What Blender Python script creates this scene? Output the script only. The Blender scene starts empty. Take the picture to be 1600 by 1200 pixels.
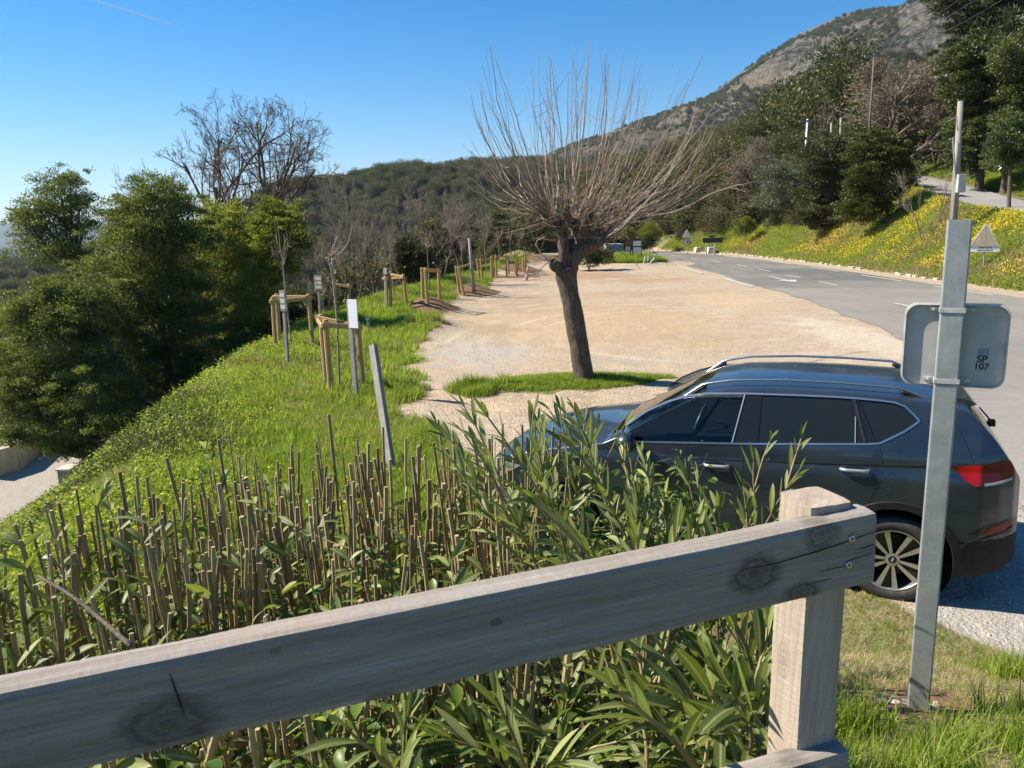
import bpy, math, random
import numpy as np
from mathutils import Matrix, Vector
R = math.radians
sc = bpy.context.scene
# ------------------------------------------------------------------ camera
H = 2.88; FPX = 1210.0; PIT = .208; ROL = .026
_F = np.array([0, math.cos(PIT), -math.sin(PIT)]); _R0 = np.array([1., 0, 0]); _d = np.cross(_F, _R0)
_r = math.cos(ROL)*_R0+math.sin(ROL)*_d; _dn = -math.sin(ROL)*_R0+math.cos(ROL)*_d
CM = np.array([_r, _dn, _F]); CP = np.array([0, 0, H])
cam_d = bpy.data.cameras.new('camera'); cam = bpy.data.objects.new('camera', cam_d); sc.collection.objects.link(cam)
cam_d.sensor_width = 36; cam_d.lens = 36*FPX/1600; cam_d.clip_start = .05; cam_d.clip_end = 20000
cam_d.dof.use_dof = True; cam_d.dof.focus_distance = 5.0; cam_d.dof.aperture_fstop = 16.0
cam.matrix_world = Matrix(((_r[0], -_dn[0], -_F[0], 0), (_r[1], -_dn[1], -_F[1], 0), (_r[2], -_dn[2], -_F[2], H), (0, 0, 0, 1)))
sc.camera = cam
def ray(x, y): return CM.T@np.array([(x-800)/FPX, (y-600)/FPX, 1])
def G(x, y, z=0.): d = ray(x, y); return CP+d*(z-H)/d[2]      # where the sight line meets height z
def D(x, y, Y): d = ray(x, y); return CP+d*Y/d[1]              # where it meets distance Y
# ------------------------------------------------------------------ light
SUN_EL = 43.; SUN_AZ = -80.
w = bpy.data.worlds.new('World'); sc.world = w; w.use_nodes = True
nt = w.node_tree; bg = nt.nodes['Background']; sky = nt.nodes.new('ShaderNodeTexSky'); sky.sky_type = 'NISHITA'
sky.sun_disc = False; sky.sun_elevation = R(SUN_EL); sky.sun_rotation = R(SUN_AZ); sky.air_density = 1.0; sky.dust_density = 0.; sky.ozone_density = 5.0; sky.altitude = 300
hs = nt.nodes.new('ShaderNodeHueSaturation'); hs.inputs['Saturation'].default_value = 1.45; nt.links.new(sky.outputs[0], hs.inputs['Color']); nt.links.new(hs.outputs[0], bg.inputs[0]); bg.inputs[1].default_value = .068
sl = bpy.data.lights.new('sun', 'SUN'); so = bpy.data.objects.new('sun', sl); sc.collection.objects.link(so)
sl.energy = 5.0; sl.angle = R(.53); sl.color = (1, .90, .76)
sv = Vector((math.sin(R(SUN_AZ))*math.cos(R(SUN_EL)), math.cos(R(SUN_AZ))*math.cos(R(SUN_EL)), math.sin(R(SUN_EL))))
so.rotation_euler = sv.to_track_quat('Z', 'Y').to_euler(); so.location = (-30, 8, 40)
sc.view_settings.view_transform = 'Standard'; sc.view_settings.look = 'None'; sc.view_settings.exposure = 1.12; sc.view_settings.gamma = 1
try:
    sc.cycles.max_bounces = 6; sc.cycles.transparent_max_bounces = 8; sc.cycles.volume_bounces = 0; sc.cycles.caustics_reflective = False; sc.cycles.caustics_refractive = False
    sc.cycles.sample_clamp_indirect = 6
except Exception: pass
# ------------------------------------------------------------------ helpers
COL = sc.collection
def tag(o, label=None, cat=None, group=None, kind=None):
    if label: o['label'] = label
    if cat: o['category'] = cat
    if group: o['group'] = group
    if kind: o['kind'] = kind
    return o
def empty(name, loc, label, cat, group=None, rz=0):
    o = bpy.data.objects.new(name, None); COL.objects.link(o); o.location = [float(c) for c in loc]; o.rotation_euler.z = rz
    o.empty_display_size = .2
    return tag(o, label, cat, group)
def mesh_from(name, V, F, smooth=False, attrs=None):
    """V (n,3); F an (m,k) array or list of such arrays"""
    me = bpy.data.meshes.new(name); V = np.asarray(V, np.float32)
    Fs = F if isinstance(F, list) else [F]; Fs = [np.asarray(f, np.int32) for f in Fs if len(f)]
    tot = np.concatenate([np.full(len(f), f.shape[1], np.int32) for f in Fs]); idx = np.concatenate([f.ravel() for f in Fs])
    me.vertices.add(len(V)); me.vertices.foreach_set('co', V.ravel())
    me.loops.add(len(idx)); me.loops.foreach_set('vertex_index', idx)
    me.polygons.add(len(tot)); st = np.concatenate([[0], np.cumsum(tot)[:-1]]).astype(np.int32)
    me.polygons.foreach_set('loop_start', st); me.polygons.foreach_set('loop_total', tot)
    me.polygons.foreach_set('use_smooth', np.full(len(tot), bool(smooth)))
    me.update(calc_edges=True)
    for k, a in (attrs or {}).items():
        t = me.attributes.new(k, 'FLOAT', 'POINT'); t.data.foreach_set('value', np.asarray(a, np.float32))
    return me
def obj(name, me, mat=None, parent=None, col=None):
    o = bpy.data.objects.new(name, me); (col or COL).objects.link(o)
    if mat is not None and not me.materials:
        for m in (mat if isinstance(mat, (list, tuple)) else [mat]): me.materials.append(m)
    if parent: o.parent = parent
    return o
class MB:
    def __init__(s): s.V = []; s.Q = []; s.T = []; s.n = 0; s.A = []
    def add(s, V, F, a=None):
        V = np.asarray(V, float); F = np.asarray(F, int)
        (s.Q if F.shape[1] == 4 else s.T).append(F+s.n); s.V.append(V); s.n += len(V)
        s.A.append(np.full(len(V), random.random()) if a is None else np.broadcast_to(a, (len(V),)))
        return s
    def box(s, c, sz, ax=None):
        c = np.array(c, float); ax = np.eye(3) if ax is None else np.array(ax, float)
        h = np.array(sz)/2; V = np.array([[i, j, k] for i in (-1, 1) for j in (-1, 1) for k in (-1, 1)])*h@ax+c
        return s.add(V, [[0, 1, 3, 2], [4, 6, 7, 5], [0, 4, 5, 1], [2, 3, 7, 6], [0, 2, 6, 4], [1, 5, 7, 3]])
    def tube(s, P, r, n=6, cap=True, a=None):
        P = np.asarray(P, float); r = np.broadcast_to(r, (len(P),)); m = len(P)
        T = np.gradient(P, axis=0); T /= np.linalg.norm(T, axis=1)[:, None]+1e-9
        ref = np.array([0, 0, 1.]) if abs(T[0, 2]) < .9 else np.array([1., 0, 0])
        A = np.cross(T, ref); A /= np.linalg.norm(A, axis=1)[:, None]+1e-9; B = np.cross(T, A)
        t = np.arange(n)*2*np.pi/n
        V = (P[:, None]+r[:, None, None]*(np.cos(t)[None, :, None]*A[:, None]+np.sin(t)[None, :, None]*B[:, None])).reshape(-1, 3)
        i = np.arange(m-1)[:, None]*n; j = np.arange(n)[None]; k = (j+1) % n
        F = np.stack([i+j, i+k, i+n+k, i+n+j], -1).reshape(-1, 4)
        if cap:
            V = np.concatenate([V, P[:1], P[-1:]]); c0 = m*n
            T_ = [[c0, (q+1) % n, q] for q in range(n)]+[[c0+1, (m-1)*n+q, (m-1)*n+(q+1) % n] for q in range(n)]
            s.T.append(np.array(T_)+s.n)
        s.Q.append(F+s.n); s.V.append(V); s.n += len(V); s.A.append(np.full(len(V), random.random() if a is None else a)); return s
    def lathe(s, prof, n=24, M=None):       # prof [(r, z)] about z, then 4x4 matrix M
        prof = np.array(prof, float); t = np.arange(n)*2*np.pi/n
        V = np.stack([prof[:, 0, None]*np.cos(t), prof[:, 0, None]*np.sin(t), np.repeat(prof[:, 1, None], n, 1)], -1).reshape(-1, 3)
        if M is not None: M = np.array(M); V = V@M[:3, :3].T+M[:3, 3]
        i = np.arange(len(prof)-1)[:, None]*n; j = np.arange(n)[None]; k = (j+1) % n
        return s.add(V, np.stack([i+j, i+k, i+n+k, i+n+j], -1).reshape(-1, 4))
    def prism(s, poly, o, ax, ay, az, th):   # polygon in plane (ax, ay) at o, extruded along az by th
        p = np.array(poly, float); o, ax, ay, az = [np.array(q, float) for q in (o, ax, ay, az)]
        a = o+p[:, :1]*ax+p[:, 1:2]*ay; V = np.concatenate([a, a+az*th]); n = len(p)
        s.add(V, [[i, (i+1) % n, n+(i+1) % n, n+i] for i in range(n)])
        c = np.concatenate([V, [a.mean(0)], [a.mean(0)+az*th]])
        s.add(c, [[2*n, (i+1) % n, i] for i in range(n)]+[[2*n+1, n+i, n+(i+1) % n] for i in range(n)]); return s
    def mesh(s, name, smooth=False, rnd=True):
        F = [np.concatenate(q) for q in (s.Q, s.T) if q]
        return mesh_from(name, np.concatenate(s.V), F, smooth, {'rnd': np.concatenate(s.A)} if rnd else None)
    def build(s, name, mat, parent=None, smooth=False, bevel=0, loc=None):
        o = obj(name, s.mesh(name, smooth), mat, parent)
        if loc is not None: o.location = loc
        if bevel:
            m = o.modifiers.new('bevel', 'BEVEL'); m.width = bevel; m.segments = 2; m.limit_method = 'ANGLE'; m.angle_limit = R(40)
        return o
# ---- materials
class N:
    def __init__(s, m): s.nt = m.node_tree; s.out = s.nt.nodes['Material Output']; s.p = s.nt.nodes['Principled BSDF']
    def n(s, t, **k):
        x = s.nt.nodes.new('ShaderNode'+t)
        for a, b in k.items():
            if a.startswith('_'): setattr(x, a[1:], b)
        return x
    def l(s, a, b): s.nt.links.new(a, b)
    def co(s, kind='Object'): return s.n('TexCoord').outputs[kind]
    def pos(s): return s.n('NewGeometry').outputs['Position']
    def noise(s, scale, detail=4, rough=.6, vec=None, stretch=None, dist=0):
        x = s.n('TexNoise'); x.inputs['Scale'].default_value = scale; x.inputs['Detail'].default_value = detail; x.inputs['Roughness'].default_value = rough; x.inputs['Distortion'].default_value = dist
        v = vec if vec is not None else s.pos()
        if stretch:
            m = s.n('Mapping'); m.inputs['Scale'].default_value = stretch; s.l(v, m.inputs[0]); v = m.outputs[0]
        s.l(v, x.inputs['Vector']); return x.outputs['Fac']
    def vor(s, scale, vec=None, feat='F1', out='Distance'):
        x = s.n('TexVoronoi'); x.feature = feat; x.inputs['Scale'].default_value = scale; s.l(vec if vec is not None else s.pos(), x.inputs['Vector']); return x.outputs[out]
    def ramp(s, v, stops, interp='LINEAR'):
        x = s.n('ValToRGB'); x.color_ramp.interpolation = interp; e = x.color_ramp.elements
        while len(e) < len(stops): e.new(.5)
        for q, (p, c) in zip(e, stops): q.position = p; q.color = (*(c if hasattr(c, '__len__') else (c, c, c)), 1)
        s.l(v, x.inputs[0]); return x.outputs[0]
    def mix(s, f, a, b, mode='MIX'):
        x = s.n('Mix'); x.data_type = 'RGBA'; x.blend_type = mode
        for i, v in ((0, f), (6, a), (7, b)):
            if hasattr(v, 'is_linked'): s.l(v, x.inputs[i])
            elif i == 0: x.inputs[0].default_value = v
            else: x.inputs[i].default_value = (*v, 1)
        return x.outputs[2]
    def math(s, op, a, b=0.):
        x = s.n('Math'); x.operation = op
        for i, v in enumerate((a, b)):
            if hasattr(v, 'is_linked'): s.l(v, x.inputs[i])
            else: x.inputs[i].default_value = v
        return x.outputs[0]
    def attr(s, k): x = s.n('Attribute'); x.attribute_name = k; return x.outputs['Fac']
    def bump(s, h, st=.3, d=.02, nrm=None):
        x = s.n('Bump'); x.inputs['Strength'].default_value = st; x.inputs['Distance'].default_value = d; s.l(h, x.inputs['Height'])
        if nrm is not None: s.l(nrm, x.inputs['Normal'])
        return x.outputs[0]
    def set(s, **k):
        for a, v in k.items():
            i = s.p.inputs[{'col': 'Base Color', 'rough': 'Roughness', 'metal': 'Metallic', 'nrm': 'Normal', 'coat': 'Coat Weight', 'crough': 'Coat Roughness', 'spec': 'Specular IOR Level', 'trans': 'Transmission Weight', 'ior': 'IOR', 'emi': 'Emission Color', 'emis': 'Emission Strength'}[a]]
            if hasattr(v, 'is_linked'): s.l(v, i)
            elif hasattr(v, '__len__'): i.default_value = (*v, 1)
            else: i.default_value = v
        return s
MATS = {}
def mat(name, fn):
    if name not in MATS:
        m = bpy.data.materials.new(name); m.use_nodes = True; fn(N(m)); MATS[name] = m
    return MATS[name]
def plain(name, col, rough=.6, metal=0., var=.18, scale=8, bump=0., **k):
    def fn(s):
        c = s.noise(scale, vec=s.co()); a = tuple(q*(1-var) for q in col); b = tuple(min(1, q*(1+var)) for q in col)
        s.set(col=s.ramp(c, [(.3, a), (.7, b)]), rough=rough, metal=metal, **k)
        if bump: s.set(nrm=s.bump(s.noise(scale*4, vec=s.co()), bump, .01))
    return mat(name, fn)
def leafmat(name, c1, c2, c3=None, trans=.35, rough=.45, mid=False, scale=.6, spec=.2):
    def fn(s):
        a = s.attr('rnd'); n_ = s.noise(scale, 2); oi = s.n('ObjectInfo').outputs['Random']
        f = s.math('ADD', s.math('MULTIPLY', a, .65), s.math('MULTIPLY', n_, .45)); f = s.math('ADD', f, s.math('MULTIPLY', s.math('SUBTRACT', oi, .5), .25))
        st = [(.25, c1), (.62, c2)]+([(.93, c3)] if c3 else [])
        col = s.ramp(f, st)
        if mid: col = s.mix(s.ramp(s.attr('mid'), [(.72, 0), (.9, .6)]), col, (.35, .38, .16))
        s.set(col=col, rough=rough, spec=spec)
        t = s.n('BsdfTranslucent'); s.l(s.mix(1., col, (1.25, 1.3, .55), 'MULTIPLY'), t.inputs[0])
        m = s.n('MixShader'); m.inputs[0].default_value = trans; s.l(s.p.outputs[0], m.inputs[1]); s.l(t.outputs[0], m.inputs[2]); s.l(m.outputs[0], s.out.inputs[0])
    return mat(name, fn)
rng = np.random.default_rng(7); random.seed(7)
def unit(v): v = np.asarray(v, float); return v/(np.linalg.norm(v, axis=-1, keepdims=True)+1e-9)
def leafquads(P, Dv, L, W, rnd=None, droop=0.):
    """rhombic single-quad leaves at P pointing along Dv"""
    n = len(P); Dv = unit(Dv); S = unit(np.cross(Dv, rng.normal(size=(n, 3)))); L = np.broadcast_to(L, (n,))[:, None]; W = np.broadcast_to(W, (n,))[:, None]
    V = np.stack([P, P+Dv*L*.5+S*W*.5, P+Dv*L, P+Dv*L*.5-S*W*.5], 1).reshape(-1, 3)
    rnd = rng.random(n) if rnd is None else rnd
    return V, np.arange(4*n).reshape(n, 4), np.repeat(rnd, 4)
# value noise for shaping terrain
_g = np.random.default_rng(3).random((64, 64))
def vnoise(x, y):
    xi = np.floor(x).astype(int); yi = np.floor(y).astype(int); fx = x-xi; fy = y-yi; fx = fx*fx*(3-2*fx); fy = fy*fy*(3-2*fy)
    g = lambda a, b: _g[a % 64, b % 64]
    return (g(xi, yi)*(1-fx)+g(xi+1, yi)*fx)*(1-fy)+(g(xi, yi+1)*(1-fx)+g(xi+1, yi+1)*fx)*fy
def fbm(x, y, o=4): return sum(vnoise(x*2**k+17*k, y*2**k+9*k)*.5**k for k in range(o))/sum(.5**k for k in range(o))
def sst(a, b, x): t = np.clip((x-a)/(b-a), 0, 1); return t*t*(3-2*t)
exec_parts = []
# ------------------------------------------------------------------ terrain
def crest(y): return np.interp(y, [-8, 3, 6, 9, 12, 17, 24, 31, 40, 50, 62, 90, 200], [-3.2, -3.0, -3.5, -4.2, -4.9, -5.3, -5.6, -4.6, -2.6, -.6, 0., 1, 2])
def bankx(y): return np.interp(y, [-20, 20, 45, 58, 66, 76, 90, 110], [17.9, 17.9, 18.0, 17.0, 14.2, 8.5, 0., -12])
def terrace(y): return np.interp(y, [20, 31, 38, 43, 52, 62, 75], [2.0, 2.3, 2.85, 3.5, 4.8, 6.0, 6.4])
EL_RIDGE = [(-30, 425), (170, 415), (300, 372), (380, 338), (430, 306), (480, 296), (540, 290), (590, 278), (640, 272), (730, 264), (785, 262), (850, 262), (950, 270), (1150, 290), (1500, 300)]
EL_MOUNT = [(380, 400), (620, 330), (700, 300), (770, 268), (830, 255), (880, 232), (930, 214), (1000, 190), (1060, 168), (1110, 148), (1150, 118), (1200, 84), (1250, 52), (1300, 30), (1340, 15), (1390, 12), (1440, 16), (1500, 24), (1600, 40)]
def elev_tab(tab):
    a = []; t = []
    for x, y in tab: d = ray(x, y); a.append(math.atan2(d[0], d[1])); t.append(d[2]/math.hypot(d[0], d[1]))
    return np.array(a), np.array(t)
TR = elev_tab(EL_RIDGE); TM = elev_tab(EL_MOUNT)
def height(x, y):
    x = np.asarray(x, float); y = np.asarray(y, float)
    lot = (fbm(x*.35, y*.35, 3)-.5)*.10*sst(5, 9, y)*sst(11, 8, x)+(fbm(x*2.2+9, y*2.2, 3)-.5)*.05*sst(8, 4, x)*sst(1.5, 3, y)
    z = lot
    q = y+.12*np.abs(x)
    z = z+1.33*(1-(1-np.clip((4.9-q)/(4.9-1.25), 0, 1))**1.45)*sst(9, 4, x)
    xc = crest(y)
    # raised grassy edge of the lot, with spoil mounds
    e = x-xc; z = z+.28*np.exp(-((e-.7)/.9)**2)*sst(14, 22, y)*(.6+.8*fbm(x*.6+3, y*.5, 2))
    for mx, my, mh, mr in ((-2.7, 25.2, .5, .9), (-1.5, 30.8, .42, 1.0), (.4, 43, .5, 1.3), (1.9, 53.5, .55, 1.8), (-2.4, 21.6, .3, .8)):
        z = z+mh*np.exp(-(((x-mx)/mr)**2+((y-my)/(mr*1.3))**2))*(.75+.5*fbm(x*2, y*2, 2))
    d = xc-x; nl = (fbm(x*.25+5, y*.25, 3)-.5)
    drop = np.where(d > 0, np.minimum(.64*np.maximum(d-.6, 0)+.10*np.clip(d, 0, 3), 6+0*d), 0)
    drop = drop*(1+.25*nl*sst(1, 4, d)*sst(11, 7, d))
    d2 = np.maximum(d-np.interp(y, [0, 30, 45, 70], [21, 21, 10, 9]), 0); drop = drop+.38*np.minimum(d2, 150)+.12*np.clip(d2-150, 0, 700)
    z = z-drop
    # near hedge slope keeps the platform height on the left too
    b = x-bankx(y); t = np.maximum(b, 0); T = terrace(y)
    bank = np.minimum(.74*t+.1*np.sin(y*.7)*sst(0, 2, t), T); wd = 4.6
    t2 = np.maximum(t-T/.74-wd, 0)
    z = z+(bank+.33*np.minimum(t2, 9)+.15*np.clip(t2-9, 0, 55)+.12*np.clip(t2-64, 0, 200)+(fbm(x*.12, y*.12, 3)-.5)*3*sst(4, 30, t2))*(1-sst(70, 80, y)*sst(14, -6, x))
    # small islands
    z = z+.18*np.exp(-(((x-1.0)/1.9)**2+((y-13.35)/.55)**2))+.55*np.exp(-(((x-7.2)/2.4)**2+((y-48.6)/2.2)**2))
    # behind the bend the ground rolls down into the wooded valley
    z = z-12*sst(85, 170, y)*sst(25, -10, x)*sst(4, 0, d)
    # ridge and mountain
    r = np.hypot(x, y); az = np.arctan2(x, y); far = sst(120, 200, r)
    er = np.interp(az, *TR); em = np.interp(az, *TM)
    nz = fbm(x*.012, y*.012, 5)-.5
    zr = H+er*520; zm = H+em*1150
    hr = -60+(zr+60)*sst(190, 520, r)**1.1*(1-.7*sst(520, 900, r)); hr = np.where(az < -.62, -75, hr)+nz*26*sst(200, 300, r)*sst(520, 430, r)
    base_m = np.where(em > .02, 1., 0.)
    hm = -60+(zm+60)*np.clip((r-170)/(1150-170), 0, 1)**1.12*(1-.5*sst(1150, 2200, r))+nz*95*sst(250, 420, r)*sst(1150, 900, r)
    hm = hm+(np.abs(fbm(x*.006+3, y*.006, 5)-.5)*-2+.5)*70*sst(350, 650, r)*sst(1150, 1000, r)*sst(.35, .5, az)
    hh = np.maximum(hr, np.where(az > -.25, hm, -80))
    hh = np.maximum(hh, -75-.01*r)
    wx = sst(5, 45, x); zz = z*(1-far)+far*(hh*(1-wx)+np.maximum(z, hh)*wx)
    return zz
def hz(x, y): return float(height(np.array([x]), np.array([y]))[0])
def polar(r0, r1, nr, a0, a1, na, power=True):
    rr = r0*(r1/r0)**np.linspace(0, 1, nr); aa = np.linspace(a0, a1, na)
    X = rr[:, None]*np.sin(aa)[None]; Y = rr[:, None]*np.cos(aa)[None]
    i = np.arange(nr-1)[:, None]*na; j = np.arange(na-1)[None]
    F = np.stack([i+j, i+j+1, i+na+j+1, i+na+j], -1).reshape(-1, 4)
    return X.ravel(), Y.ravel(), F
def grassmask(x, y):
    """1 where turf grows, 0 bare sand and gravel"""
    n = (fbm(x*1.1, y*1.1, 4)-.5)
    xc = crest(y)
    left = sst(.25, -.25, x-xc-np.interp(y, [0, 5, 9, 13, 17, 21, 24, 28, 33, 40, 50, 60], [4.6, 4.2, 3.6, 3.0, 3.0, 3.5, 3.7, 2.5, 3.0, 1.8, 1.5, 1.2])-n*1.2)
    near = sst(.25, -.25, y-np.interp(x, [-3, -1.2, 0, 1, 2.2, 2.9, 3.5, 5, 9], [9.8, 8.7, 6.9, 6.2, 5.9, 5.2, 4.1, 2.6, 1.0])-n*.9)
    isl = sst(1.3, .7, ((x-.95)/2.0)**2+((y-13.35-.1*(x-1))/.60)**2+n*2.6)
    isl2 = sst(1.2, .9, ((x-7.3)/2.5)**2+((y-48.8)/2.3)**2+n)
    right = sst(0, .5, x-bankx(y)+n*.4)
    far = sst(55, 62, y)*sst(0, -3, x-bankx(y)+9)
    return np.clip(np.maximum.reduce([left, near, isl, isl2, right, far]), 0, 1)
def m_ground(s):
    g = s.attr('grass'); rk = s.attr('earth'); dr = s.attr('drive')
    n1 = s.noise(1.3, 5); n2 = s.noise(9, 5, .7); n3 = s.noise(60, 3, .7); n4 = s.noise(.35, 4)
    st = s.noise(1.1, 4, .6, stretch=(.35, 2.6, 1))
    sand = s.ramp(n1, [(.3, (.34, .235, .13)), (.5, (.47, .35, .21)), (.72, (.54, .43, .28))])
    sand = s.mix(s.ramp(st, [(.42, 0), (.66, .55)]), sand, (.33, .29, .235))
    grey = s.ramp(n4, [(.46, 0), (.62, .7)])
    sand = s.mix(grey, sand, (.40, .355, .295))
    peb = s.vor(34); pc = s.vor(34, out='Color')
    sand = s.mix(.34, sand, s.ramp(pc, [(0, (.22, .18, .13)), (1, (.72, .64, .52))]))
    sand = s.mix(s.ramp(n3, [(.38, .6), (.56, 0)]), sand, (.17, .125, .08)); sand = s.mix(s.ramp(n2, [(.36, .4), (.48, 0)]), sand, (.26, .185, .115)); sand = s.mix(s.ramp(s.noise(6, 6, .8), [(.54, 0), (.64, .6)]), sand, (.58, .49, .36))
    px_ = s.n('SeparateXYZ'); s.l(s.pos(), px_.inputs[0])
    def patch(x, y, sx, sy, col_, a, nn):
        d = s.math('SQRT', s.math('ADD', s.math('POWER', s.math('ABSOLUTE', s.math('DIVIDE', s.math('SUBTRACT', px_.outputs[0], x), sx)), 2.), s.math('POWER', s.math('ABSOLUTE', s.math('DIVIDE', s.math('SUBTRACT', px_.outputs[1], y), sy)), 2.)))
        return s.math('MULTIPLY', s.ramp(s.math('ADD', d, s.math('MULTIPLY', s.math('SUBTRACT', nn, .5), 2.2)), [(.55, 1), (1., 0)]), a)
    for (x_, y_, sx_, sy_, c_, a_) in ((-.6, 17.2, 1.5, 2.2, (.36, .335, .30), .8), (7.6, 27, 1.6, 4.5, (.50, .35, .20), .4), (3.5, 40, 5., 3.2, (.30, .20, .12), .75), (6.5, 36, 3, 2., (.30, .21, .13), .6), (8.2, 17, 1.2, 5, (.52, .46, .37), .6), (2.5, 22, 4, 6, (.42, .30, .175), .6), (4.5, 30, 5, 1.2, (.33, .24, .155), .55), (3., 18.5, 4.5, .8, (.36, .27, .18), .5), (1.5, 25, 3.5, .9, (.34, .25, .165), .5), (5.5, 15.5, 2.5, 1., (.40, .33, .25), .6), (.3, 28, 1.4, 3, (.31, .22, .14), .5), (5.2, 5.6, 3.2, 3.4, (.34, .33, .30), .9), (-.6, 21, 1., 1.3, (.30, .22, .14), .55)):
        sand = s.mix(patch(x_, y_, sx_, sy_, c_, a_, n1), sand, c_)
    wv = s.n('TexWave'); wv.wave_type = 'RINGS'; wv.rings_direction = 'Z'; mp = s.n('Mapping'); mp.inputs['Location'].default_value = (-5.5, -19, 0); s.l(s.pos(), mp.inputs[0]); s.l(mp.outputs[0], wv.inputs['Vector']); wv.inputs['Scale'].default_value = .33; wv.inputs['Distortion'].default_value = 5.5; wv.inputs['Detail'].default_value = 3; wv.inputs['Detail Scale'].default_value = .5
    sand = s.mix(s.math('MULTIPLY', s.ramp(wv.outputs['Fac'], [(.80, 0), (.95, .34)]), s.ramp(n4, [(.5, 0), (.62, 1)])), sand, (.58, .48, .35)); sand = s.mix(s.math('MULTIPLY', s.ramp(wv.outputs['Fac'], [(.02, .42), (.14, 0)]), s.ramp(n1, [(.5, 0), (.65, 1)])), sand, (.27, .19, .12))
    soil = s.ramp(n2, [(.3, (.14, .105, .06)), (.55, (.26, .21, .12)), (.75, (.42, .35, .21))])
    turf = s.ramp(n2, [(.3, (.05, .09, .015)), (.7, (.11, .16, .03))])
    soil = s.mix(s.ramp(n1, [(.35, .2), (.6, .8)]), soil, turf)
    gg = s.ramp(s.math('ADD', g, s.math('MULTIPLY', s.math('SUBTRACT', n2, .5), .9)), [(.4, 0), (.6, 1)])
    col = s.mix(gg, sand, soil)
    col = s.mix(s.ramp(s.math('ADD', rk, s.math('MULTIPLY', s.math('SUBTRACT', n2, .5), .8)), [(.4, 0), (.65, 1)]), col, s.ramp(n3, [(.3, (.10, .06, .035)), (.7, (.24, .155, .09))]))
    col = s.mix(dr, col, s.ramp(n2, [(.3, (.27, .245, .21)), (.7, (.40, .36, .31))]))
    fr = s.attr('far')
    col = s.mix(fr, col, s.ramp(s.noise(.05, 6), [(.35, (.03, .035, .015)), (.6, (.075, .07, .035))]))
    s.set(col=col, rough=.95, spec=.15, nrm=s.bump(s.math('ADD', s.math('MULTIPLY', n3, .5), s.math('ADD', s.math('MULTIPLY', n2, 1.6), s.math('MULTIPLY', peb, -.6))), .6, .035))
def build_terrain():
    x, y, F = polar(.6, 260, 620, -1.15, 1.15, 640); z = height(x, y)
    g = grassmask(x, y)
    earth = np.zeros_like(x)
    for mx, my, mr in ((-2.5, 25.2, 1.0), (-1.4, 30.7, 1.15), (.6, 42.9, 1.4), (2.0, 53.2, 1.7), (-1.9, 21.4, .3), (1.7, 3.15, .35)):
        earth = np.maximum(earth, sst(1.2, .5, ((x-mx)/mr)**2+((y-my)/(mr*1.3))**2))
    b = x-bankx(y); earth = np.maximum(earth, .8*np.exp(-((b-terrace(y)/.74-4.9)/.45)**2)*(y > 22)*(y < 60))
    dl = crest(y)-x; drive = sst(9.6, 10.4, dl)*sst(22, 19, dl)*sst(31.5, 30, y)*sst(12, 15, y)
    fa = sst(70, 100, np.hypot(x, y))
    me = mesh_from('ground', np.stack([x, y, z], 1), F, True, {'grass': g, 'earth': earth, 'drive': drive, 'far': fa})
    tag(obj('ground', me, mat('ground', m_ground)), kind='structure')
    # behind and beside the camera: coarse continuation so the place is closed from other viewpoints
    rr = np.array([.6, 2, 4, 7, 12, 25, 60, 140, 260]); aa = np.linspace(1.15, 2*math.pi-1.15, 70)
    X = (rr[:, None]*np.sin(aa)[None]).ravel(); Y = (rr[:, None]*np.cos(aa)[None]).ravel()
    Z = height(X, np.maximum(Y, -8)); i = np.arange(len(rr)-1)[:, None]*70; j = np.arange(69)[None]
    F = np.stack([i+j, i+j+1, i+71+j, i+70+j], -1).reshape(-1, 4)
    me = mesh_from('ground_behind', np.stack([X, Y, Z], 1), F, True, {'grass': np.ones_like(X), 'earth': X*0, 'drive': X*0, 'far': X*0})
    tag(obj('ground_behind', me, mat('ground', m_ground)), kind='structure')
def m_mountain(s):
    r = s.n('NewGeometry'); sx = s.n('SeparateXYZ'); s.l(r.outputs['Position'], sx.inputs[0])
    n1 = s.noise(.010, 5, .6); n2 = s.noise(.055, 9, .78, dist=.6); n3 = s.noise(.14, 8, .8)
    hgt = s.ramp(s.math('DIVIDE', sx.outputs[2], 420.), [(.12, 0), (.5, 1)])
    rock = s.ramp(n3, [(.36, (.08, .075, .06)), (.48, (.20, .185, .15)), (.60, (.39, .355, .29))])
    rock = s.mix(s.ramp(n1, [(.52, 0), (.62, .6)]), rock, (.40, .29, .18))
    scrub = s.ramp(n2, [(.38, (.022, .028, .014)), (.5, (.05, .055, .028)), (.62, (.11, .09, .06))])
    f = s.math('ADD', s.math('MULTIPLY', n2, .7), s.math('MULTIPLY', n1, .5)); f = s.math('ADD', f, s.math('MULTIPLY', hgt, .07))
    f = s.math('MULTIPLY', s.ramp(f, [(.575, 0), (.62, 1)]), s.ramp(s.math('DIVIDE', sx.outputs[2], 420.), [(.1, 0), (.3, 1)]))
    s.set(col=s.mix(f, scrub, rock), rough=.95, spec=.1, nrm=s.bump(s.math('ADD', n2, s.math('MULTIPLY', n3, .6)), 1., 14))
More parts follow.
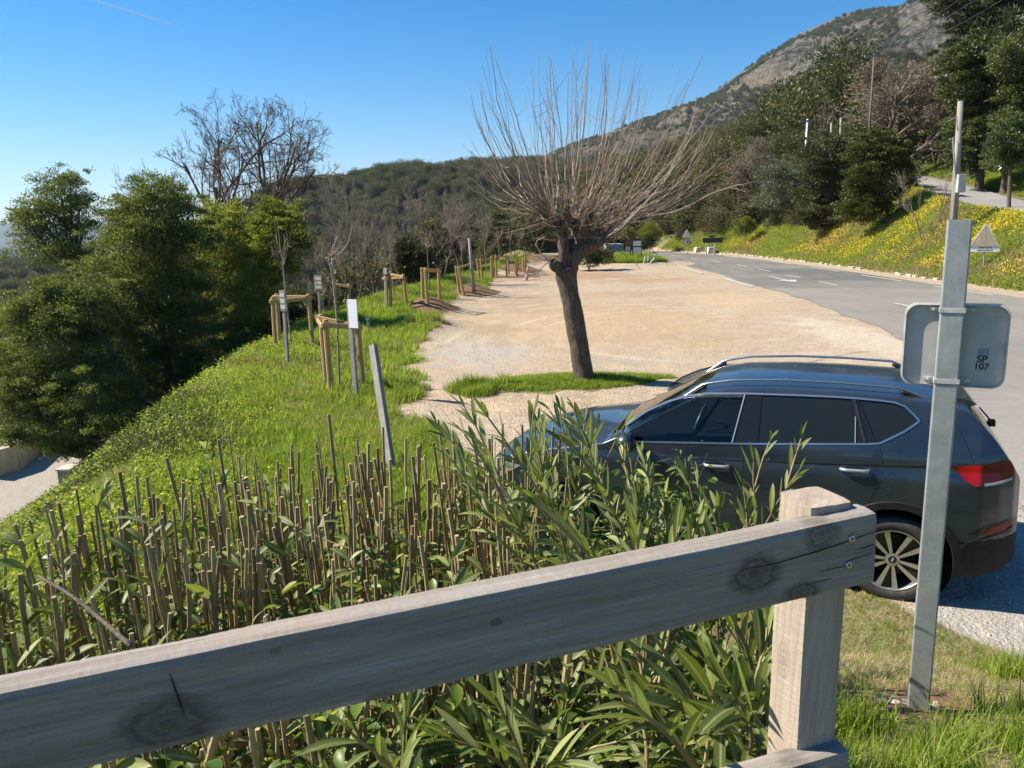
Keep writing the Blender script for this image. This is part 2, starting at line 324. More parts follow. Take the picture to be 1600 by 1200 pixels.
def build_mountain():
    x, y, F = polar(255, 2600, 330, -1.15, 1.15, 620); z = height(x, y)
    tag(obj('mountain', mesh_from('mountain', np.stack([x, y, z], 1), F, True), mat('mountain', m_mountain)), kind='structure')
    # lowland out to the horizon and the far blue ranges
    x, y, F = polar(2500, 9000, 60, -1.3, 1.3, 400)
    rr = np.hypot(x, y); az = np.arctan2(x, y)
    A, T = elev_tab([(-400, 368), (-60, 356), (0, 350), (60, 349), (110, 343), (165, 342), (230, 352), (330, 368), (450, 372), (700, 380), (1200, 380)])
    e = np.interp(az, A, T)+(fbm(az*60, az*0, 3)-.5)*.005
    z = -100+(H+e*7000+100)*np.exp(-((rr-7000)/1300)**2)
    tag(obj('distant_hills', mesh_from('distant_hills', np.stack([x, y, z], 1), F, True), mat('far_hill', lambda s: s.set(col=s.ramp(s.noise(.002, 5), [(.3, (.03, .04, .03)), (.7, (.07, .075, .05))]), rough=1.))), kind='structure')
# ------------------------------------------------------------------ road
RL = np.array([(4.6, -15), (4.5, 1), (4.0, 4.2), (3.9, 6), (4.3, 8), (5.3, 10.2), (6.9, 12.9), (8.0, 16), (8.7, 20), (9.5, 26), (9.95, 32), (10.35, 38), (10.4, 43), (9.9, 50), (8.1, 58), (4.5, 66), (-2, 74), (-9, 80)])
RRt = np.array([(16.6, -15), (16.6, 1), (16.6, 4.2), (16.6, 6), (16.6, 8), (16.6, 10.2), (16.6, 12.9), (16.6, 16), (16.6, 20), (16.7, 26), (16.8, 32), (16.8, 38), (16.7, 43), (16.3, 50), (15.2, 59), (12.2, 68), (4, 80), (-7, 90)])
def m_road(s):
    sx = s.n('SeparateXYZ'); s.l(s.pos(), sx.inputs[0]); X, Y = sx.outputs[0], sx.outputs[1]
    n1 = s.noise(.25, 4); n2 = s.noise(90, 3, .7); n3 = s.noise(2.0, 5, .65, stretch=(1, .16, 1)); v = s.vor(55, out='Color')
    col = s.ramp(n1, [(.35, (.225, .21, .185)), (.65, (.275, .255, .225))])
    # older darker resurfaced patch further up
    yy = s.math('ADD', Y, s.math('MULTIPLY', X, .35))
    pt = s.ramp(s.math('DIVIDE', s.math('ADD', yy, s.math('MULTIPLY', n1, .8)), 80.), [(.43, 0), (.435, 1), (.9, 1)])
    col = s.mix(s.math('MULTIPLY', pt, .8), col, s.ramp(n1, [(.4, (.15, .15, .135)), (.6, (.19, .19, .17))]))
    p2 = s.math('MULTIPLY', s.ramp(s.math('DIVIDE', yy, 80.), [(.475, 0), (.48, 1), (.58, 1), (.585, 0)]), s.ramp(s.math('DIVIDE', X, 20.), [(.64, 0), (.66, 1)]))
    col = s.mix(s.math('MULTIPLY', p2, .6), col, (.10, .11, .11))
    near = s.ramp(s.math('DIVIDE', s.math('ADD', Y, s.math('MULTIPLY', n1, 5.)), 30.), [(.2, 1), (.62, 0)])
    col = s.mix(s.math('MULTIPLY', near, .75), col, s.mix(.5, (.40, .38, .34), v, 'MULTIPLY'))
    col = s.mix(s.math('MULTIPLY', near, .35), col, (.38, .36, .32))
    col = s.mix(s.ramp(n2, [(.3, .3), (.7, 0)]), col, (.05, .05, .05)); col = s.mix(s.ramp(n3, [(.5, 0), (.75, .35)]), col, (.34, .30, .25))
    ed = s.attr('edge'); col = s.mix(s.ramp(s.math('ADD', ed, s.math('MULTIPLY', s.noise(1.3, 6, .75), .9)), [(.80, 0), (1.0, .45), (1.25, .97)]), col, s.mix(.34, s.ramp(s.noise(1.3, 5), [(.3, (.30, .22, .135)), (.7, (.41, .325, .22))]), v))
    s.set(col=col, rough=.9, spec=.2, nrm=s.bump(n2, .5, .01))
    tb = s.n('BsdfTransparent'); mx = s.n('MixShader'); s.l(s.ramp(s.math('ADD', ed, s.math('MULTIPLY', s.math('ADD', s.noise(2.2, 7, .75), s.noise(11, 4, .7)), .55)), [(.93, 0), (1.03, 1)]), mx.inputs[0]); s.l(s.p.outputs[0], mx.inputs[1]); s.l(tb.outputs[0], mx.inputs[2]); s.l(mx.outputs[0], s.out.inputs[0])
def build_road():
    t = np.linspace(0, 1, 900); k = np.linspace(0, 1, len(RL))
    a = np.stack([np.interp(t, k, RL[:, 0]), np.interp(t, k, RL[:, 1])], 1); b = np.stack([np.interp(t, k, RRt[:, 0]), np.interp(t, k, RRt[:, 1])], 1)
    a[:, 0] += (fbm(a[:, 1]*.6, a[:, 1]*.1, 3)-.5)*.7*sst(50, 20, a[:, 1])
    u = np.concatenate([[0, .004], np.linspace(.012, .988, 70), [.996, 1]])
    P = a[:, None]*(1-u[None, :, None])+b[:, None]*u[None, :, None]; m = len(u)
    z = height(P[..., 0], P[..., 1]); z = np.minimum(z, .08)*.4+.014-.022*(1-np.clip(u/.035, 0, 1))[None]-.03*np.clip((u-.985)/.015, 0, 1)[None]
    ed = np.maximum(sst(.13, 0, u)[None]*sst(50, 15, P[..., 1]), sst(.97, 1, u)[None]*.6)
    i = np.arange(len(t)-1)[:, None]*m; j = np.arange(m-1)[None]
    F = np.stack([i+j, i+j+1, i+m+j+1, i+m+j], -1).reshape(-1, 4)
    tag(obj('road', mesh_from('road', np.concatenate([P, z[..., None]], -1).reshape(-1, 3), F, True, {'edge': ed.ravel()}), mat('asphalt', m_road)), kind='structure')
    wm = mat('road_paint', lambda s: s.set(col=s.mix(s.ramp(s.noise(14, 5, .8), [(.40, 0), (.56, .85)]), (.62, .62, .59), (.24, .235, .22)), rough=.7))
    def poly(name, pts, zz=.0225+.012):
        p = np.array([(q[0], q[1], min(hz(q[0], q[1]), .08)*.4+zz) for q in pts]); return obj(name, mesh_from(name, p, [[list(range(len(p)))]]), wm)
    def line(name, x1, y1, x2, y2, w_):
        d = np.array([x2-x1, y2-y1]); d /= np.linalg.norm(d); n_ = np.array([-d[1], d[0]])*w_/2; a_ = np.array([x1, y1]); b_ = np.array([x2, y2])
        m_ = MB(); k_ = max(2, int(np.hypot(x2-x1, y2-y1)/1.0)); t_ = np.linspace(0, 1, k_)[:, None]; c = a_*(1-t_)+b_*t_
        V = np.concatenate([c-n_, c+n_]); V = np.concatenate([V, (np.minimum(height(V[:, 0], V[:, 1]), .08)*.4+.022)[:, None]], 1)
        m_.add(V, [[i, i+1, k_+i+1, k_+i] for i in range(k_-1)]); return m_.build(name, wm)
    for p0, p1, w_ in (((1040, 410.5), (1098, 427), .2), ((1128, 434), (1176, 448), .2)):
        A = G(*p0, .02); B = G(*p1, .02); tag(line('edge_line', A[0], A[1], B[0], B[1], w_), kind='structure')
    for y in np.arange(31, 62, 4.3):
        xx = 13.3+(.02*(y-40) if y < 45 else .1-.09*(y-45)); tag(line('centre_dash', xx, y, xx-(.02 if y < 45 else .13), y+1.9, .13), kind='structure')
    for y in np.arange(26, 58, 6.2):
        xx = 16.25 if y < 46 else 16.25-.06*(y-46); tag(line('verge_line', xx, y, xx-.05, y+3.6, .15), kind='structure')
    for y in (22., 34.):
        for q in ((((12.0, y), (12.16, y), (12.16, y+2.2), (12.0, y+2.2))), (((11.6, y), (12.08, y-1.3), (12.56, y)))):
            tag(poly('road_arrow', q), kind='structure')
    ks = MB()
    for y in np.arange(14, 60, .42):
        if vnoise(np.array([y*.7]), np.array([3.]))[0] < .45 or random.random() < .2: continue
        x = float(bankx(y))-.12+random.uniform(-.05, .05); l = random.uniform(.25, .42)
        ks.box((x+random.uniform(-.04, .04), y, .03), (.14, l*.8, random.uniform(.07, .14)), Matrix.Rotation(random.uniform(-.1, .1), 3, 'Z'))
    tag(ks.build('kerb', plain('kerb_stone', (.46, .42, .35), .9, scale=5, bump=.4), bevel=.02), kind='structure')
    # the upper road that climbs the bank
    ys = np.linspace(18, 75, 160); x0 = bankx(ys)+terrace(ys)/.74+.35; V = []
    for u_ in np.linspace(0, 1, 9): xx = x0+u_*3.7; V.append(np.stack([xx, ys, terrace(ys)+.05+0*xx], 1))
    V = np.stack(V, 1).reshape(-1, 3); i = np.arange(159)[:, None]*9; j = np.arange(8)[None]
    tag(obj('upper_road', mesh_from('upper_road', V, np.stack([i+j, i+j+1, i+9+j+1, i+9+j], -1).reshape(-1, 4), True),
        mat('lane_asphalt', lambda s: s.set(col=s.mix(s.ramp(s.noise(.5, 5), [(.45, 0), (.6, .5)]), (.24, .235, .23), (.33, .31, .28)), rough=.9, nrm=s.bump(s.noise(60), .4, .01)))), kind='structure')
# ------------------------------------------------------------------ scattering of uncountable growth
def scatter(name, P, rot, scl, idx, sources, label, cat, kind='stuff'):
    lib = bpy.data.collections.new(name+'_kinds')
    for k, me in enumerate(sources):
        o = bpy.data.objects.new('%s_kind_%02d' % (name, k), me); lib.objects.link(o)
    me = bpy.data.meshes.new(name); me.vertices.add(len(P)); me.vertices.foreach_set('co', np.asarray(P, np.float32).ravel())
    a = me.attributes.new('rot', 'FLOAT_VECTOR', 'POINT'); a.data.foreach_set('vector', np.asarray(rot, np.float32).ravel())
    a = me.attributes.new('scl', 'FLOAT_VECTOR', 'POINT'); s_ = np.asarray(scl, np.float32); s_ = np.repeat(s_[:, None], 3, 1) if s_.ndim == 1 else s_; a.data.foreach_set('vector', s_.ravel())
    a = me.attributes.new('idx', 'INT', 'POINT'); a.data.foreach_set('value', np.asarray(idx, np.int32))
    o = bpy.data.objects.new(name, me); COL.objects.link(o)
    ng = bpy.data.node_groups.new(name, 'GeometryNodeTree'); ng.interface.new_socket('Geometry', in_out='INPUT', socket_type='NodeSocketGeometry'); ng.interface.new_socket('Geometry', in_out='OUTPUT', socket_type='NodeSocketGeometry')
    gi = ng.nodes.new('NodeGroupInput'); go = ng.nodes.new('NodeGroupOutput'); ip = ng.nodes.new('GeometryNodeInstanceOnPoints'); ci = ng.nodes.new('GeometryNodeCollectionInfo')
    ci.inputs[0].default_value = lib; ci.inputs['Separate Children'].default_value = True; ci.inputs['Reset Children'].default_value = True
    def at(k, t):
        x = ng.nodes.new('GeometryNodeInputNamedAttribute'); x.data_type = t; x.inputs[0].default_value = k; return x.outputs[0]
    L = ng.links.new; L(gi.outputs[0], ip.inputs['Points']); L(ci.outputs[0], ip.inputs['Instance']); ip.inputs['Pick Instance'].default_value = True
    L(at('idx', 'INT'), ip.inputs['Instance Index']); L(at('rot', 'FLOAT_VECTOR'), ip.inputs['Rotation']); L(at('scl', 'FLOAT_VECTOR'), ip.inputs['Scale']); L(ip.outputs[0], go.inputs[0])
    md = o.modifiers.new('scatter', 'NODES'); md.node_group = ng
    return tag(o, label, cat, kind=kind)
def with_mat(me, *ms):
    for m in ms: me.materials.append(m)
    return me
# ------------------------------------------------------------------ tree makers
def branches(seed, base, dirv, length, rad, levels=4, kids=(4, 5, 5, 4), spread=.75, up=.15, wig=.12, shrink=.62, seg=5, rfall=.62, minr=.004, start=.3):
    """returns list of (points, radii, level)"""
    rs = np.random.default_rng(seed); out = []
    def grow(p, d, L_, r_, lv):
        n_ = seg if lv < 2 else max(3, seg-1); pts = [np.array(p, float)]; dd = unit(np.array(d, float)); rr = [r_]
        for i in range(n_):
            dd = unit(dd+rs.normal(size=3)*wig+np.array([0, 0, up*(.5 if lv == 0 else 1)])*.4); pts.append(pts[-1]+dd*L_/n_); rr.append(max(minr, r_*(1-(i+1)/n_*(.45 if lv < levels-1 else .8))))
        out.append((np.array(pts), np.array(rr), lv))
        if lv >= levels-1: return
        k_ = kids[lv] if lv < len(kids) else 3
        for q in range(k_):
            t = start+(1-start)*(q+rs.uniform(.2, .9))/k_ if lv == 0 else .25+.75*(q+rs.random())/k_
            f = min(t, .999)*n_; i = int(f); pp = pts[i]+(pts[i+1]-pts[i])*(f-i); base_d = unit(pts[min(i+1, n_)]-pts[i])
            s_ = unit(np.cross(base_d, rs.normal(size=3))); sp = spread*rs.uniform(.6, 1.25)
            nd = unit(base_d*math.cos(sp)+s_*math.sin(sp)); grow(pp, nd, L_*shrink*rs.uniform(.7, 1.2)*(1.15-.4*t), max(minr, rr[i]*rfall), lv+1)
        if lv > 0: pass
    grow(base, dirv, length, rad, 0); return out
def wood_mesh(name, br, sides=(8, 6, 4, 3, 3), merge=None):
    m = merge or MB()
    for P, r_, lv in br: m.tube(P, r_, sides[min(lv, len(sides)-1)], cap=False)
    return m if merge is not None else m.mesh(name, True)
def blob_leaves(blobs, n, size, aspect=.45, shell=.75, flat=0., up=.25):
    """leaf quads spread in ellipsoidal clumps [(c, (rx,ry,rz))], denser to the rim; each blob is itself broken into tufts"""
    C_ = np.array([b[0] for b in blobs], float); Rr = np.array([b[1] for b in blobs], float)
    wgt = (Rr.prod(1))**(2/3.); wgt /= wgt.sum(); bi = rng.choice(len(blobs), n, p=wgt)
    nt_ = 34; tc = unit(rng.normal(size=(len(blobs), nt_, 3))); tc[..., 2] = np.where(tc[..., 2] < -.5, -tc[..., 2], tc[..., 2]); tr = rng.uniform(.4, 1.2, (len(blobs), nt_, 1)); tr = np.where(rng.random(tr.shape) < .16, rng.uniform(1.25, 1.75, tr.shape), tr)
    ti = rng.integers(0, nt_, n); cen = tc[bi, ti]*tr[bi, ti]; off = rng.normal(size=(n, 3))*np.array([.19, .19, .09])
    off = off*np.where(tr[bi, ti] > 1.22, .6, 1.)
    loose = rng.random(n) < .3; q = unit(rng.normal(size=(n, 3)))*rng.random((n, 1))**.33
    loc = np.where(loose[:, None], q, cen+off); P = C_[bi]+loc*Rr[bi]
    Dv = unit(loc)+rng.normal(size=(n, 3))*.7+np.array([0, 0, up])
    return leafquads(P, Dv, size*rng.uniform(.6, 1.3, n), size*aspect*rng.uniform(.7, 1.2, n), rnd=np.clip(rng.random(n)*.7+rng.random(nt_*len(blobs))[(bi*nt_+ti)]*.4, 0, 1))
def crown_mesh(name, blobs, n, size, **k):
    V, F, a = blob_leaves(blobs, n, size, **k); return mesh_from(name, V, F, False, {'rnd': a})
def tip_leaves(br, n, size, spread, levels_from=2, aspect=.4, up=.2):
    T = [(P[-1]*t+P[-2]*(1-t)) for P, r_, lv in br if lv >= levels_from for t in (0, .5, 1)]; T = np.array(T)
    bi = rng.integers(0, len(T), n); P = T[bi]+rng.normal(size=(n, 3))*spread
    return leafquads(P, rng.normal(size=(n, 3))+np.array([0, 0, up]), size*rng.uniform(.6, 1.3, n), size*aspect, rnd=np.clip(rng.random(n)*.6+rng.random(len(T))[bi]*.5, 0, 1))
BARK = mat('bark', lambda s: s.set(col=s.ramp(s.noise(18, 5, .7, stretch=(1, 1, .25)), [(.3, (.06, .045, .032)), (.7, (.17, .135, .10))]), rough=.95, nrm=s.bump(s.noise(30, 5, .7, stretch=(1, 1, .2)), .8, .02)))
BARK_L = mat('pale_bark', lambda s: s.set(col=s.ramp(s.noise(10, 4), [(.3, (.20, .16, .13)), (.7, (.36, .31, .26))]), rough=.9))
BARK_G = mat('grey_twigs', lambda s: s.set(col=s.ramp(s.noise(3, 4), [(.3, (.15, .12, .095)), (.7, (.27, .225, .18))]), rough=.9))
L_OAK = leafmat('holm_oak_leaves', (.055, .060, .028), (.105, .11, .048), (.20, .19, .10), .25)
L_MIM = leafmat('mimosa_leaves', (.06, .08, .03), (.12, .15, .055), (.21, .24, .10), .4)
L_MIM2 = leafmat('mimosa_leaves_yellow', (.09, .11, .025), (.18, .205, .05), (.30, .31, .09), .45)
L_OLV = leafmat('olive_leaves', (.07, .085, .055), (.13, .15, .10), (.22, .24, .17), .2)
L_PINE = leafmat('pine_needles', (.035, .045, .02), (.07, .085, .033), (.13, .145, .06), .2)
L_IVY = leafmat('ivy_leaves', (.05, .065, .024), (.09, .115, .042), (.18, .20, .09), .25, rough=.35)
L_DRY = leafmat('dry_buds', (.12, .09, .07), (.22, .17, .13), (.34, .27, .20), .2)
L_HEDGE = leafmat('shrub_leaves', (.04, .055, .015), (.09, .12, .03), (.17, .19, .06), .3)
def tree(name, base, label, cat, group, wood, crown=None, wmat=None, cmat=None, rz=0., s=1.):
    r_ = empty(name, base, label, cat, group, rz); r_.scale = (s, s, s) if not hasattr(s, '__len__') else s
    obj('trunk', wood, wmat or BARK, r_)
    if crown is not None: obj('crown', crown, cmat or L_OAK, r_)
    return r_
def dup(root, loc, label, rz=0., s=1.):
    c = root.copy(); COL.objects.link(c); c.location = [float(v) for v in loc]; c.rotation_euler.z = rz; c.scale = (s, s, s) if not hasattr(s, '__len__') else s
    c['label'] = label
    for ch in root.children:
        d = ch.copy(); COL.objects.link(d); d.parent = c
        for g in ch.children: e = g.copy(); COL.objects.link(e); e.parent = d
    return c
def rand_blobs(seed, n, W_, D_, z0, z1, r0, r1, top=1.):
    rs = np.random.default_rng(seed); out = []
    for i in range(n):
        t = (i+.5)/n; z = z0+(z1-z0)*t; k_ = math.sqrt(max(.12, 1-(abs(2*t-1)**2.2)*top)); a = i*2.4+rs.random(); q = math.sqrt(rs.random())*k_
        r_ = rs.uniform(r0, r1); out.append(((W_*q*math.cos(a), D_*q*math.sin(a), z), (r_, r_, r_*rs.uniform(.65, .95))))
    return out
# ------------------------------------------------------------------ woodland masses
def lib_trees():
    S_ = []
    for k in range(3):    # evergreen oaks
        m = MB(); V, F, a = blob_leaves(rand_blobs(50+k, 9, 1.7, 1.7, 1.3, 4.3, 1.0, 1.6), 3400, .24, aspect=.6); m.add(V, F, a); S_.append(with_mat(m.mesh('wood_oak'), L_OAK))
    for k in range(2):    # bare
        m = wood_mesh('x', branches(70+k, (0, 0, 0), (0, 0, 1), 4.2, .14, 4, (7, 5, 5), spread=.6, up=.4, minr=.018), (4, 3, 3, 3), merge=MB()); S_.append(with_mat(m.mesh('wood_bare'), BARK_G))
    m = MB(); V, F, a = blob_leaves(rand_blobs(80, 8, 1.5, 1.5, 3.2, 6., .8, 1.4), 2600, .3, aspect=.25); m.add(V, F, a); m.tube([(0, 0, 0), (0, 0, 5)], [.18, .08], 5); S_.append(with_mat(m.mesh('wood_pine'), L_PINE))
    m = MB(); V, F, a = blob_leaves(rand_blobs(82, 6, 1.0, 1.0, .3, 1.3, .6, 1.0), 900, .22, aspect=.6); m.add(V, F, a); S_.append(with_mat(m.mesh('wood_scrub'), L_HEDGE))
    m = MB(); V, F, a = blob_leaves(rand_blobs(83, 7, 1.5, 1.5, 1., 3.8, .9, 1.4), 2300, .22, aspect=.4); m.add(V, F, a); S_.append(with_mat(m.mesh('wood_brown'), L_DRY))
    return S_
TREELINE = np.array([(-100, 460), (0, 395), (150, 390), (300, 330), (480, 300), (560, 300), (700, 288), (800, 300), (860, 325), (920, 325), (1000, 272), (1050, 248), (1100, 212), (1150, 180), (1200, 155), (1250, 125), (1330, 92), (1400, 150), (1450, 130), (1500, 70), (1600, 20)])
def below_line(x, y, top):
    q = (np.stack([x, y, top], 1)-CP)@CM.T; px = 800+FPX*q[:, 0]/q[:, 2]; py = 600+FPX*q[:, 1]/q[:, 2]
    return (py > np.interp(px, TREELINE[:, 0], TREELINE[:, 1])-6) | (q[:, 2] < 5) | (px > 1500) | (px < -150)
def build_woodland():
    S_ = lib_trees(); P = []; sc_ = []; idx = []
    rs = np.random.default_rng(11)
    def add(x, y, sz, ks, sink=.4, cull=True):
        z = height(x, y)-sink
        if cull: k_ = below_line(x, y, z+5.6*sz); x, y, z = x[k_], y[k_], z[k_]
        n = len(x); P.append(np.stack([x, y, z], 1)); sc_.append(sz*rs.uniform(.7, 1.25, n)); kk = rs.choice(ks, n); idx.append(kk); sc_[-1] = sc_[-1]*np.where((kk == 3) | (kk == 4), .62, 1.)
    # valley side left of the crest and beyond the lot
    n = 2600; y = rs.uniform(30, 170, n); x = crest(y)-rs.uniform(5, 110, n); ok = (np.hypot(x, y) > 34) & ((y > 44) | (crest(y)-x > 21)) & ~((crest(y)-x < 22) & (y < 34)); add(x[ok], y[ok], 1.15, [0, 1, 2, 3, 4, 3, 4, 7])
    n = 260; y = rs.uniform(72, 130, n); x = rs.uniform(-14, 16, n); ok = (x < 18-(y-66)*.9) | (x-bankx(y) > 3); add(x[ok], y[ok], .8, [0, 1, 2, 3, 4])
    # right hillside above the upper road
    n = 1500; y = rs.uniform(30, 190, n); x = bankx(y)+rs.uniform(14, 130, n); az = x/y; ok = az < 1.15; add(x[ok], y[ok], 1.15, [0, 1, 2, 0, 5, 3, 4, 7])
    n = 320; y = rs.uniform(60, 110, n); x = bankx(y)+rs.uniform(3.5, 16, n); add(x, y, .62, [0, 1, 2, 3, 4, 6])
    n = 3600; y = rs.uniform(78, 205, n); x = rs.uniform(-6, 95, n); add(x, y, .42, [0, 1, 2, 6, 6, 7], .3, cull=False)
    n = 500; y = rs.uniform(70, 100, n); x = rs.uniform(-8, 16, n); ok = (x < 16-(y-66)*.9) | (x-bankx(y) > 1.5); add(x[ok], y[ok], .5, [0, 1, 2, 6, 7], .2)
    n = 700; y = rs.uniform(60, 98, n); x = bankx(y)+rs.uniform(1.2, 15, n); add(x, y, .42, [0, 1, 2, 6, 6, 7, 7], .2)
    n = 160; y = rs.uniform(46, 62, n); x = bankx(y)+rs.uniform(2.6, 6.5, n); add(x, y, .34, [0, 1, 6, 6, 7], .2)
    P0 = np.concatenate(P); 
    scatter('woodland', P0, np.stack([P0[:, 0]*0, P0[:, 0]*0, rs.uniform(0, 6.28, len(P0))], 1), np.concatenate(sc_), np.concatenate(idx), S_, 'mixed evergreen and bare woodland covering the slopes around the lot', 'woodland')
    P.clear(); sc_.clear(); idx.clear()
    # ridge and mountain cover
    def sector(n, a0, a1, r0, r1): a = rs.uniform(a0, a1, n); r_ = np.sqrt(rs.uniform(r0**2, r1**2, n)); return r_*np.sin(a), r_*np.cos(a)
    x, y = sector(5200, -.5, .45, 170, 560); add(x, y, 1.3, [0, 1, 2, 0, 1, 3, 7], 1, cull=False)
    x, y = sector(2200, -.62, -.1, 460, 540); add(x, y, 1.2, [0, 1, 2, 5], 1, cull=False)
    x, y = sector(5000, -.05, .62, 200, 620); add(x, y, 1.35, [0, 1, 2, 0, 3, 7, 7], 1, cull=False)
    x, y = sector(26000, 0, .66, 520, 1190); 
    keep = (fbm(x*.02, y*.02, 4) > .45-.16*sst(950, 600, np.hypot(x, y))); add(x[keep], y[keep], .9, [0, 1, 2, 6, 6, 6], 1.4, cull=False)
    P0 = np.concatenate(P)
    scatter('mountain_scrub', P0, np.stack([P0[:, 0]*0, P0[:, 0]*0, rs.uniform(0, 6.28, len(P0))], 1), np.concatenate(sc_), np.concatenate(idx), S_, 'scrub and forest covering the far ridge and rocky mountainside', 'forest')
    x, y = sector(5200, -1.0, -.28, 110, 520); P.clear(); sc_.clear(); idx.clear(); add(x, y, 1.35, [0, 1, 2, 0, 3, 7], 1, cull=False); P0 = np.concatenate(P)
    scatter('valley_forest', P0, np.stack([P0[:, 0]*0, P0[:, 0]*0, rs.uniform(0, 6.28, len(P0))], 1), np.concatenate(sc_), np.concatenate(idx), S_, 'forest filling the valley below on the left', 'forest')
def build_haze():
    me = bpy.data.meshes.new('haze'); m = MB(); m.box((0, 3500, 230), (19500, 13000, 1000)); o = m.build('haze', None)
    mt = bpy.data.materials.new('haze'); mt.use_nodes = True; t = mt.node_tree; t.nodes.remove(t.nodes['Principled BSDF']); v = t.nodes.new('ShaderNodeVolumePrincipled')
    v.inputs['Color'].default_value = (.55, .75, 1, 1); v.inputs['Density'].default_value = .00007; v.inputs['Anisotropy'].default_value = .2; t.links.new(v.outputs[0], t.nodes['Material Output'].inputs['Volume'])
    o.data.materials.append(mt); tag(o, 'thin blue air haze in front of the far hills', 'haze', kind='stuff')
# ------------------------------------------------------------------ wooden railing in the foreground
def m_wood(s):
    c = s.co('Object'); wv = s.n('TexWave'); wv.wave_type = 'BANDS'; wv.bands_direction = 'Z'
    m = s.n('Mapping'); m.inputs['Scale'].default_value = (1.2, 6, 9); s.l(c, m.inputs[0]); s.l(m.outputs[0], wv.inputs['Vector'])
    wv.inputs['Scale'].default_value = 1.6; wv.inputs['Distortion'].default_value = 7; wv.inputs['Detail'].default_value = 5; wv.inputs['Detail Scale'].default_value = 1.1
    fine = s.noise(46, 7, .8, vec=c, stretch=(.05, 1, 1), dist=.6); big = s.noise(9, 5, vec=c, stretch=(.3, 1, 1)); grit = s.noise(260, 2, .8, vec=c)
    col = s.ramp(fine, [(.26, (.14, .125, .112)), (.45, (.245, .225, .204)), (.58, (.32, .297, .272)), (.77, (.50, .468, .435))])
    col = s.mix(s.ramp(wv.outputs['Fac'], [(.2, .0), (.5, .18), (.9, .0)]), col, (.12, .10, .085))
    col = s.mix(s.ramp(big, [(.4, 0), (.7, .45)]), col, (.30, .23, .16))
    # knots: rings round fixed places on the board
    for kx, kz, r_, st in KNOTS:
        v = s.n('VectorMath'); v.operation = 'SUBTRACT'; s.l(c, v.inputs[0]); v.inputs[1].default_value = (kx, 0, kz)
        m2 = s.n('VectorMath'); m2.operation = 'MULTIPLY'; s.l(v.outputs[0], m2.inputs[0]); m2.inputs[1].default_value = (.75, .0, 1.15)
        l_ = s.n('VectorMath'); l_.operation = 'LENGTH'; s.l(m2.outputs[0], l_.inputs[0])
        dd = s.math('ADD', s.math('DIVIDE', l_.outputs['Value'], r_), s.math('MULTIPLY', s.math('SUBTRACT', s.noise(60, 5, .7, vec=c, stretch=(.35, 1, 1)), .5), 1.1))
        rg = s.math('MULTIPLY', s.math('ADD', s.math('SINE', s.math('MULTIPLY', dd, 26.)), 1.), .10*st); dk = s.ramp(dd, [(.0, .62*st), (.25, .5*st), (.45, .42*st), (.56, .72*st), (.68, .5*st), (1.0, .0)]); rg = s.math('MULTIPLY', rg, s.ramp(dd, [(.3, 1), (1.25/1.3, 0)])); col = s.mix(s.math('MINIMUM', s.math('ADD', dk, rg), .95), col, (.05, .038, .03))
    col = s.mix(s.ramp(grit, [(.3, .2), (.6, 0)]), col, (.08, .07, .06))
    s.set(col=col, rough=.85, spec=.25, nrm=s.bump(s.math('ADD', s.math('MULTIPLY', fine, 1.), s.math('MULTIPLY', wv.outputs['Fac'], .25)), .55, .004))
KNOTS = [(-.217, -.058, .042, 1.), (-.10, -.018, .030, .8), (-1.03, -.085, .05, .9), (-.62, -.045, .008, .9), (-.78, -.12, .02, .8), (-.135, -.108, .03, .9), (-.9, -.02, .006, .6)]
RR = np.array([.56, 1.13, 2.422]); RU = unit([.9537, .2989, 0]); RN = np.array([-RU[1], RU[0], 0]); RUZ = unit(RU+np.array([0, 0, .0335]))
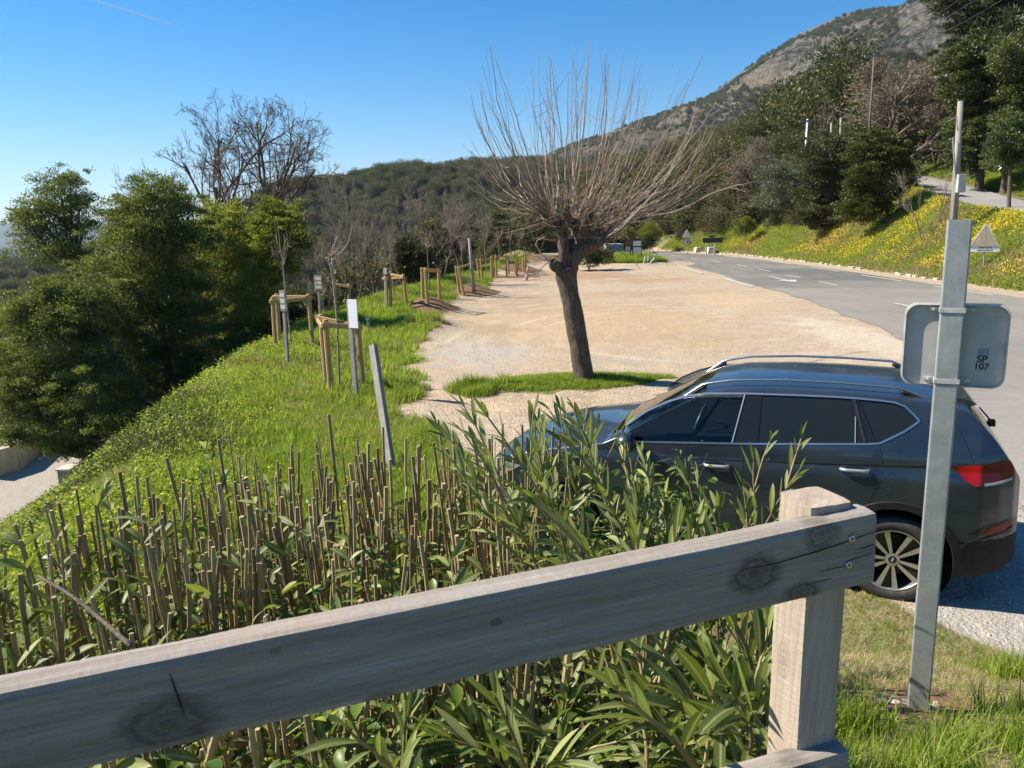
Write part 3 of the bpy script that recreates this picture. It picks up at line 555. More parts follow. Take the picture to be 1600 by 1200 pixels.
def rough_board(L_, h_, t_, nx=220, nz=10, ny=4, amp=.0014, endwave=.0, seed=0):
    """sawn board: x from -L to 0, z from -h to 0, y from 0 to t; a closed box with slightly uneven faces"""
    bm_ = MB(); rs = np.random.default_rng(seed)
    xs = -L_*(1-np.linspace(0, 1, nx)); V = []; ring = []
    for j in range(nz+1): ring.append((0, -h_*j/nz))
    for j in range(1, ny+1): ring.append((t_*j/ny, -h_))
    for j in range(1, nz+1): ring.append((t_, -h_+h_*j/nz))
    for j in range(1, ny): ring.append((t_-t_*j/ny, 0))
    ring = np.array(ring); m = len(ring); cen = ring.mean(0)
    # soften the corners
    r2 = ring.copy()
    for q in range(m):
        for (cy, cz) in ((0, 0), (0, -h_), (t_, 0), (t_, -h_)):
            if abs(ring[q, 0]-cy) < 1e-6 and abs(ring[q, 1]-cz) < 1e-6: r2[q] += np.sign(cen-ring[q])*.0022
    V = np.zeros((nx, m, 3)); V[..., 0] = xs[:, None]; V[..., 1] = r2[None, :, 0]; V[..., 2] = r2[None, :, 1]
    nn = np.sign(r2-cen)*(np.abs(np.abs(r2-cen)-np.array([t_, h_])/2) < .004)
    no = (fbm(xs[:, None]*5+seed, r2[None, :, 1]*60+r2[None, :, 0]*90, 3)-.5)*amp*2.2+rs.normal(size=(nx, m))*amp*.12
    V[..., 1] += nn[None, :, 0]*no; V[..., 2] += nn[None, :, 1]*no+(fbm(xs*3+seed, xs*0, 3)-.5)[:, None]*.004
    V = V.reshape(-1, 3); i = np.arange(nx-1)[:, None]*m; j = np.arange(m)[None]; k = (j+1) % m
    bm_.add(V, np.stack([i+j, i+k, i+m+k, i+m+j], -1).reshape(-1, 4))
    for e, s_ in ((0, 1), ((nx-1)*m, -1)):
        c = V[e:e+m].mean(0); bm_.V.append(c[None]+np.array([[(-1 if e == 0 else 1)*.0006, 0, 0]])); bm_.A.append(np.array([.5])); ci = bm_.n; bm_.n += 1
        bm_.T.append(np.array([[ci, e+(q+1) % m, e+q][::s_] for q in range(m)]))
    return bm_
def build_railing():
    wood = mat('weathered_wood', m_wood)
    r_ = empty('wooden_railing', (RR[0], RR[1], 1.33), 'weathered grey timber railing with knots and screws in the near foreground', 'railing')
    def place(o, loc, ux, n_, up): o.matrix_local = Matrix(((ux[0], n_[0], up[0], loc[0]-RR[0]), (ux[1], n_[1], up[1], loc[1]-RR[1]), (ux[2], n_[2], up[2], loc[2]-1.33), (0, 0, 0, 1)))
    up = np.cross(RUZ, RN)
    o = rough_board(3.2, .119, .046, nx=520, amp=.0012, seed=1).build('top_rail', wood, r_, smooth=False); place(o, RR, RUZ, RN, up)
    cr = MB()
    for pts, wd in (([(-.235, -.046), (-.19, -.0475), (-.14, -.044), (-.10, -.041), (-.073, -.0385), (-.03, -.0335), (0, -.030)], .0011), ([(-.06, -.07), (-.035, -.068), (-.006, -.0655)], .0007), ([(-.13, -.094), (-.105, -.0925), (-.08, -.093)], .0006), ([(-.105, -.077), (-.075, -.0765), (-.053, -.077)], .0006), ([(-.035, -.0535), (-.018, -.053), (0, -.05)], .0008), ([(-1.02, -.02), (-1.016, -.05), (-1.012, -.075)], .001)):
        p = np.array(pts); t = np.linspace(0, 1, 16); q = np.stack([np.interp(t, np.linspace(0, 1, len(p)), p[:, 0]), np.zeros(16)-.0012, np.interp(t, np.linspace(0, 1, len(p)), p[:, 1])+(fbm(t*9, t*0+p[0, 0]*50, 2)-.5)*.002], 1)
        cr.tube(q, wd*np.sin(np.pi*np.clip(t, .06, .94))**.5, 4)
    c_ = cr.build('crack', mat('crack', lambda s: s.set(col=(.012, .01, .009), rough=1)), r_); place(c_, RR, RUZ, RN, up)
    c_['kind'] = 'stuff'
    # post (long axis vertical): board built along x then stood up
    po = rough_board(1.15, .079, .081, nx=240, amp=.0012, seed=4).build('post', mat('weathered_wood_post', m_wood_post), r_)
    ptop = RR+RU*-.0990+RN*.030; ptop[2] = RR[2]+.0105
    place(po, ptop, np.array([0, 0, 1.]), RN, -RU)
    lo = rough_board(3.2, .115, .046, nx=300, amp=.0012, seed=9).build('lower_rail', wood, r_); q = RR+RUZ*-.02; q[2] -= .412; place(lo, q, RUZ, RN, up)
    zinc = mat('zinc_screw', lambda s: s.set(col=s.ramp(s.noise(300, 2, vec=s.co()), [(.3, (.35, .37, .38)), (.7, (.62, .64, .65))]), metal=.8, rough=.42))
    for sx, sz in ((-.047, -.033), (-.0505, -.0755), (-.062, -.450)):
        m = MB(); m.lathe([(0, .0006), (.0012, .0006), (.0016, .0022), (.0046, .0026), (.0056, .0016), (.0058, -.001)], 20)
        m.box((0, 0, .0010), (.0052, .0014, .0012)); m.box((0, 0, .0010), (.0014, .0052, .0012))
        s_ = m.build('screw', zinc, r_, smooth=True); loc = RR+RUZ*sx+up*sz-RN*.0012
        s_.matrix_local = Matrix(((RU[0], 0, -RN[0], loc[0]-RR[0]), (RU[1], 0, -RN[1], loc[1]-RR[1]), (0, 1, 0, loc[2]-1.33), (0, 0, 0, 1)))
        m = MB(); m.box((0, 0, .0022), (.005, .0012, .0006)).box((0, 0, .00225), (.0012, .005, .0006)); x_ = m.build('screw_recess', MATS['crack'], s_)
def m_wood_post(s):
    c = s.co('Object'); fine = s.noise(34, 6, .75, vec=c, stretch=(.05, 1, 1)); big = s.noise(4, 4, vec=c, stretch=(.4, 1, 1)); grit = s.noise(260, 2, .8, vec=c)
    wv = s.n('TexWave'); m = s.n('Mapping'); m.inputs['Scale'].default_value = (1.0, 10, 10); s.l(c, m.inputs[0]); s.l(m.outputs[0], wv.inputs['Vector']); wv.bands_direction = 'DIAGONAL'; wv.inputs['Scale'].default_value = 1.9; wv.inputs['Distortion'].default_value = 5; wv.inputs['Detail'].default_value = 3; wv.inputs['Detail Scale'].default_value = .7
    col = s.ramp(fine, [(.3, (.24, .195, .15)), (.5, (.36, .30, .24)), (.72, (.48, .415, .34))])
    col = s.mix(s.ramp(wv.outputs['Fac'], [(.3, 0), (.6, .4), (.8, 0)]), col, (.24, .18, .125)); col = s.mix(s.ramp(big, [(.4, 0), (.7, .3)]), col, (.42, .36, .29)); col = s.mix(s.ramp(grit, [(.3, .2), (.6, 0)]), col, (.1, .08, .06))
    v = s.n('VectorMath'); v.operation = 'SUBTRACT'; s.l(c, v.inputs[0]); v.inputs[1].default_value = (-.285, .045, 0); m2 = s.n('VectorMath'); m2.operation = 'MULTIPLY'; s.l(v.outputs[0], m2.inputs[0]); m2.inputs[1].default_value = (.55, 1.1, 0.)
    l_ = s.n('VectorMath'); l_.operation = 'LENGTH'; s.l(m2.outputs[0], l_.inputs[0]); dd = s.math('ADD', s.math('DIVIDE', l_.outputs['Value'], .02), s.math('MULTIPLY', s.math('SUBTRACT', fine, .5), .25))
    col = s.mix(s.ramp(dd, [(0, .2), (.18, .6), (.3, .1), (.5, .45), (.6, .1), (.9, .3), (1., 0)]), col, (.16, .12, .09))
    s.set(col=col, rough=.85, spec=.25, nrm=s.bump(fine, .5, .004))
# ------------------------------------------------------------------ galvanised sign seen from behind
def text_obj(name, txt, size, mt, parent, loc, rot, ext=.0004, align='CENTER', space=1.):
    cu = bpy.data.curves.new(name, 'FONT'); cu.body = txt; cu.size = size; cu.extrude = ext; cu.align_x = align; cu.align_y = 'CENTER'; cu.space_character = space; cu.offset = size*.022
    tmp = bpy.data.objects.new('tmp', cu); COL.objects.link(tmp); dg = bpy.context.evaluated_depsgraph_get(); me = bpy.data.meshes.new_from_object(tmp.evaluated_get(dg)); bpy.data.objects.remove(tmp)
    me.name = name; o = obj(name, me, mt, parent); o.location = loc; o.rotation_euler = rot; return o
def rrect(w_, h_, r_, n=8):
    P = []
    for cx, cy, a0 in ((w_/2-r_, h_/2-r_, 0), (-w_/2+r_, h_/2-r_, 90), (-w_/2+r_, -h_/2+r_, 180), (w_/2-r_, -h_/2+r_, 270)):
        for k in range(n+1): a = R(a0+90*k/n); P.append((cx+r_*math.cos(a), cy+r_*math.sin(a)))
    return P
def m_galv(s):
    c = s.co('Object'); v = s.vor(38, vec=c, out='Color'); n1 = s.noise(14, 5, .7, vec=c); n2 = s.noise(9, 4, vec=c, stretch=(1, 1, .25)); sc_ = s.noise(55, 4, .8, vec=c)
    col = s.ramp(n1, [(.3, (.27, .295, .29)), (.7, (.38, .405, .395))]); col = s.mix(.05, col, v, 'OVERLAY')
    col = s.mix(s.ramp(n2, [(.55, 0), (.72, .4)]), col, (.52, .56, .56))
    sp = s.n('SeparateXYZ'); s.l(c, sp.inputs[0]); pk = s.math('MULTIPLY', s.ramp(sc_, [(.66, 0), (.69, 1)]), s.ramp(s.math('DIVIDE', sp.outputs[2], 2.), [(.5, 0), (.55, 1), (.66, 1), (.69, 0)]))
    col = s.mix(pk, col, (.62, .58, .50))
    s.set(col=col, metal=.35, rough=.55, nrm=s.bump(n1, .12, .003))
def build_sign():
    Yb = 2.93; bx, by, _ = D(1435, 1098, Yb); tx, ty, tz = D(1500, 343, Yb-.02)
    zb = hz(bx, by)-.03; r_ = empty('road_sign', (bx, by, zb), 'square road sign seen from behind on a galvanised steel post by the railing', 'sign')
    galv = mat('galvanised_steel', m_galv); Hh = tz-zb; lean = np.array([tx-bx, ty-by, Hh]); 
    # frame: post stands square on to the panel; face toward camera, turned a little
    a = R(-26); X = np.array([math.cos(a), math.sin(a), 0]); Z = unit(lean); Yv = unit(np.cross(Z, X)); X = np.cross(Yv, Z)
    Mx = Matrix(((X[0], Yv[0], Z[0], 0), (X[1], Yv[1], Z[1], 0), (X[2], Yv[2], Z[2], 0), (0, 0, 0, 1)))
    def put(o): o.matrix_local = Mx@o.matrix_local; return o
    L_ = np.linalg.norm(lean); m = MB(); P = rrect(.082, .042, .006, 3); m2 = MB()
    n_ = len(P); V = np.array([(p[0], p[1], z) for z in np.linspace(0, L_, 24) for p in P]+[(p[0]*.94, p[1]*.88, z) for z in (L_, L_-.12) for p in P])
    F = [[k*n_+i, k*n_+(i+1) % n_, (k+1)*n_+(i+1) % n_, (k+1)*n_+i] for k in range(25) for i in range(n_)]
    m.add(V, F); m.add(np.array([(p[0]*.95, p[1]*.9, L_-.12) for p in P]+[(0, 0, L_-.12)]), [[n_, i, (i+1) % n_] for i in range(n_)]); put(m.build('post', galv, r_, smooth=False))
    # panel plane just behind the post
    grey = mat('sign_back', lambda s: s.set(col=s.ramp(s.noise(7, 5, vec=s.co()), [(.3, (.36, .35, .33)), (.7, (.48, .47, .44))]), rough=.55, metal=.1))
    rim = mat('sign_rim', lambda s: s.set(col=s.ramp(s.noise(30, 5, .8, vec=s.co()), [(.35, (.38, .37, .34)), (.6, (.62, .61, .57))]), rough=.5, metal=.3))
    pc = ray(1489, 536); t = (by+.045)/pc[1]; pcw = CP+pc*t; loc = Mx.inverted()@Vector((pcw[0]-bx, pcw[1]-by, pcw[2]-zb)); cx, cz = loc.x, loc.z
    W_, H_ = .352, .322; m = MB(); m.prism(rrect(W_, H_, .045), (cx, .030, cz), (1, 0, 0), (0, 0, 1), (0, 1, 0), .002); pn = put(m.build('sign_panel', grey, r_))
    rr = rrect(W_, H_, .045); rr.append(rr[0]); q = np.array([(cx+p[0], .0235, cz+p[1]) for p in rr])
    m = MB(); ins = np.array([(cx+p[0]*.965, .012, cz+p[1]*.962) for p in rr]); out_ = np.array([(cx+p[0], .014, cz+p[1]) for p in rr]); bk = np.array([(cx+p[0], .0335, cz+p[1]) for p in rr])
    k_ = len(rr); bi = np.array([(cx+p[0]*.985, .0295, cz+p[1]*.983) for p in rr])
    m.add(np.concatenate([bk, out_, ins, bi]), [[a_*k_+i, a_*k_+i+1, (a_+1)*k_+i+1, (a_+1)*k_+i] for a_ in range(3) for i in range(k_-1)])
    put(m.build('panel_rim', rim, r_, smooth=False))
    for dz in (.139, -.134):
        m = MB(); m.box((0, -.0235, cz+dz), (.088, .003, .018)).box((-.043, .002, cz+dz), (.003, .05, .018)).box((.043, .002, cz+dz), (.003, .05, .018)); m.box((cx*.5+.055, .0255, cz+dz), (.035, .007, .016)); m.box((-.062, .0255, cz+dz), (.03, .007, .016)); m.lathe([(0, .012), (.006, .012), (.006, 0)], 6, Matrix.Translation((-.062, .022, cz+dz))@Matrix.Rotation(R(90), 4, 'X')).lathe([(0, .012), (.006, .012), (.006, 0)], 6, Matrix.Translation((.066, .022, cz+dz))@Matrix.Rotation(R(90), 4, 'X'))
        put(m.build('clamp', rim, r_, bevel=.001))
    ink = mat('ink', lambda s: s.set(col=(.02, .022, .025), rough=.6)); blue = mat('blue_label', lambda s: s.set(col=s.ramp(s.noise(60, 3, vec=s.co()), [(.3, (.005, .04, .22)), (.7, (.02, .09, .36))]), rough=.5)); pale = mat('faded_label', lambda s: s.set(col=(.30, .36, .42), rough=.5))
    lx = cx+.098
    def puttext(tx, sz, mt, loc): o = text_obj('lettering', tx, sz, mt, r_, (0, 0, 0), (0, 0, 0), .0003); o.matrix_local = Mx@(Matrix.Translation(loc)@Matrix.Rotation(R(90), 4, 'X'))
    m = MB(); m.prism(rrect(.036, .03, .002), (lx+.002, .0293, cz-.025), (1, 0, 0), (0, 0, 1), (0, -1, 0), .0004); put(m.build('sticker', mat('grey_label', lambda s: s.set(col=(.23, .26, .29), rough=.5)), r_))
    puttext('SP', .037, ink, (lx, .0290, cz-.052)); puttext('107', .034, ink, (lx, .0290, cz-.080))
    m = MB(); m.prism([(.020*math.cos(t), .012*math.sin(t)) for t in np.linspace(0, 2*np.pi, 24, endpoint=False)], (lx, .0293, cz-.108), (1, 0, 0), (0, 0, 1), (0, -1, 0), .0006); put(m.build('oval_label', blue, r_))
    puttext('NF', .017, mat('white_ink', lambda s: s.set(col=(.6, .65, .7), rough=.5)), (lx, .0282, cz-.108))
    m = MB(); rs = random.Random(3)
    for k in range(38): a_ = rs.uniform(0, 6.28); q_ = rs.uniform(.02, .16); s_ = rs.uniform(.012, .034); m.lathe([(0, s_*.3), (s_*.6, s_*.25), (s_, 0), (s_*.7, -s_*.4)], 6, Matrix.Translation((-.07+q_*math.cos(a_)*1.2, q_*math.sin(a_)*.7, .02))@Matrix.Rotation(rs.uniform(0, 1), 4, 'X'))
    m.build('footing', plain('concrete_crumb', (.46, .38, .28), .95, scale=30, bump=.6), r_)
# ------------------------------------------------------------------ the parked car
ZS = [.15, .2, .3, .45, .6, .8, .95, 1.0, 1.045, 1.075, 1.12, 1.17, 1.2, 1.35, 1.5, 1.56, 1.60, 1.66]
YS = [.80, .855, .885, .905, .915, .922, .918, .908, .894, .892, .886, .876, .862, .797, .722, .688, .655, .57]
_zz = np.linspace(.1, 1.7, 400); _yy = np.interp(_zz, ZS, YS); _k = np.exp(-np.linspace(-2, 2, 9)**2); _yy = np.convolve(np.pad(_yy, 4, 'edge'), _k/_k.sum(), 'valid')
def Sd(z): return np.interp(z, _zz, _yy)
XT = np.array([-.835, -.832, -.826, -.815, -.798, -.76, -.715, -.64, -.55, -.48, -.44, -.38, -.25, 0, .4, .8, 1.2, 1.42, 1.6, 1.85, 2.1, 2.22, 2.35, 2.7, 3.0, 3.2, 3.32, 3.40, 3.45, 3.47])
ZT = np.array([.60, .72, .85, .95, 1.02, 1.09, 1.17, 1.29, 1.41, 1.495, 1.515, 1.53, 1.56, 1.59, 1.615, 1.625, 1.612, 1.575, 1.50, 1.36, 1.215, 1.155, 1.135, 1.10, 1.05, .99, .92, .83, .72, .60])
XW = [-.835, -.825, -.805, -.755, -.67, -.54, -.3, 0, 2.5, 2.9, 3.2, 3.35, 3.43, 3.47]; WW = [.56, .66, .77, .86, .925, .97, .99, 1., 1., .99, .95, .87, .78, .68]
XB = [-.835, -.825, -.79, -.67, -.5, 0, 3, 3.3, 3.42, 3.47]; ZB = [.56, .44, .36, .30, .24, .2, .2, .24, .3, .5]
def ztop(x): return np.interp(x, XT, ZT)
def sideY(x, z): return Sd(z)*np.interp(x, XW, WW)
DLO = np.array([[2.028, 1.262], [1.876, 1.372], [1.70, 1.455], [1.55, 1.500], [1.40, 1.524], [1.087, 1.534], [.70, 1.534], [.454, 1.531], [.301, 1.527], [.14, 1.518], [0.02, 1.506], [-.046, 1.482], [-.10, 1.432], [-.143, 1.386], [-.10, 1.35], [-.042, 1.308], [.115, 1.222], [.20, 1.212], [.442, 1.199], [1.083, 1.165], [1.6, 1.145], [1.95, 1.13], [2.05, 1.15]])
def inside(px, pz, poly):
    c = np.zeros(px.shape, bool); n = len(poly); j = n-1
    for i in range(n):
        a, b = poly[i], poly[j]; k = ((a[1] > pz) != (b[1] > pz)); with_ = (b[0]-a[0])*(pz-a[1])/((b[1]-a[1])+1e-12)+a[0]; c ^= k & (px < with_); j = i
    return c
def side_patch(poly, off, res=.02, sgn=1, thick=0):
    """patch of the body's side with an exact outline, lying off outside it"""
    import bmesh
    bm = bmesh.new(); f = bm.faces.new([bm.verts.new((p[0], 0, p[1])) for p in poly]); P = np.array(poly)
    for ax, k in ((0, 0), (2, 1)):
        for v in np.arange(P[:, k].min()+res, P[:, k].max(), res):
            co = [0, 0, 0]; co[ax] = v; no = [0, 0, 0]; no[ax] = 1
            bmesh.ops.bisect_plane(bm, geom=bm.verts[:]+bm.edges[:]+bm.faces[:], plane_co=co, plane_no=no)
    for v in bm.verts: v.co.y = sgn*(float(sideY(v.co.x, v.co.z))+off)
    bmesh.ops.recalc_face_normals(bm, faces=bm.faces[:])
    if bm.faces and sum(f.normal.y for f in bm.faces)*sgn < 0: bmesh.ops.reverse_faces(bm, faces=bm.faces[:])
    me = bpy.data.meshes.new('patch'); bm.to_mesh(me); bm.free()
    for p in me.polygons: p.use_smooth = True
    return me
def strip(poly, w_, off, closed=False, sgn=1, h=.004, n=90):
    """raised band following a line on the side"""
    p = np.array(poly, float); 
    if closed: p = np.concatenate([p, p[:1]])
    l = np.concatenate([[0], np.cumsum(np.linalg.norm(np.diff(p, axis=0), axis=1))]); t = np.linspace(0, l[-1], n); q = np.stack([np.interp(t, l, p[:, 0]), np.interp(t, l, p[:, 1])], 1)
    T = unit(np.gradient(q, axis=0)); Nn = np.stack([-T[:, 1], T[:, 0]], 1); m = MB(); rows = []
    for k, (a, b) in enumerate(((-.5, -.004), (-.42, h), (.42, h), (.5, -.004))): r = q+Nn*a*w_; rows.append(np.stack([r[:, 0], sgn*(sideY(r[:, 0], r[:, 1])+off+b), r[:, 1]], 1))
    V = np.concatenate(rows); F = [[k*n+i, k*n+i+1, (k+1)*n+i+1, (k+1)*n+i] for k in range(3) for i in range(n-1)]
    m.add(V, np.array(F)[:, ::(1 if sgn > 0 else -1)]); return m
def arc_pts(cx, cz, r_, a0, a1, n=40): t = np.radians(np.linspace(a0, a1, n)); return [(cx+r_*math.cos(a), cz+r_*math.sin(a)) for a in t]
def m_paint(s):
    c = s.co('Object'); sp = s.noise(35, 6, .8, vec=c); dust = s.noise(3, 5, vec=c)
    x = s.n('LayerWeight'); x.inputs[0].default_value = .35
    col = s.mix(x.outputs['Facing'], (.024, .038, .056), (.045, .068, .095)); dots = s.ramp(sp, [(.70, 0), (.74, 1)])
    col = s.mix(s.math('MULTIPLY', dots, .35), col, (.30, .30, .28)); col = s.mix(s.ramp(dust, [(.4, .0), (.8, .10)]), col, (.26, .25, .21))
    s.set(col=col, metal=.45, rough=s.ramp(dust, [(.3, .26), (.8, .38)]), coat=.75, crough=.035)
def car_mats():
    return dict(paint=mat('car_paint', m_paint), glass=mat('tinted_glass', lambda s: s.set(col=s.mix(s.ramp(s.noise(60, 6, .8, vec=s.co()), [(.68, 0), (.72, .35)]), (.012, .018, .022), (.25, .25, .24)), rough=.04, spec=.2, coat=.0)),
        clear=mat('clear_glass', clear_glass), black=mat('black_plastic', lambda s: s.set(col=s.ramp(s.noise(14, 5, vec=s.co()), [(.3, (.014, .014, .0145)), (.7, (.026, .026, .026))]), spec=.2, rough=.55)),
        gloss=mat('gloss_black', lambda s: s.set(col=(.012, .012, .013), rough=.12)), chrome=mat('satin_chrome', lambda s: s.set(col=(.55, .55, .55), metal=1., rough=.32)), rubber=mat('rubber', lambda s: s.set(col=s.ramp(s.noise(30, 5, vec=s.co()), [(.3, (.028, .027, .026)), (.7, (.06, .056, .05))]), rough=.8)),
        alloy=mat('machined_alloy', lambda s: s.set(col=s.ramp(s.noise(40, 4, vec=s.co()), [(.3, (.50, .50, .49)), (.7, (.66, .66, .65))]), metal=.8, rough=.33)), dark=mat('dark_alloy', lambda s: s.set(col=(.02, .02, .021), rough=.4)), red=mat('red_lens', m_lens), silver=mat('silver_trim', lambda s: s.set(col=(.45, .46, .46), metal=.6, rough=.35)), cabin=mat('cabin', lambda s: s.set(col=(.03, .03, .032), rough=.9)))
def clear_glass(s):
    t = s.n('BsdfTransparent'); t.inputs[0].default_value = (.30, .37, .38, 1); g = s.n('BsdfGlossy'); g.inputs['Roughness'].default_value = .03; f = s.n('Fresnel'); f.inputs[0].default_value = 1.55
    m = s.n('MixShader'); s.l(f.outputs[0], m.inputs[0]); s.l(t.outputs[0], m.inputs[1]); s.l(g.outputs[0], m.inputs[2])
    d = s.n('BsdfDiffuse'); d.inputs[0].default_value = (.35, .35, .33, 1); m2 = s.n('MixShader'); s.l(s.ramp(s.noise(60, 6, .8, vec=s.co()), [(.66, 0), (.72, .4)]), m2.inputs[0]); s.l(m.outputs[0], m2.inputs[1]); s.l(d.outputs[0], m2.inputs[2]); s.l(m2.outputs[0], s.out.inputs[0])
def m_lens(s):
    c = s.co('Object'); sp = s.n('SeparateXYZ'); s.l(c, sp.inputs[0]); v = s.n('TexWave'); v.inputs['Scale'].default_value = 30; s.l(c, v.inputs['Vector'])
    col = s.ramp(s.math('MULTIPLY', sp.outputs[0], -1.), [(.37, (.05, .002, .002)), (.42, (.28, .002, .002)), (.52, (.40, .004, .003)), (.55, (.08, .003, .003)), (.72, (.13, .005, .005))])
    s.set(col=col, rough=.2, spec=.35, coat=.2, crough=.05, nrm=s.bump(v.outputs['Fac'], .2, .002))
def build_car(base, yaw, pitch, roll, label, simple=False):
    K = car_mats(); car = empty('parked_car', base, label, 'car'); 
    Fw = np.array([math.cos(yaw)*math.cos(pitch), math.sin(yaw)*math.cos(pitch), math.sin(pitch)]); L_ = np.array([-math.sin(yaw), math.cos(yaw), 0]); U_ = np.cross(Fw, L_); L_, U_ = L_*math.cos(roll)+U_*math.sin(roll), U_*math.cos(roll)-L_*math.sin(roll)
    car.matrix_world = Matrix(((Fw[0], L_[0], U_[0], base[0]), (Fw[1], L_[1], U_[1], base[1]), (Fw[2], L_[2], U_[2], base[2]), (0, 0, 0, 1)))
    nx = 330; xs = np.unique(np.concatenate([np.linspace(-.835, 3.47, nx), np.linspace(-.835, -.78, 14), np.linspace(3.40, 3.47, 14)])); nx = len(xs); ns, nt_ = 62, 18
    zt = ztop(xs); zb = np.interp(xs, XB, ZB); edge = np.interp(xs, [-.9, -.7, -.45, -.2, 1.3, 1.6, 2.2, 2.6, 3.3, 3.47], [.02, .035, .06, .065, .06, .07, .05, .07, .10, .03]); ze = np.maximum(zt-edge, zb+.02)
    V = np.zeros((nx, 2*(ns+nt_)+1, 3)); u = np.linspace(0, 1, ns)
    for i in range(nx):
        z = zb[i]+(ze[i]-zb[i])*u; y = sideY(xs[i], z); t = np.linspace(0, 1, nt_+2)[1:]; ye = y[-1]
        # arc from side edge to the crown
        yt = ye*(1-t)**1.0; zz = ze[i]+(zt[i]-ze[i])*(1-(1-t)**2.6)
        half = np.stack([np.concatenate([y, yt]), np.concatenate([z, zz])], 1)      # ends at y=0
        full = np.concatenate([half, half[-2::-1]*np.array([-1, 1])]); V[i, :, 0] = xs[i]; V[i, :, 1:] = full[:V.shape[1]]
    m_ = V.shape[1]; i = np.arange(nx-1)[:, None]*m_; j = np.arange(m_-1)[None]; F = np.stack([i+j, i+m_+j, i+m_+j+1, i+j+1], -1).reshape(-1, 4)[:, ::-1]
    Vf = V.reshape(-1, 3); c = Vf[F].mean(1); side = np.abs(c[:, 1]) > .45
    jj = np.broadcast_to(j, (nx-1, m_-1)).ravel(); is_side = (jj < ns-1) | (jj >= m_-ns)
    arch = (((c[:, 0])**2+(c[:, 2]-.35)**2 < .400**2) | ((c[:, 0]-2.634)**2+(c[:, 2]-.35)**2 < .400**2)) & is_side
    win = inside(c[:, 0], c[:, 2], DLO) & is_side & (np.abs(c[:, 1]) > .5)
    wsx = np.interp(c[:, 0], [1.36, 1.46], [0, 1])*(c[:, 0] < 2.20)*(~is_side)*(np.abs(c[:, 1]) < sideY(c[:, 0], ztop(c[:, 0])-.05)*.94)
    rw = (c[:, 0] < -.47)*(c[:, 0] > -.70)*(~is_side)*(np.abs(c[:, 1]) < sideY(c[:, 0], ztop(c[:, 0])-.05)*.93)
    low = (c[:, 2] < np.interp(c[:, 0], [-.9, -.5, -.35, 3, 3.47], [.60, .535, .36, .36, .5])) & ~arch
    ws = (wsx > .5) & ~is_side; rwm = rw.astype(bool)
    keep = ~(arch | win | ws | rwm)
    body = obj('body', mesh_from('car_body', Vf, F[keep & ~low], True), K['paint'], car)
    obj('lower_cladding', mesh_from('lower_cladding', Vf, F[keep & low], True), K['black'], car)
    obj('windscreen', mesh_from('windscreen', Vf, F[ws], True), K['clear'], car); obj('rear_window', mesh_from('rear_window', Vf, F[rwm], True), K['tint'] if 'tint' in K else K['glass'], car)
    # bottom and arches
    m = MB(); m.box((1.3, 0, .26), (3.6, 1.55, .10)); 
    for ax in (0., 2.634):
        for s_ in (1, -1): m.lathe([(.40, 0), (.40, .30), (0, .30)], 40, Matrix.Translation((ax, s_*.895, .35))@Matrix.Rotation(R(90*s_), 4, 'X'))
    m.build('underbody', mat('underbody', lambda s: s.set(col=(.008, .008, .008), rough=1)), car)
    # cabin
    m = MB(); m.box((.9, 0, 1.13), (2.5, 1.62, .05)); 
    for x_, w_ in ((1.05, .50), (.12, .50)):
        for s_ in (1, -1):
            m.box((x_-.12, s_*.37, 1.20), (.13, .46, .44)); m.box((x_-.16, s_*.37, 1.46), (.09, .24, .14))
    m.box((1.75, 0, 1.13), (.5, 1.5, .10)); m.box((-.15, 0, 1.2), (.6, 1.4, .12)); m.build('cabin_trim', K['cabin'], car, bevel=.02)
    m = MB(); t = np.linspace(0, 2*np.pi, 30); c0 = np.array([1.52, .37, 1.18]); ax = unit([-.35, 0, 1]); 
    m.tube(np.array([c0+.17*(math.cos(a)*np.array([0, 1, 0])+math.sin(a)*ax) for a in t]), .014, 6, cap=False); m.tube([c0, c0+ax*.15], .012, 5).tube([c0+np.array([0, -.15, 0]), c0+np.array([0, .15, 0])], .014, 5)
    m.build('steering_wheel', K['silver'], car, smooth=True)
    wheel0 = None
    for s_ in (1, -1):
        # glass
        fr = [[2.028, 1.262], [1.876, 1.372], [1.70, 1.455], [1.55, 1.500], [1.40, 1.524], [1.087, 1.534], [1.178, 1.16], [1.6, 1.145], [1.95, 1.13]]
        o = obj('side_window', side_patch(fr, -.008, .05, s_), K['clear'], car)
        o = obj('side_window', side_patch([[.967, 1.534], [.70, 1.534], [.454, 1.531], [.325, 1.528], [.277, 1.205], [.442, 1.199], [.975, 1.170]], -.008, .05, s_), K['glass'], car)
        o = obj('side_window', side_patch([[.279, 1.526], [.14, 1.518], [0.02, 1.506], [-.046, 1.482], [-.143, 1.386], [-.042, 1.308], [.115, 1.222], [.145, 1.218]], -.008, .04, s_), K['glass'], car)
        m = MB(); 
        o = obj('window_pillar', side_patch([[1.087, 1.534], [.967, 1.534], [.975, 1.170], [1.178, 1.16]], -.004, .06, s_), K['gloss'], car)
        o = obj('window_pillar', side_patch([[.331, 1.528], [.272, 1.526], [.138, 1.218], [.285, 1.205]], -.003, .06, s_), K['gloss'], car)
        strip([(.300, 1.524), (.215, 1.215)], .022, .0, sgn=s_).build('pillar_trim', K['black'], car)
        strip([(1.172, 1.17), (1.095, 1.53)], .010, .0, sgn=s_).build('pillar_trim', K['silver'], car)
        strip([(.283, 1.21), (.286, 1.40)], .008, .0, sgn=s_).build('pillar_trim', K['silver'], car)
        strip(DLO, .015, .001, True, s_, n=300).build('chrome_surround', K['chrome'], car, smooth=False)
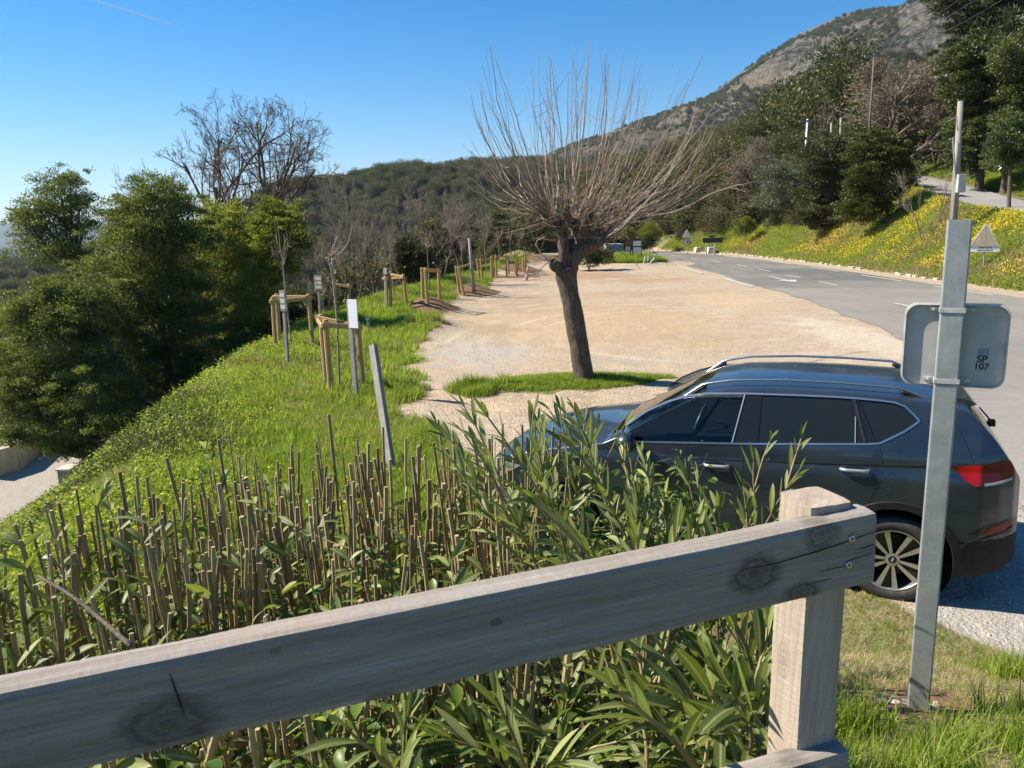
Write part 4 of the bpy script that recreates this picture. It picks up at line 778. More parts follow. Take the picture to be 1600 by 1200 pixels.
        # seams
        for k_, pl in enumerate(([(.115, 1.205), (.100, 1.12), (.085, 1.05), (.10, .96), (.17, .80), (.205, .70)], [(1.075, 1.155), (1.083, .95), (1.12, .62), (1.13, .40)], [(2.06, 1.13), (2.05, .9), (1.98, .6), (1.97, .4)], [(-.28, 1.545), (-.34, 1.46), (-.46, 1.2), (-.49, 1.115)])):
            strip(pl, .0055, -.0015, sgn=s_, h=.0022).build('panel_gap', K['gloss'], car)
        strip([(1.9, 1.018), (1.08, 1.030), (.133, 1.060), (-.35, 1.082), (-.45, 1.10)], .012, -.0015, sgn=s_, h=.003).build('crease_shade', K['gloss'], car)  # black strip paints in the shadow line of the shoulder crease
        for hx, hz_ in ((1.285, .985), (.278, 1.022)):
            m = MB(); t = np.linspace(-.1, .1, 14); y = np.array([float(sideY(hx+a, hz_)) for a in t]); b_ = .032*np.clip(1-(np.abs(t)/.1)**6, 0, 1)
            m.tube(np.stack([hx+t, s_*(y+b_+.001), hz_+0*t], 1), .0135, 8); h_ = m.build('door_handle', K['silver'], car, smooth=True)
            o = obj('handle_cup', side_patch([(hx+.075*math.cos(a), hz_+.03*math.sin(a)) for a in np.linspace(0, 6.28, 20, endpoint=False)], .0015, .05, s_), K['gloss'], h_)
        # lamps
        obj('tail_light', side_patch([[-.353, 1.089], [-.461, 1.098], [-.578, 1.108], [-.68, 1.13], [-.725, 1.13], [-.755, 1.07], [-.74, 1.005], [-.68, .985], [-.60, .968], [-.50, .955], [-.44, .99], [-.40, 1.04]], .006, .02, s_), K['red'], car)
        strip([[-.56, .966], [-.62, .974], [-.68, .988], [-.74, 1.005]], .018, .008, sgn=s_).build('reversing_light', K['silver'], car)
        obj('reflector', side_patch([[-.58, .604], [-.62, .650], [-.72, .690], [-.755, .672], [-.72, .63], [-.64, .60]], .007, .02, s_), mat('dim_red', lambda s: s.set(col=(.22, .012, .012), rough=.2)), car)
        obj('bumper_insert', side_patch([[-.47, .59], [-.59, .66], [-.75, .712], [-.80, .69], [-.79, .60], [-.59, .585]], .003, .02, s_), K['gloss'], car)
        strip([(-.40, .520), (-.46, .522), (-.58, .565), (-.77, .645)], .012, .002, sgn=s_).build('bumper_edge', K['black'], car)
        strip(arc_pts(0, .35, .425, -6, 188, 60), .062, .006, sgn=s_, h=.012, n=80).build('arch_cladding', K['black'], car); strip(arc_pts(2.634, .35, .425, -6, 188, 60), .062, .006, sgn=s_, h=.012, n=80).build('arch_cladding', K['black'], car)
        strip([(2.2, .345), (1.3, .345), (.42, .345)], .10, .004, sgn=s_, h=.014).build('sill_cladding', K['black'], car)
        strip([(2.2, .425), (1.3, .425), (.45, .435)], .022, .004, sgn=s_, h=.008).build('sill_trim', K['silver'], car)
        # roof rail
        x_ = np.linspace(-.20, 1.64, 40); t = (x_+.20)/1.84; lift = .052*np.clip(np.sin(np.pi*np.clip(t, .0, 1))*3.2, 0, 1)
        yr = np.interp(x_, [-.2, 0, 1.3, 1.64], [.60, .61, .605, .60]); zr = ztop(x_)-.055+lift*1.05-.004
        m = MB(); m.tube(np.stack([x_, s_*yr, zr+.012], 1), .0105, 8); m.build('roof_rail', K['chrome'], car, smooth=True)
        for a, b in ((-.20, -.02), (1.42, 1.64)): xx = np.linspace(a, b, 8); m = MB(); m.tube(np.stack([xx, s_*np.interp(xx, x_, yr), np.interp(xx, x_, zr)-.012], 1), .016, 6); m.build('rail_foot', K['black'], car, smooth=True)
        # mirror
        m = MB(); m.lathe([(0, .115), (.05, .108), (.085, .07), (.095, 0), (.085, -.05), (.05, -.07), (0, -.075)], 20, Matrix.Translation((1.98, s_*1.02, 1.16))@Matrix.Diagonal((.75, 1.15, .9, 1))@Matrix.Rotation(R(90), 4, 'Y')); m.tube([(1.97, s_*.87, 1.12), (1.97, s_*.95, 1.14)], .025, 8); m.build('side_mirror', K['paint'], car, smooth=True)
        # headlight
        obj('headlight', side_patch([[2.98, .86], [3.3, .90], [3.36, .82], [3.35, .74], [3.2, .73]], .005, .03, s_), K['silver'], car)
    # wheels
    for wx in (0., 2.634):
        for s_ in (1, -1):
            W_ = bpy.data.objects.new('wheel', None); COL.objects.link(W_); W_.parent = car; W_.location = (wx, s_*.80, .336); W_.rotation_euler = (R(-90*s_), R(9), 0); W_.empty_display_size = .1
            if wheel0 is None:
                m = MB(); m.lathe([(.236, .085), (.240, .105), (.262, .116), (.292, .118), (.316, .108), (.330, .088), (.336, .05), (.336, -.08), (.32, -.10), (.24, -.10)], 64); ty = m.build('tyre', K['rubber'], W_, smooth=True)
                m = MB(); m.lathe([(.238, .108), (.230, .110), (.226, .098), (.222, .05), (.214, -.08)], 64); rm = m.build('rim', K['alloy'], W_, smooth=True)
                m = MB(); dk = MB()
                for k in range(5):
                    a = k*2*np.pi/5
                    for q in (-1, 1):
                        # each arm widens toward the rim
                        a0 = a+q*.16; a1 = a+q*.235; n0 = np.array([-math.sin(a0), math.cos(a0)]); n1 = np.array([-math.sin(a1), math.cos(a1)]); p0 = .052*np.array([math.cos(a0), math.sin(a0)])+n0*q*.006; p1 = .224*np.array([math.cos(a1), math.sin(a1)])
                        w0, w1 = .010, .027 ; poly = [p0-n0*w0, p0+n0*w0, p1+n1*(w1 if q > 0 else .013), p1-n1*(w1 if q < 0 else .013)]
                        top = [(p[0], p[1], z) for p, z in zip(poly, (.088, .088, .104, .104))]; bot = [(p[0]*1., p[1], .055) for p in poly]
                        m.add(top, [[0, 1, 2, 3]]); dk.add(top+bot, [[0, 4, 5, 1], [1, 5, 6, 2], [2, 6, 7, 3], [3, 7, 4, 0]])
                    e = [np.array([math.cos(a+q*.16), math.sin(a+q*.16)]) for q in (-1, 1)]; dk.add([(e[0][0]*.06, e[0][1]*.06, .070), (e[1][0]*.06, e[1][1]*.06, .070), (e[1][0]*.223, e[1][1]*.223, .085), (e[0][0]*.223, e[0][1]*.223, .085)], [[0, 1, 2, 3]])
                m.lathe([(.030, .088), (.050, .087), (.052, .07)], 32); sp = m.build('spokes', K['alloy'], W_)
                dk.build('spoke_pocket', K['dark'], W_)
                m = MB(); m.lathe([(.0, -.02), (.16, -.02), (.16, -.03)], 40); m.build('brake_disc', mat('brake_steel', lambda s: s.set(col=(.07, .068, .065), metal=.7, rough=.5)), W_)
                m = MB(); m.lathe([(0, .093), (.027, .092), (.031, .086)], 28); hb = m.build('hub_cap', K['gloss'], W_, smooth=True)
                m = MB()
                for a in (0, 1):
                    f_ = -1 if a else 1; m.tube([(f_*-.002, f_*.013, .094), (f_*.010, f_*.013, .094), (f_*.010, f_*.003, .094), (f_*-.004, f_*.003, .094), (f_*-.004, f_*-.009, .094)], .0026, 4)
                m.build('hub_emblem', K['alloy'], hb); wheel0 = W_
            else:
                for ch in list(wheel0.children):
                    c_ = ch.copy(); COL.objects.link(c_); c_.parent = W_
                    for g in ch.children: d_ = g.copy(); COL.objects.link(d_); d_.parent = c_
    # spoiler, aerial, wiper, plate
    m = MB(); m.prism([(-.34, 1.545), (-.50, 1.500), (-.53, 1.478), (-.49, 1.46), (-.40, 1.50)], (0, -.56, 0), (1, 0, 0), (0, 0, 1), (0, 1, 0), 1.12); m.build('roof_spoiler', K['paint'], car, bevel=.008)
    m = MB(); m.prism([(-.20, 1.565), (-.34, 1.555), (-.335, 1.635), (-.31, 1.64), (-.26, 1.60)], (0, -.022, 0), (1, 0, 0), (0, 0, 1), (0, 1, 0), .044); m.build('aerial_fin', K['gloss'], car, bevel=.006)
    m = MB(); m.box((-.715, .0, 1.215), (.05, .07, .05)); m.tube([(-.72, 0, 1.22), (-.67, -.3, 1.27)], .008, 5); m.build('rear_wiper', K['gloss'], car, bevel=.01)
    m = MB(); m.box((-.835, 0, .80), (.01, .52, .11)); m.build('number_plate', mat('plate_white', lambda s: s.set(col=(.7, .7, .68), rough=.4)), car)
    return car
def copy_tree(o, parent=None):
    c = o.copy(); COL.objects.link(c); c.parent = parent
    for ch in o.children: copy_tree(ch, c)
    return c
def build_cars():
    car = build_car((3.175, 6.2, -.025), 2.735, -.029, .011, 'dark blue grey estate style SUV with roof rails parked beside the gravel lot')
    c2 = copy_tree(car); p = G(76, 712, -5.9); z = hz(p[0], p[1]); mat_ = Matrix.Translation((p[0]-.6, p[1]+1.5, z+.02))@Matrix.Rotation(R(118), 4, 'Z'); c2.matrix_world = mat_; c2['label'] = 'dark car half hidden under trees on the lower driveway'
    m = MB(); m.box((0, 0, .003), (.10, .06, .004)); p = G(1567, 880, .03); o = m.build('paper_scrap', plain('paper', (.5, .56, .62), .8)); o.location = (p[0], p[1], .02); o.rotation_euler.z = .5; tag(o, 'small pale scrap of paper lying on the ground behind the car', 'litter')
# ------------------------------------------------------------------ helpers that stand things on the ground seen in the picture
def hit(px, py):
    d = ray(px, py); t = np.linspace(1, 140, 4000)/d[1]; P = CP+t[:, None]*d; h = height(P[:, 0], P[:, 1]); k = np.nonzero(P[:, 2] < h)[0]
    return P[k[0]] if len(k) else CP+d*100/d[1]
ROUNDWOOD = mat('round_wood', lambda s: s.set(col=s.mix(s.ramp(s.noise(4, 4), [(.4, 0), (.7, .5)]), s.ramp(s.noise(30, 5, .7, stretch=(1, 1, .12)), [(.3, (.29, .175, .065)), (.7, (.54, .36, .155))]), (.32, .24, .135)), rough=.85))
GREYSTAKE = mat('grey_stake', lambda s: s.set(col=s.ramp(s.noise(24, 5, .7, stretch=(1, 1, .15)), [(.3, (.17, .155, .14)), (.7, (.32, .30, .28))]), rough=.9))
SHOOT = mat('shoot_bark', lambda s: s.set(col=s.ramp(s.math('ADD', s.math('MULTIPLY', s.attr('rnd'), .7), s.math('MULTIPLY', s.noise(9, 3), .3)), [(.2, (.15, .10, .07)), (.5, (.26, .19, .14)), (.85, (.46, .38, .30))]), rough=.7))
MULB = mat('mulberry_bark', lambda s: s.set(col=s.mix(s.ramp(s.noise(5, 4), [(.4, 0), (.7, .6)]), s.ramp(s.noise(34, 6, .75, stretch=(1, 1, .22)), [(.34, (.025, .019, .015)), (.5, (.10, .075, .056)), (.68, (.24, .19, .145))]), (.14, .10, .075)), rough=.95, nrm=s.bump(s.noise(30, 6, .75, stretch=(1, 1, .2)), 1., .06)))
def smooth_path(P, n=40):
    P = np.asarray(P, float); k = len(P); t = np.linspace(0, k-1, n); out = np.zeros((n, P.shape[1]))
    Q = np.concatenate([[2*P[0]-P[1]], P, [2*P[-1]-P[-2]]])
    for a, u in enumerate(t):
        i = min(int(u), k-2); f = u-i; p0, p1, p2, p3 = Q[i], Q[i+1], Q[i+2], Q[i+3]
        out[a] = .5*(2*p1+(p2-p0)*f+(2*p0-5*p1+4*p2-p3)*f*f+(3*p1-p0-3*p2+p3)*f**3)
    return out
def knobbly(m, P, r, seed, n=14, amp=.16):
    i0 = m.n; m.tube(P, r, n, cap=True); V = m.V[-1]; c = np.repeat(P, n, 0); k = len(c); ph = np.arange(k)
    d = V[:k]-c; no = fbm(V[:k, 0]*9+seed, V[:k, 2]*7+V[:k, 1]*5, 4)-.5; m.V[-1][:k] = c+d*(1+no[:, None]*amp*3.2)
def build_mulberry():
    Y = 14.05; base = hit(912, 590); Y = base[1]; W_ = lambda x, y, dy=0: D(x, y, Y+dy)-base
    r_ = empty('pollarded_tree', base, 'pollarded mulberry with a fan of bare upright shoots standing in the gravel lot', 'tree')
    m = MB(); P = smooth_path([W_(913, 600), W_(910, 575), W_(903, 530), W_(894, 480), W_(886, 440), W_(884, 418)], 46); knobbly(m, P, np.interp(np.linspace(0, 1, 46), [0, .08, .3, .7, .9, 1], [.235, .185, .165, .162, .185, .175]), 1, 18, .07)
    limbs = [([(882, 428), (879, 405), (880, 375), (874, 356), (860, 338), (850, 326)], .0, [.17, .135, .12, .12, .13, .09]), ([(888, 425), (898, 402), (910, 388), (919, 368), (936, 360)], .0, [.18, .16, .15, .15, .12]), ([(919, 370), (945, 366), (954, 348), (957, 332)], .1, [.14, .12, .11, .10]), ([(915, 378), (914, 355), (920, 338)], -.15, [.12, .11, .09]), ([(876, 362), (886, 345), (884, 330)], -.2, [.10, .09, .07]),
        ([(906, 392), (928, 384), (944, 372)], -.25, [.11, .09, .08]), ([(883, 400), (895, 372), (902, 350)], .3, [.11, .09, .07]), ([(880, 424), (868, 416), (864, 410)], -.1, [.12, .11, .08]), ([(868, 350), (850, 345), (838, 334)], .15, [.10, .09, .07])]
    for k, (pts, dy, rr) in enumerate(limbs):
        Q = smooth_path([W_(x, y, dy*i/(len(pts)-1)*2.2) for i, (x, y) in enumerate(pts)], 22); knobbly(m, Q, np.interp(np.linspace(0, 1, 22), np.linspace(0, 1, len(rr)), rr)*.78, k*3., 14, .26)
        m.V.append(Q[-1]+unit(rng.normal(size=(60, 3)))*0); m.V.pop()
    m.build('trunk', MULB, r_, smooth=True)
    heads = [(850, 326, .1), (860, 336, 0), (884, 330, -.4), (838, 332, .3), (902, 350, .6), (920, 338, -.3), (936, 358, .1), (957, 332, .2), (944, 370, -.5), (950, 345, .3), (870, 345, -.1), (893, 345, .4)]
    m = MB()
    for h in heads:
        for _ in range(3):
            c = W_(h[0]+random.uniform(-4, 4), h[1]+random.uniform(-5, 4), h[2]); q = random.uniform(.04, .075); i0 = m.n
            V = unit(rng.normal(size=(1, 3))); m.lathe([(.001, q), (q*.7, q*.7), (q, 0), (q*.8, -q*.6), (.001, -q)], 9, Matrix.Translation(c)@Matrix.Rotation(random.uniform(0, 3), 4, 'X')); m.V[-1] = m.V[-1]+rng.normal(size=m.V[-1].shape)*q*.13
    m.build('pollard_knuckle', MULB, r_, smooth=True)['kind'] = 'stuff'
    env = np.array([(715, 175), (740, 120), (765, 55), (800, 92), (840, 75), (862, 62), (920, 62), (985, 72), (1022, 78), (1060, 90), (1092, 70), (1110, 140), (1150, 175), (1185, 195)])
    m = MB(); rs = np.random.default_rng(5)
    for k in range(165):
        tx = rs.uniform(735, 1130) if k % 8 else rs.choice([rs.uniform(712, 770), rs.uniform(1090, 1165)]); ty = np.interp(tx, env[:, 0], env[:, 1])+abs(rs.normal())*85*(1 if rs.random() < .75 else 2); ty = min(ty, 235+abs(tx-930)*.25)
        hx = 845+(tx-720)/(1180-720)*115+rs.normal()*12; h = heads[int(np.argmin([abs(q[0]-hx)+rs.random()*14 for q in heads]))]
        a = W_(h[0]+rs.normal()*4, h[1]+rs.normal()*4, h[2]); b = W_(tx, ty, rs.normal()*.85+h[2]*1.5); out_ = b-a
        cc = rs.uniform(.55, .85); c = a+np.array([out_[0]*cc, out_[1]*cc, out_[2]*rs.uniform(.25, .45)])+rs.normal(size=3)*.10; t = np.linspace(0, 1, 13)[:, None]; Q = a*(1-t)**2+2*c*t*(1-t)+b*t*t
        Q = Q+np.cumsum(rs.normal(size=Q.shape)*.016, 0); L_ = np.linalg.norm(out_); r0 = (.0045+.0030*L_)*rs.choice([.5, .7, .85, 1.15])
        m.tube(Q, r0*(1-.78*t[:, 0]), 5, cap=False)
        for _t in range(rs.integers(0, 3)):
            i = rs.integers(2, 11); d = unit(unit(Q[i+1]-Q[i])+rs.normal(size=3)*.45); s_ = rs.uniform(.12, .6); u = np.linspace(0, 1, 5)[:, None]; m.tube(Q[i]+d*u*s_+np.array([0, 0, .12])*u**2, .005*(1-.7*u[:, 0]), 3, cap=False)
    for k in range(120):
        h = heads[rs.integers(0, len(heads))]; a = W_(h[0]+rs.normal()*6, h[1]+rs.normal()*6, h[2]); d = unit(rs.normal(size=3)*np.array([1, 1, .75])+np.array([0, 0, .35])); L_ = rs.uniform(.25, 1.3); u = np.linspace(0, 1, 8)[:, None]; Q = a+d*u*L_+np.array([0, 0, rs.uniform(-.05, .35)])*u**2+np.cumsum(rs.normal(size=(8, 3))*.018, 0); m.tube(Q, .007*(1-.6*u[:, 0])*rs.uniform(.6, 1.3), 4, cap=False, a=rs.random()*.5)
    for (hx, hy), pts in (((850, 350), [(815, 360), (780, 365), (738, 352), (716, 330)]), ((855, 345), [(820, 335), (790, 332), (768, 322), (745, 300)]), ((868, 375), [(835, 372), (800, 380), (760, 378)]), ((860, 410), [(846, 395), (838, 378), (852, 368)]), ((866, 412), [(840, 400), (820, 392)]), ((962, 345), [(1000, 340), (1060, 330), (1120, 300), (1180, 285)]), ((960, 340), [(1010, 320), (1070, 290), (1130, 240)]), ((962, 350), [(1005, 345), (1060, 345)]), ((958, 345), [(962, 365), (958, 380), (964, 395)]), ((955, 350), [(975, 362), (985, 370)]), ((940, 365), [(960, 372), (975, 368)]), ((870, 400), [(850, 415), (838, 430)]), ((845, 330), [(800, 300), (770, 270), (735, 235)]), ((842, 335), [(790, 315), (750, 290), (722, 262)])):
        Q = smooth_path([W_(hx, hy, -.1)]+[W_(x, y, -.1-.15*i) for i, (x, y) in enumerate(pts)], 18); Q += np.cumsum(rs.normal(size=Q.shape)*.004, 0); m.tube(Q, np.linspace(.014, .005, 18), 5, cap=False)
    m.build('crown', SHOOT, r_, smooth=True)
def rod(m, top, base, r0, r1=None, Y=None, n=10):
    pass
CAGE_G = 'round wood guards along the grass edge'; SAP_G = 'staked saplings along the grass edge'
def build_cage(label, posts, rails, r=.045, sink=.12, Yoff=None):
    """posts [((xt, yt), (xb, yb))], rails [(post a, post b, drop)]"""
    W_ = []
    if not Yoff: ym = float(np.median([hit(*b)[1] for t, b in posts])); Yoff = [ym+o for o in (.0, -.38, .22)]
    for (t, b), k in zip(posts, range(len(posts))):
        B = hit(*b); 
        if Yoff and Yoff[k] is not None: B = D(b[0], b[1], Yoff[k]); B[2] = hz(B[0], B[1])
        T = D(t[0], t[1], B[1]); W_.append((T, B))
    c = W_[0][1]; r_ = empty('tree_guard', c, label, 'tree guard', CAGE_G)
    for T, B in W_:
        m = MB(); d = unit(T-B); P = np.array([B-d*sink, (B+T)/2, T-d*.02, T])-c; m.tube(P, np.array([1, 1, 1, .8])*r, 10); m.build('post', ROUNDWOOD, r_, smooth=False)
    for a, b, dz in rails:
        A, B = W_[a][0]+np.array([0, 0, -dz])-c, W_[b][0]+np.array([0, 0, -dz])-c; d = unit(B-A); side = unit(np.cross(d, [0, 0, 1])); side *= -1 if side[1] > 0 else 1
        o = side*r*1.3; m = MB(); m.box((A+B)/2+o, (np.linalg.norm(B-A)+.14, .035, .085), np.array([d, side, np.cross(d, side)])); m.build('rail', ROUNDWOOD, r_, bevel=.012)
    return r_
def build_sapling(label, pts, crown_px, Y, seed, spread=26, n=11):
    rs = np.random.default_rng(seed); P = np.array([D(x, y, Y) for x, y in pts]); b = P[0].copy(); b[2] = hz(b[0], b[1]); P[0] = b-[0, 0, .05]
    r_ = empty('sapling', b, label, 'sapling', SAP_G); m = MB(); Q = smooth_path(P-b, 22); sc_ = Y/FPX
    m.tube(Q, np.linspace(.021, .014, 22), 7, cap=False); m.build('trunk', BARK_L, r_, smooth=True)
    m = MB(); top = Q[-1]
    for k in range(n):
        a = rs.uniform(0, 6.28); L_ = (pts[-1][1]-crown_px)*sc_*rs.uniform(.55, 1.05); o = spread*sc_*rs.uniform(.4, 1.)*np.array([math.cos(a), math.sin(a), 0]); st = Q[-1-rs.integers(0, 4)]
        t = np.linspace(0, 1, 8)[:, None]; C_ = st+o*.8+np.array([0, 0, L_*.35]); E_ = st+o+np.array([0, 0, L_]); q = st*(1-t)**2+2*C_*t*(1-t)+E_*t*t+np.cumsum(rs.normal(size=(8, 3))*.008, 0); m.tube(q, .009*(1-.6*t[:, 0]), 4, cap=False)
        for _ in range(2): i = rs.integers(2, 6); d = unit(q[i+1]-q[i]+rs.normal(size=3)*.4); m.tube([q[i], q[i]+d*.12, q[i]+d*.25+np.array([0, 0, .04])], [.005, .004, .002], 3, cap=False)
    m.build('crown', SHOOT, r_, smooth=True)
def build_plate(label, plate, stake, mt=None, strips=True, w_m=None):
    """small name plate on a grey stake; plate = (x0, y0, x1, y1)"""
    B = hit(*stake[1]); Y = B[1]; T = D(stake[0][0], stake[0][1], Y); r_ = empty('plant_label', B, label, 'sign', 'small plant labels along the grass edge')
    d = unit(T-B); X = np.array([1., 0, 0]); m = MB(); wd = .075 if w_m is None else w_m; m.box((T-B)/2-d*.05, (wd, .05, np.linalg.norm(T-B)+.1), np.array([unit(np.cross([0, 1, 0], d)), unit(np.cross(d, unit(np.cross([0, 1, 0], d)))), d])); m.build('stake', mt or GREYSTAKE, r_, bevel=.004)
    a = D(plate[0], plate[3], Y)-B; b = D(plate[2], plate[1], Y)-B; c = (a+b)/2; W_, H_ = b[0]-a[0], b[2]-a[2]
    m = MB(); m.box((c[0], -.034, c[2]), (W_, .012, H_)); m.build('board', mt or GREYSTAKE, r_, bevel=.002)
    if strips:
        for k in range(3):
            m = MB(); m.box((c[0], -.0425, c[2]+H_*(.28-.29*k)), (W_*.8, .003, H_*.17)); m.build('name_strip', mat('pale_strip', lambda s: s.set(col=(.5, .5, .48), rough=.6)), r_)
    r_.rotation_euler.z = -.5; return r_
def build_row():
    build_cage('golden round wood tree guard, leftmost, beside the grey stake with a small plate', [((426, 464), (432, 561)), ((432, 459), (439, 557)), ((482, 459), (490, 556))], [(0, 2, .10), (0, 1, .10), (1, 2, .07)], .048, Yoff=[17.3, 17.9, 17.6])
    build_cage('nearest golden round wood tree guard, wrapped by the white board post', [((501, 491), (512, 618)), ((508, 499), (518, 622)), ((558, 503), (568, 611))], [(1, 2, .09), (0, 1, .10), (0, 2, .06)], .05, Yoff=[13.75, 13.2, 13.45])
    build_cage('round wood tree guard just behind the three line plant label', [((514, 438), (516, 505)), ((545, 443), (547, 502)), ((503, 460), (505, 505))], [(0, 1, .09), (2, 0, .2)], .05, Yoff=[24.6, 24.4, 23.4])
    build_cage('round wood tree guard right of the second plant label before the dark earth mound', [((610, 424), (611, 484)), ((630, 428), (636, 482)), ((602, 430), (604, 484))], [(0, 1, .08), (2, 1, .1)], .05)
    build_cage('round wood tree guard with three straight posts behind the first earth mound', [((659, 418), (661, 466)), ((664, 418), (668, 465)), ((685, 420), (687, 465))], [(0, 2, .08), (1, 2, .06)], .05)
    build_cage('leaning round wood tree guard beside the tall grey pole', [((712, 415), (718, 457)), ((716, 417), (725, 458)), ((736, 411), (741, 456))], [(1, 2, .02)], .05)
    build_cage('round wood tree guard right of the tall grey pole', [((745, 404), (750, 440)), ((751, 404), (754, 439)), ((767, 401), (769, 437))], [(0, 2, .1)], .05)
    build_cage('round wood tree guard seventh along the grass edge from the camera end', [((769, 399), (772, 433)), ((774, 398), (776, 433)), ((790, 398), (792, 433))], [(1, 2, .1)], .05)
    build_cage('round wood tree guard eighth along the grass edge, by the cone', [((804, 395), (806, 428)), ((807, 396), (808, 430)), ((793, 398), (795, 431))], [(0, 2, .1)], .05)
    build_cage('farthest round wood tree guard beside the grey spoil heap', [((817, 395), (818, 425)), ((820, 395), (821, 423)), ((808, 397), (810, 424))], [(0, 2, .1)], .05)
    build_plate('grey stake with a narrow weathered plate in front of the leftmost tree guard', (440, 453, 449, 486), ((443, 455), (450, 572)), w_m=.07)
    build_plate('weathered plant label with three pale strips behind the nearest guard', (492, 430, 506, 453), ((498, 445), (501, 500)))
    build_plate('weathered plant label with two strips beside the fourth tree guard', (600, 418, 607, 429), ((603, 425), (605, 484)))
    w_ = build_plate('grey post carrying a blank white board at the nearest tree guard', (548, 467, 562.5, 512), ((545, 468), (557, 623)), plain('grey_post', (.26, .25, .23), .8), strips=False, w_m=.085)
    for c in w_.children:
        if c.name.startswith('board'): c.data.materials.clear(); c.data.materials.append(plain('white_board', (.82, .84, .86), .4, var=.04))
    for i, (lab, pts, top, Y, sp) in enumerate((('slim staked sapling inside the leftmost tree guard', [(457, 558), (452, 510), (446, 455), (441, 400)], 335, 17.6, 24), ('slim staked sapling rising from the nearest tree guard', [(531, 616), (527, 506), (520, 436), (513, 400)], 352, 13.5, 34), ('straight sapling behind the nearest tree guard with a pale crown', [(528, 505), (524, 450), (520, 410), (518, 390)], 352, 24.2, 22), ('thin sapling standing by the second plant label', [(617, 482), (614, 440), (610, 410), (609, 385)], 355, 27.5, 16), ('straight sapling inside the three post guard behind the earth mound', [(672, 466), (670, 430), (668, 400), (667, 378)], 350, 31, 14), ('thin sapling in the leaning guard', [(727, 456), (724, 430), (722, 405), (721, 385)], 362, 34.5, 11), ('thin sapling right of the tall grey pole', [(761, 437), (759, 410), (757, 390), (757, 370)], 350, 38.5, 12), ('thin sapling in the seventh guard from the camera end', [(781, 432), (780, 405), (779, 388), (778, 374)], 352, 42, 11), ('thin sapling above the cone', [(800, 429), (798, 405), (797, 385), (797, 372)], 350, 45, 10), ('farthest thin sapling next to the spoil heap', [(814, 424), (812, 405), (811, 388), (811, 372)], 352, 48, 9))):
        build_sapling(lab, pts, top, Y, 30+i, sp)
    # tall grey pole
    B = hit(741, 458); T = D(733, 372, B[1]); m = MB(); m.tube([-.1*unit(T-B), (T-B)*.5, T-B], [.075, .065, .055], 10); o = m.build('wooden_pole', GREYSTAKE, smooth=True); o.location = B; tag(o, 'tall weathered grey pole beside the leaning tree guard', 'pole')
    # bent steel angle
    B = hit(611, 748); Y = 10.2; T = D(580, 539, 9.4); B = D(612, 748, 8.6); B[2] = hz(B[0], B[1])-.1; L_ = np.linalg.norm(T-B); d = unit(T-B); X = unit(np.cross([0, 1, 0], d)); Yv = np.cross(d, X); X = X*math.cos(-.5)+Yv*math.sin(-.5); Yv = np.cross(d, X); m = MB(); A_ = np.array([X, Yv, d])
    m.box((T-B)/2, (.085, .006, L_), A_); m.box((T-B)/2+X*.0425+Yv*.03, (.006, .066, L_+.02), A_); o = m.build('steel_angle_post', plain('weathered_zinc', (.25, .235, .21), .8, 0., scale=12)); o.location = B; tag(o, 'leaning grey L section metal post standing in the grass behind the hedge', 'post')
    # red and white marker
    B = hit(822, 438); m = MB(); m.lathe([(.16, 0), (.16, .03), (.09, .04), (.02, .72), (0, .72)], 16, Matrix.Rotation(R(8), 4, 'Y')); o = m.build('traffic_cone', mat('cone', lambda s: s.set(col=s.ramp(s.math('FRACT', s.math('MULTIPLY', s_z(s), 3.2)), [(.45, (.42, .24, .18)), (.55, (.6, .52, .44))], 'CONSTANT'), rough=.6))); o.location = B; tag(o, 'faded red and white traffic cone at the far edge of the gravel lot', 'traffic cone')
    for k, (px, py, s_) in enumerate(((632, 628, .05), (618, 621, .035), (655, 618, .03))):
        p = hit(px, py); m = MB(); m.lathe([(0, .01), (s_*.6, .018), (s_, .008), (s_*1.1, .0)], 7); m.V[-1] = m.V[-1]+rng.normal(size=m.V[-1].shape)*.008; o = m.build('fallen_flower', plain('red_petals', (.55, .06, .06), .6)); o.location = p; o.rotation_euler = (.3, .2, k); tag(o, ('red flower head dropped on the gravel edge, the largest one', 'small red petals at the left of the fallen flower', 'small red petals at the right of the fallen flower')[k], 'flower')
    p = hit(575, 513); m = MB(); m.tube([(0, 0, 0), (0, 0, .22)], [.04, .03], 8); m.lathe([(0, .3), (.05, .28), (.06, .24), (.03, .2)], 10); o = m.build('garden_light', plain('pale_plastic', (.6, .6, .6), .4)); o.location = p; tag(o, 'tiny pale garden marker in the grass right of the white board', 'marker')
def s_z(s): x = s.n('SeparateXYZ'); s.l(s.co(), x.inputs[0]); return x.outputs[2]
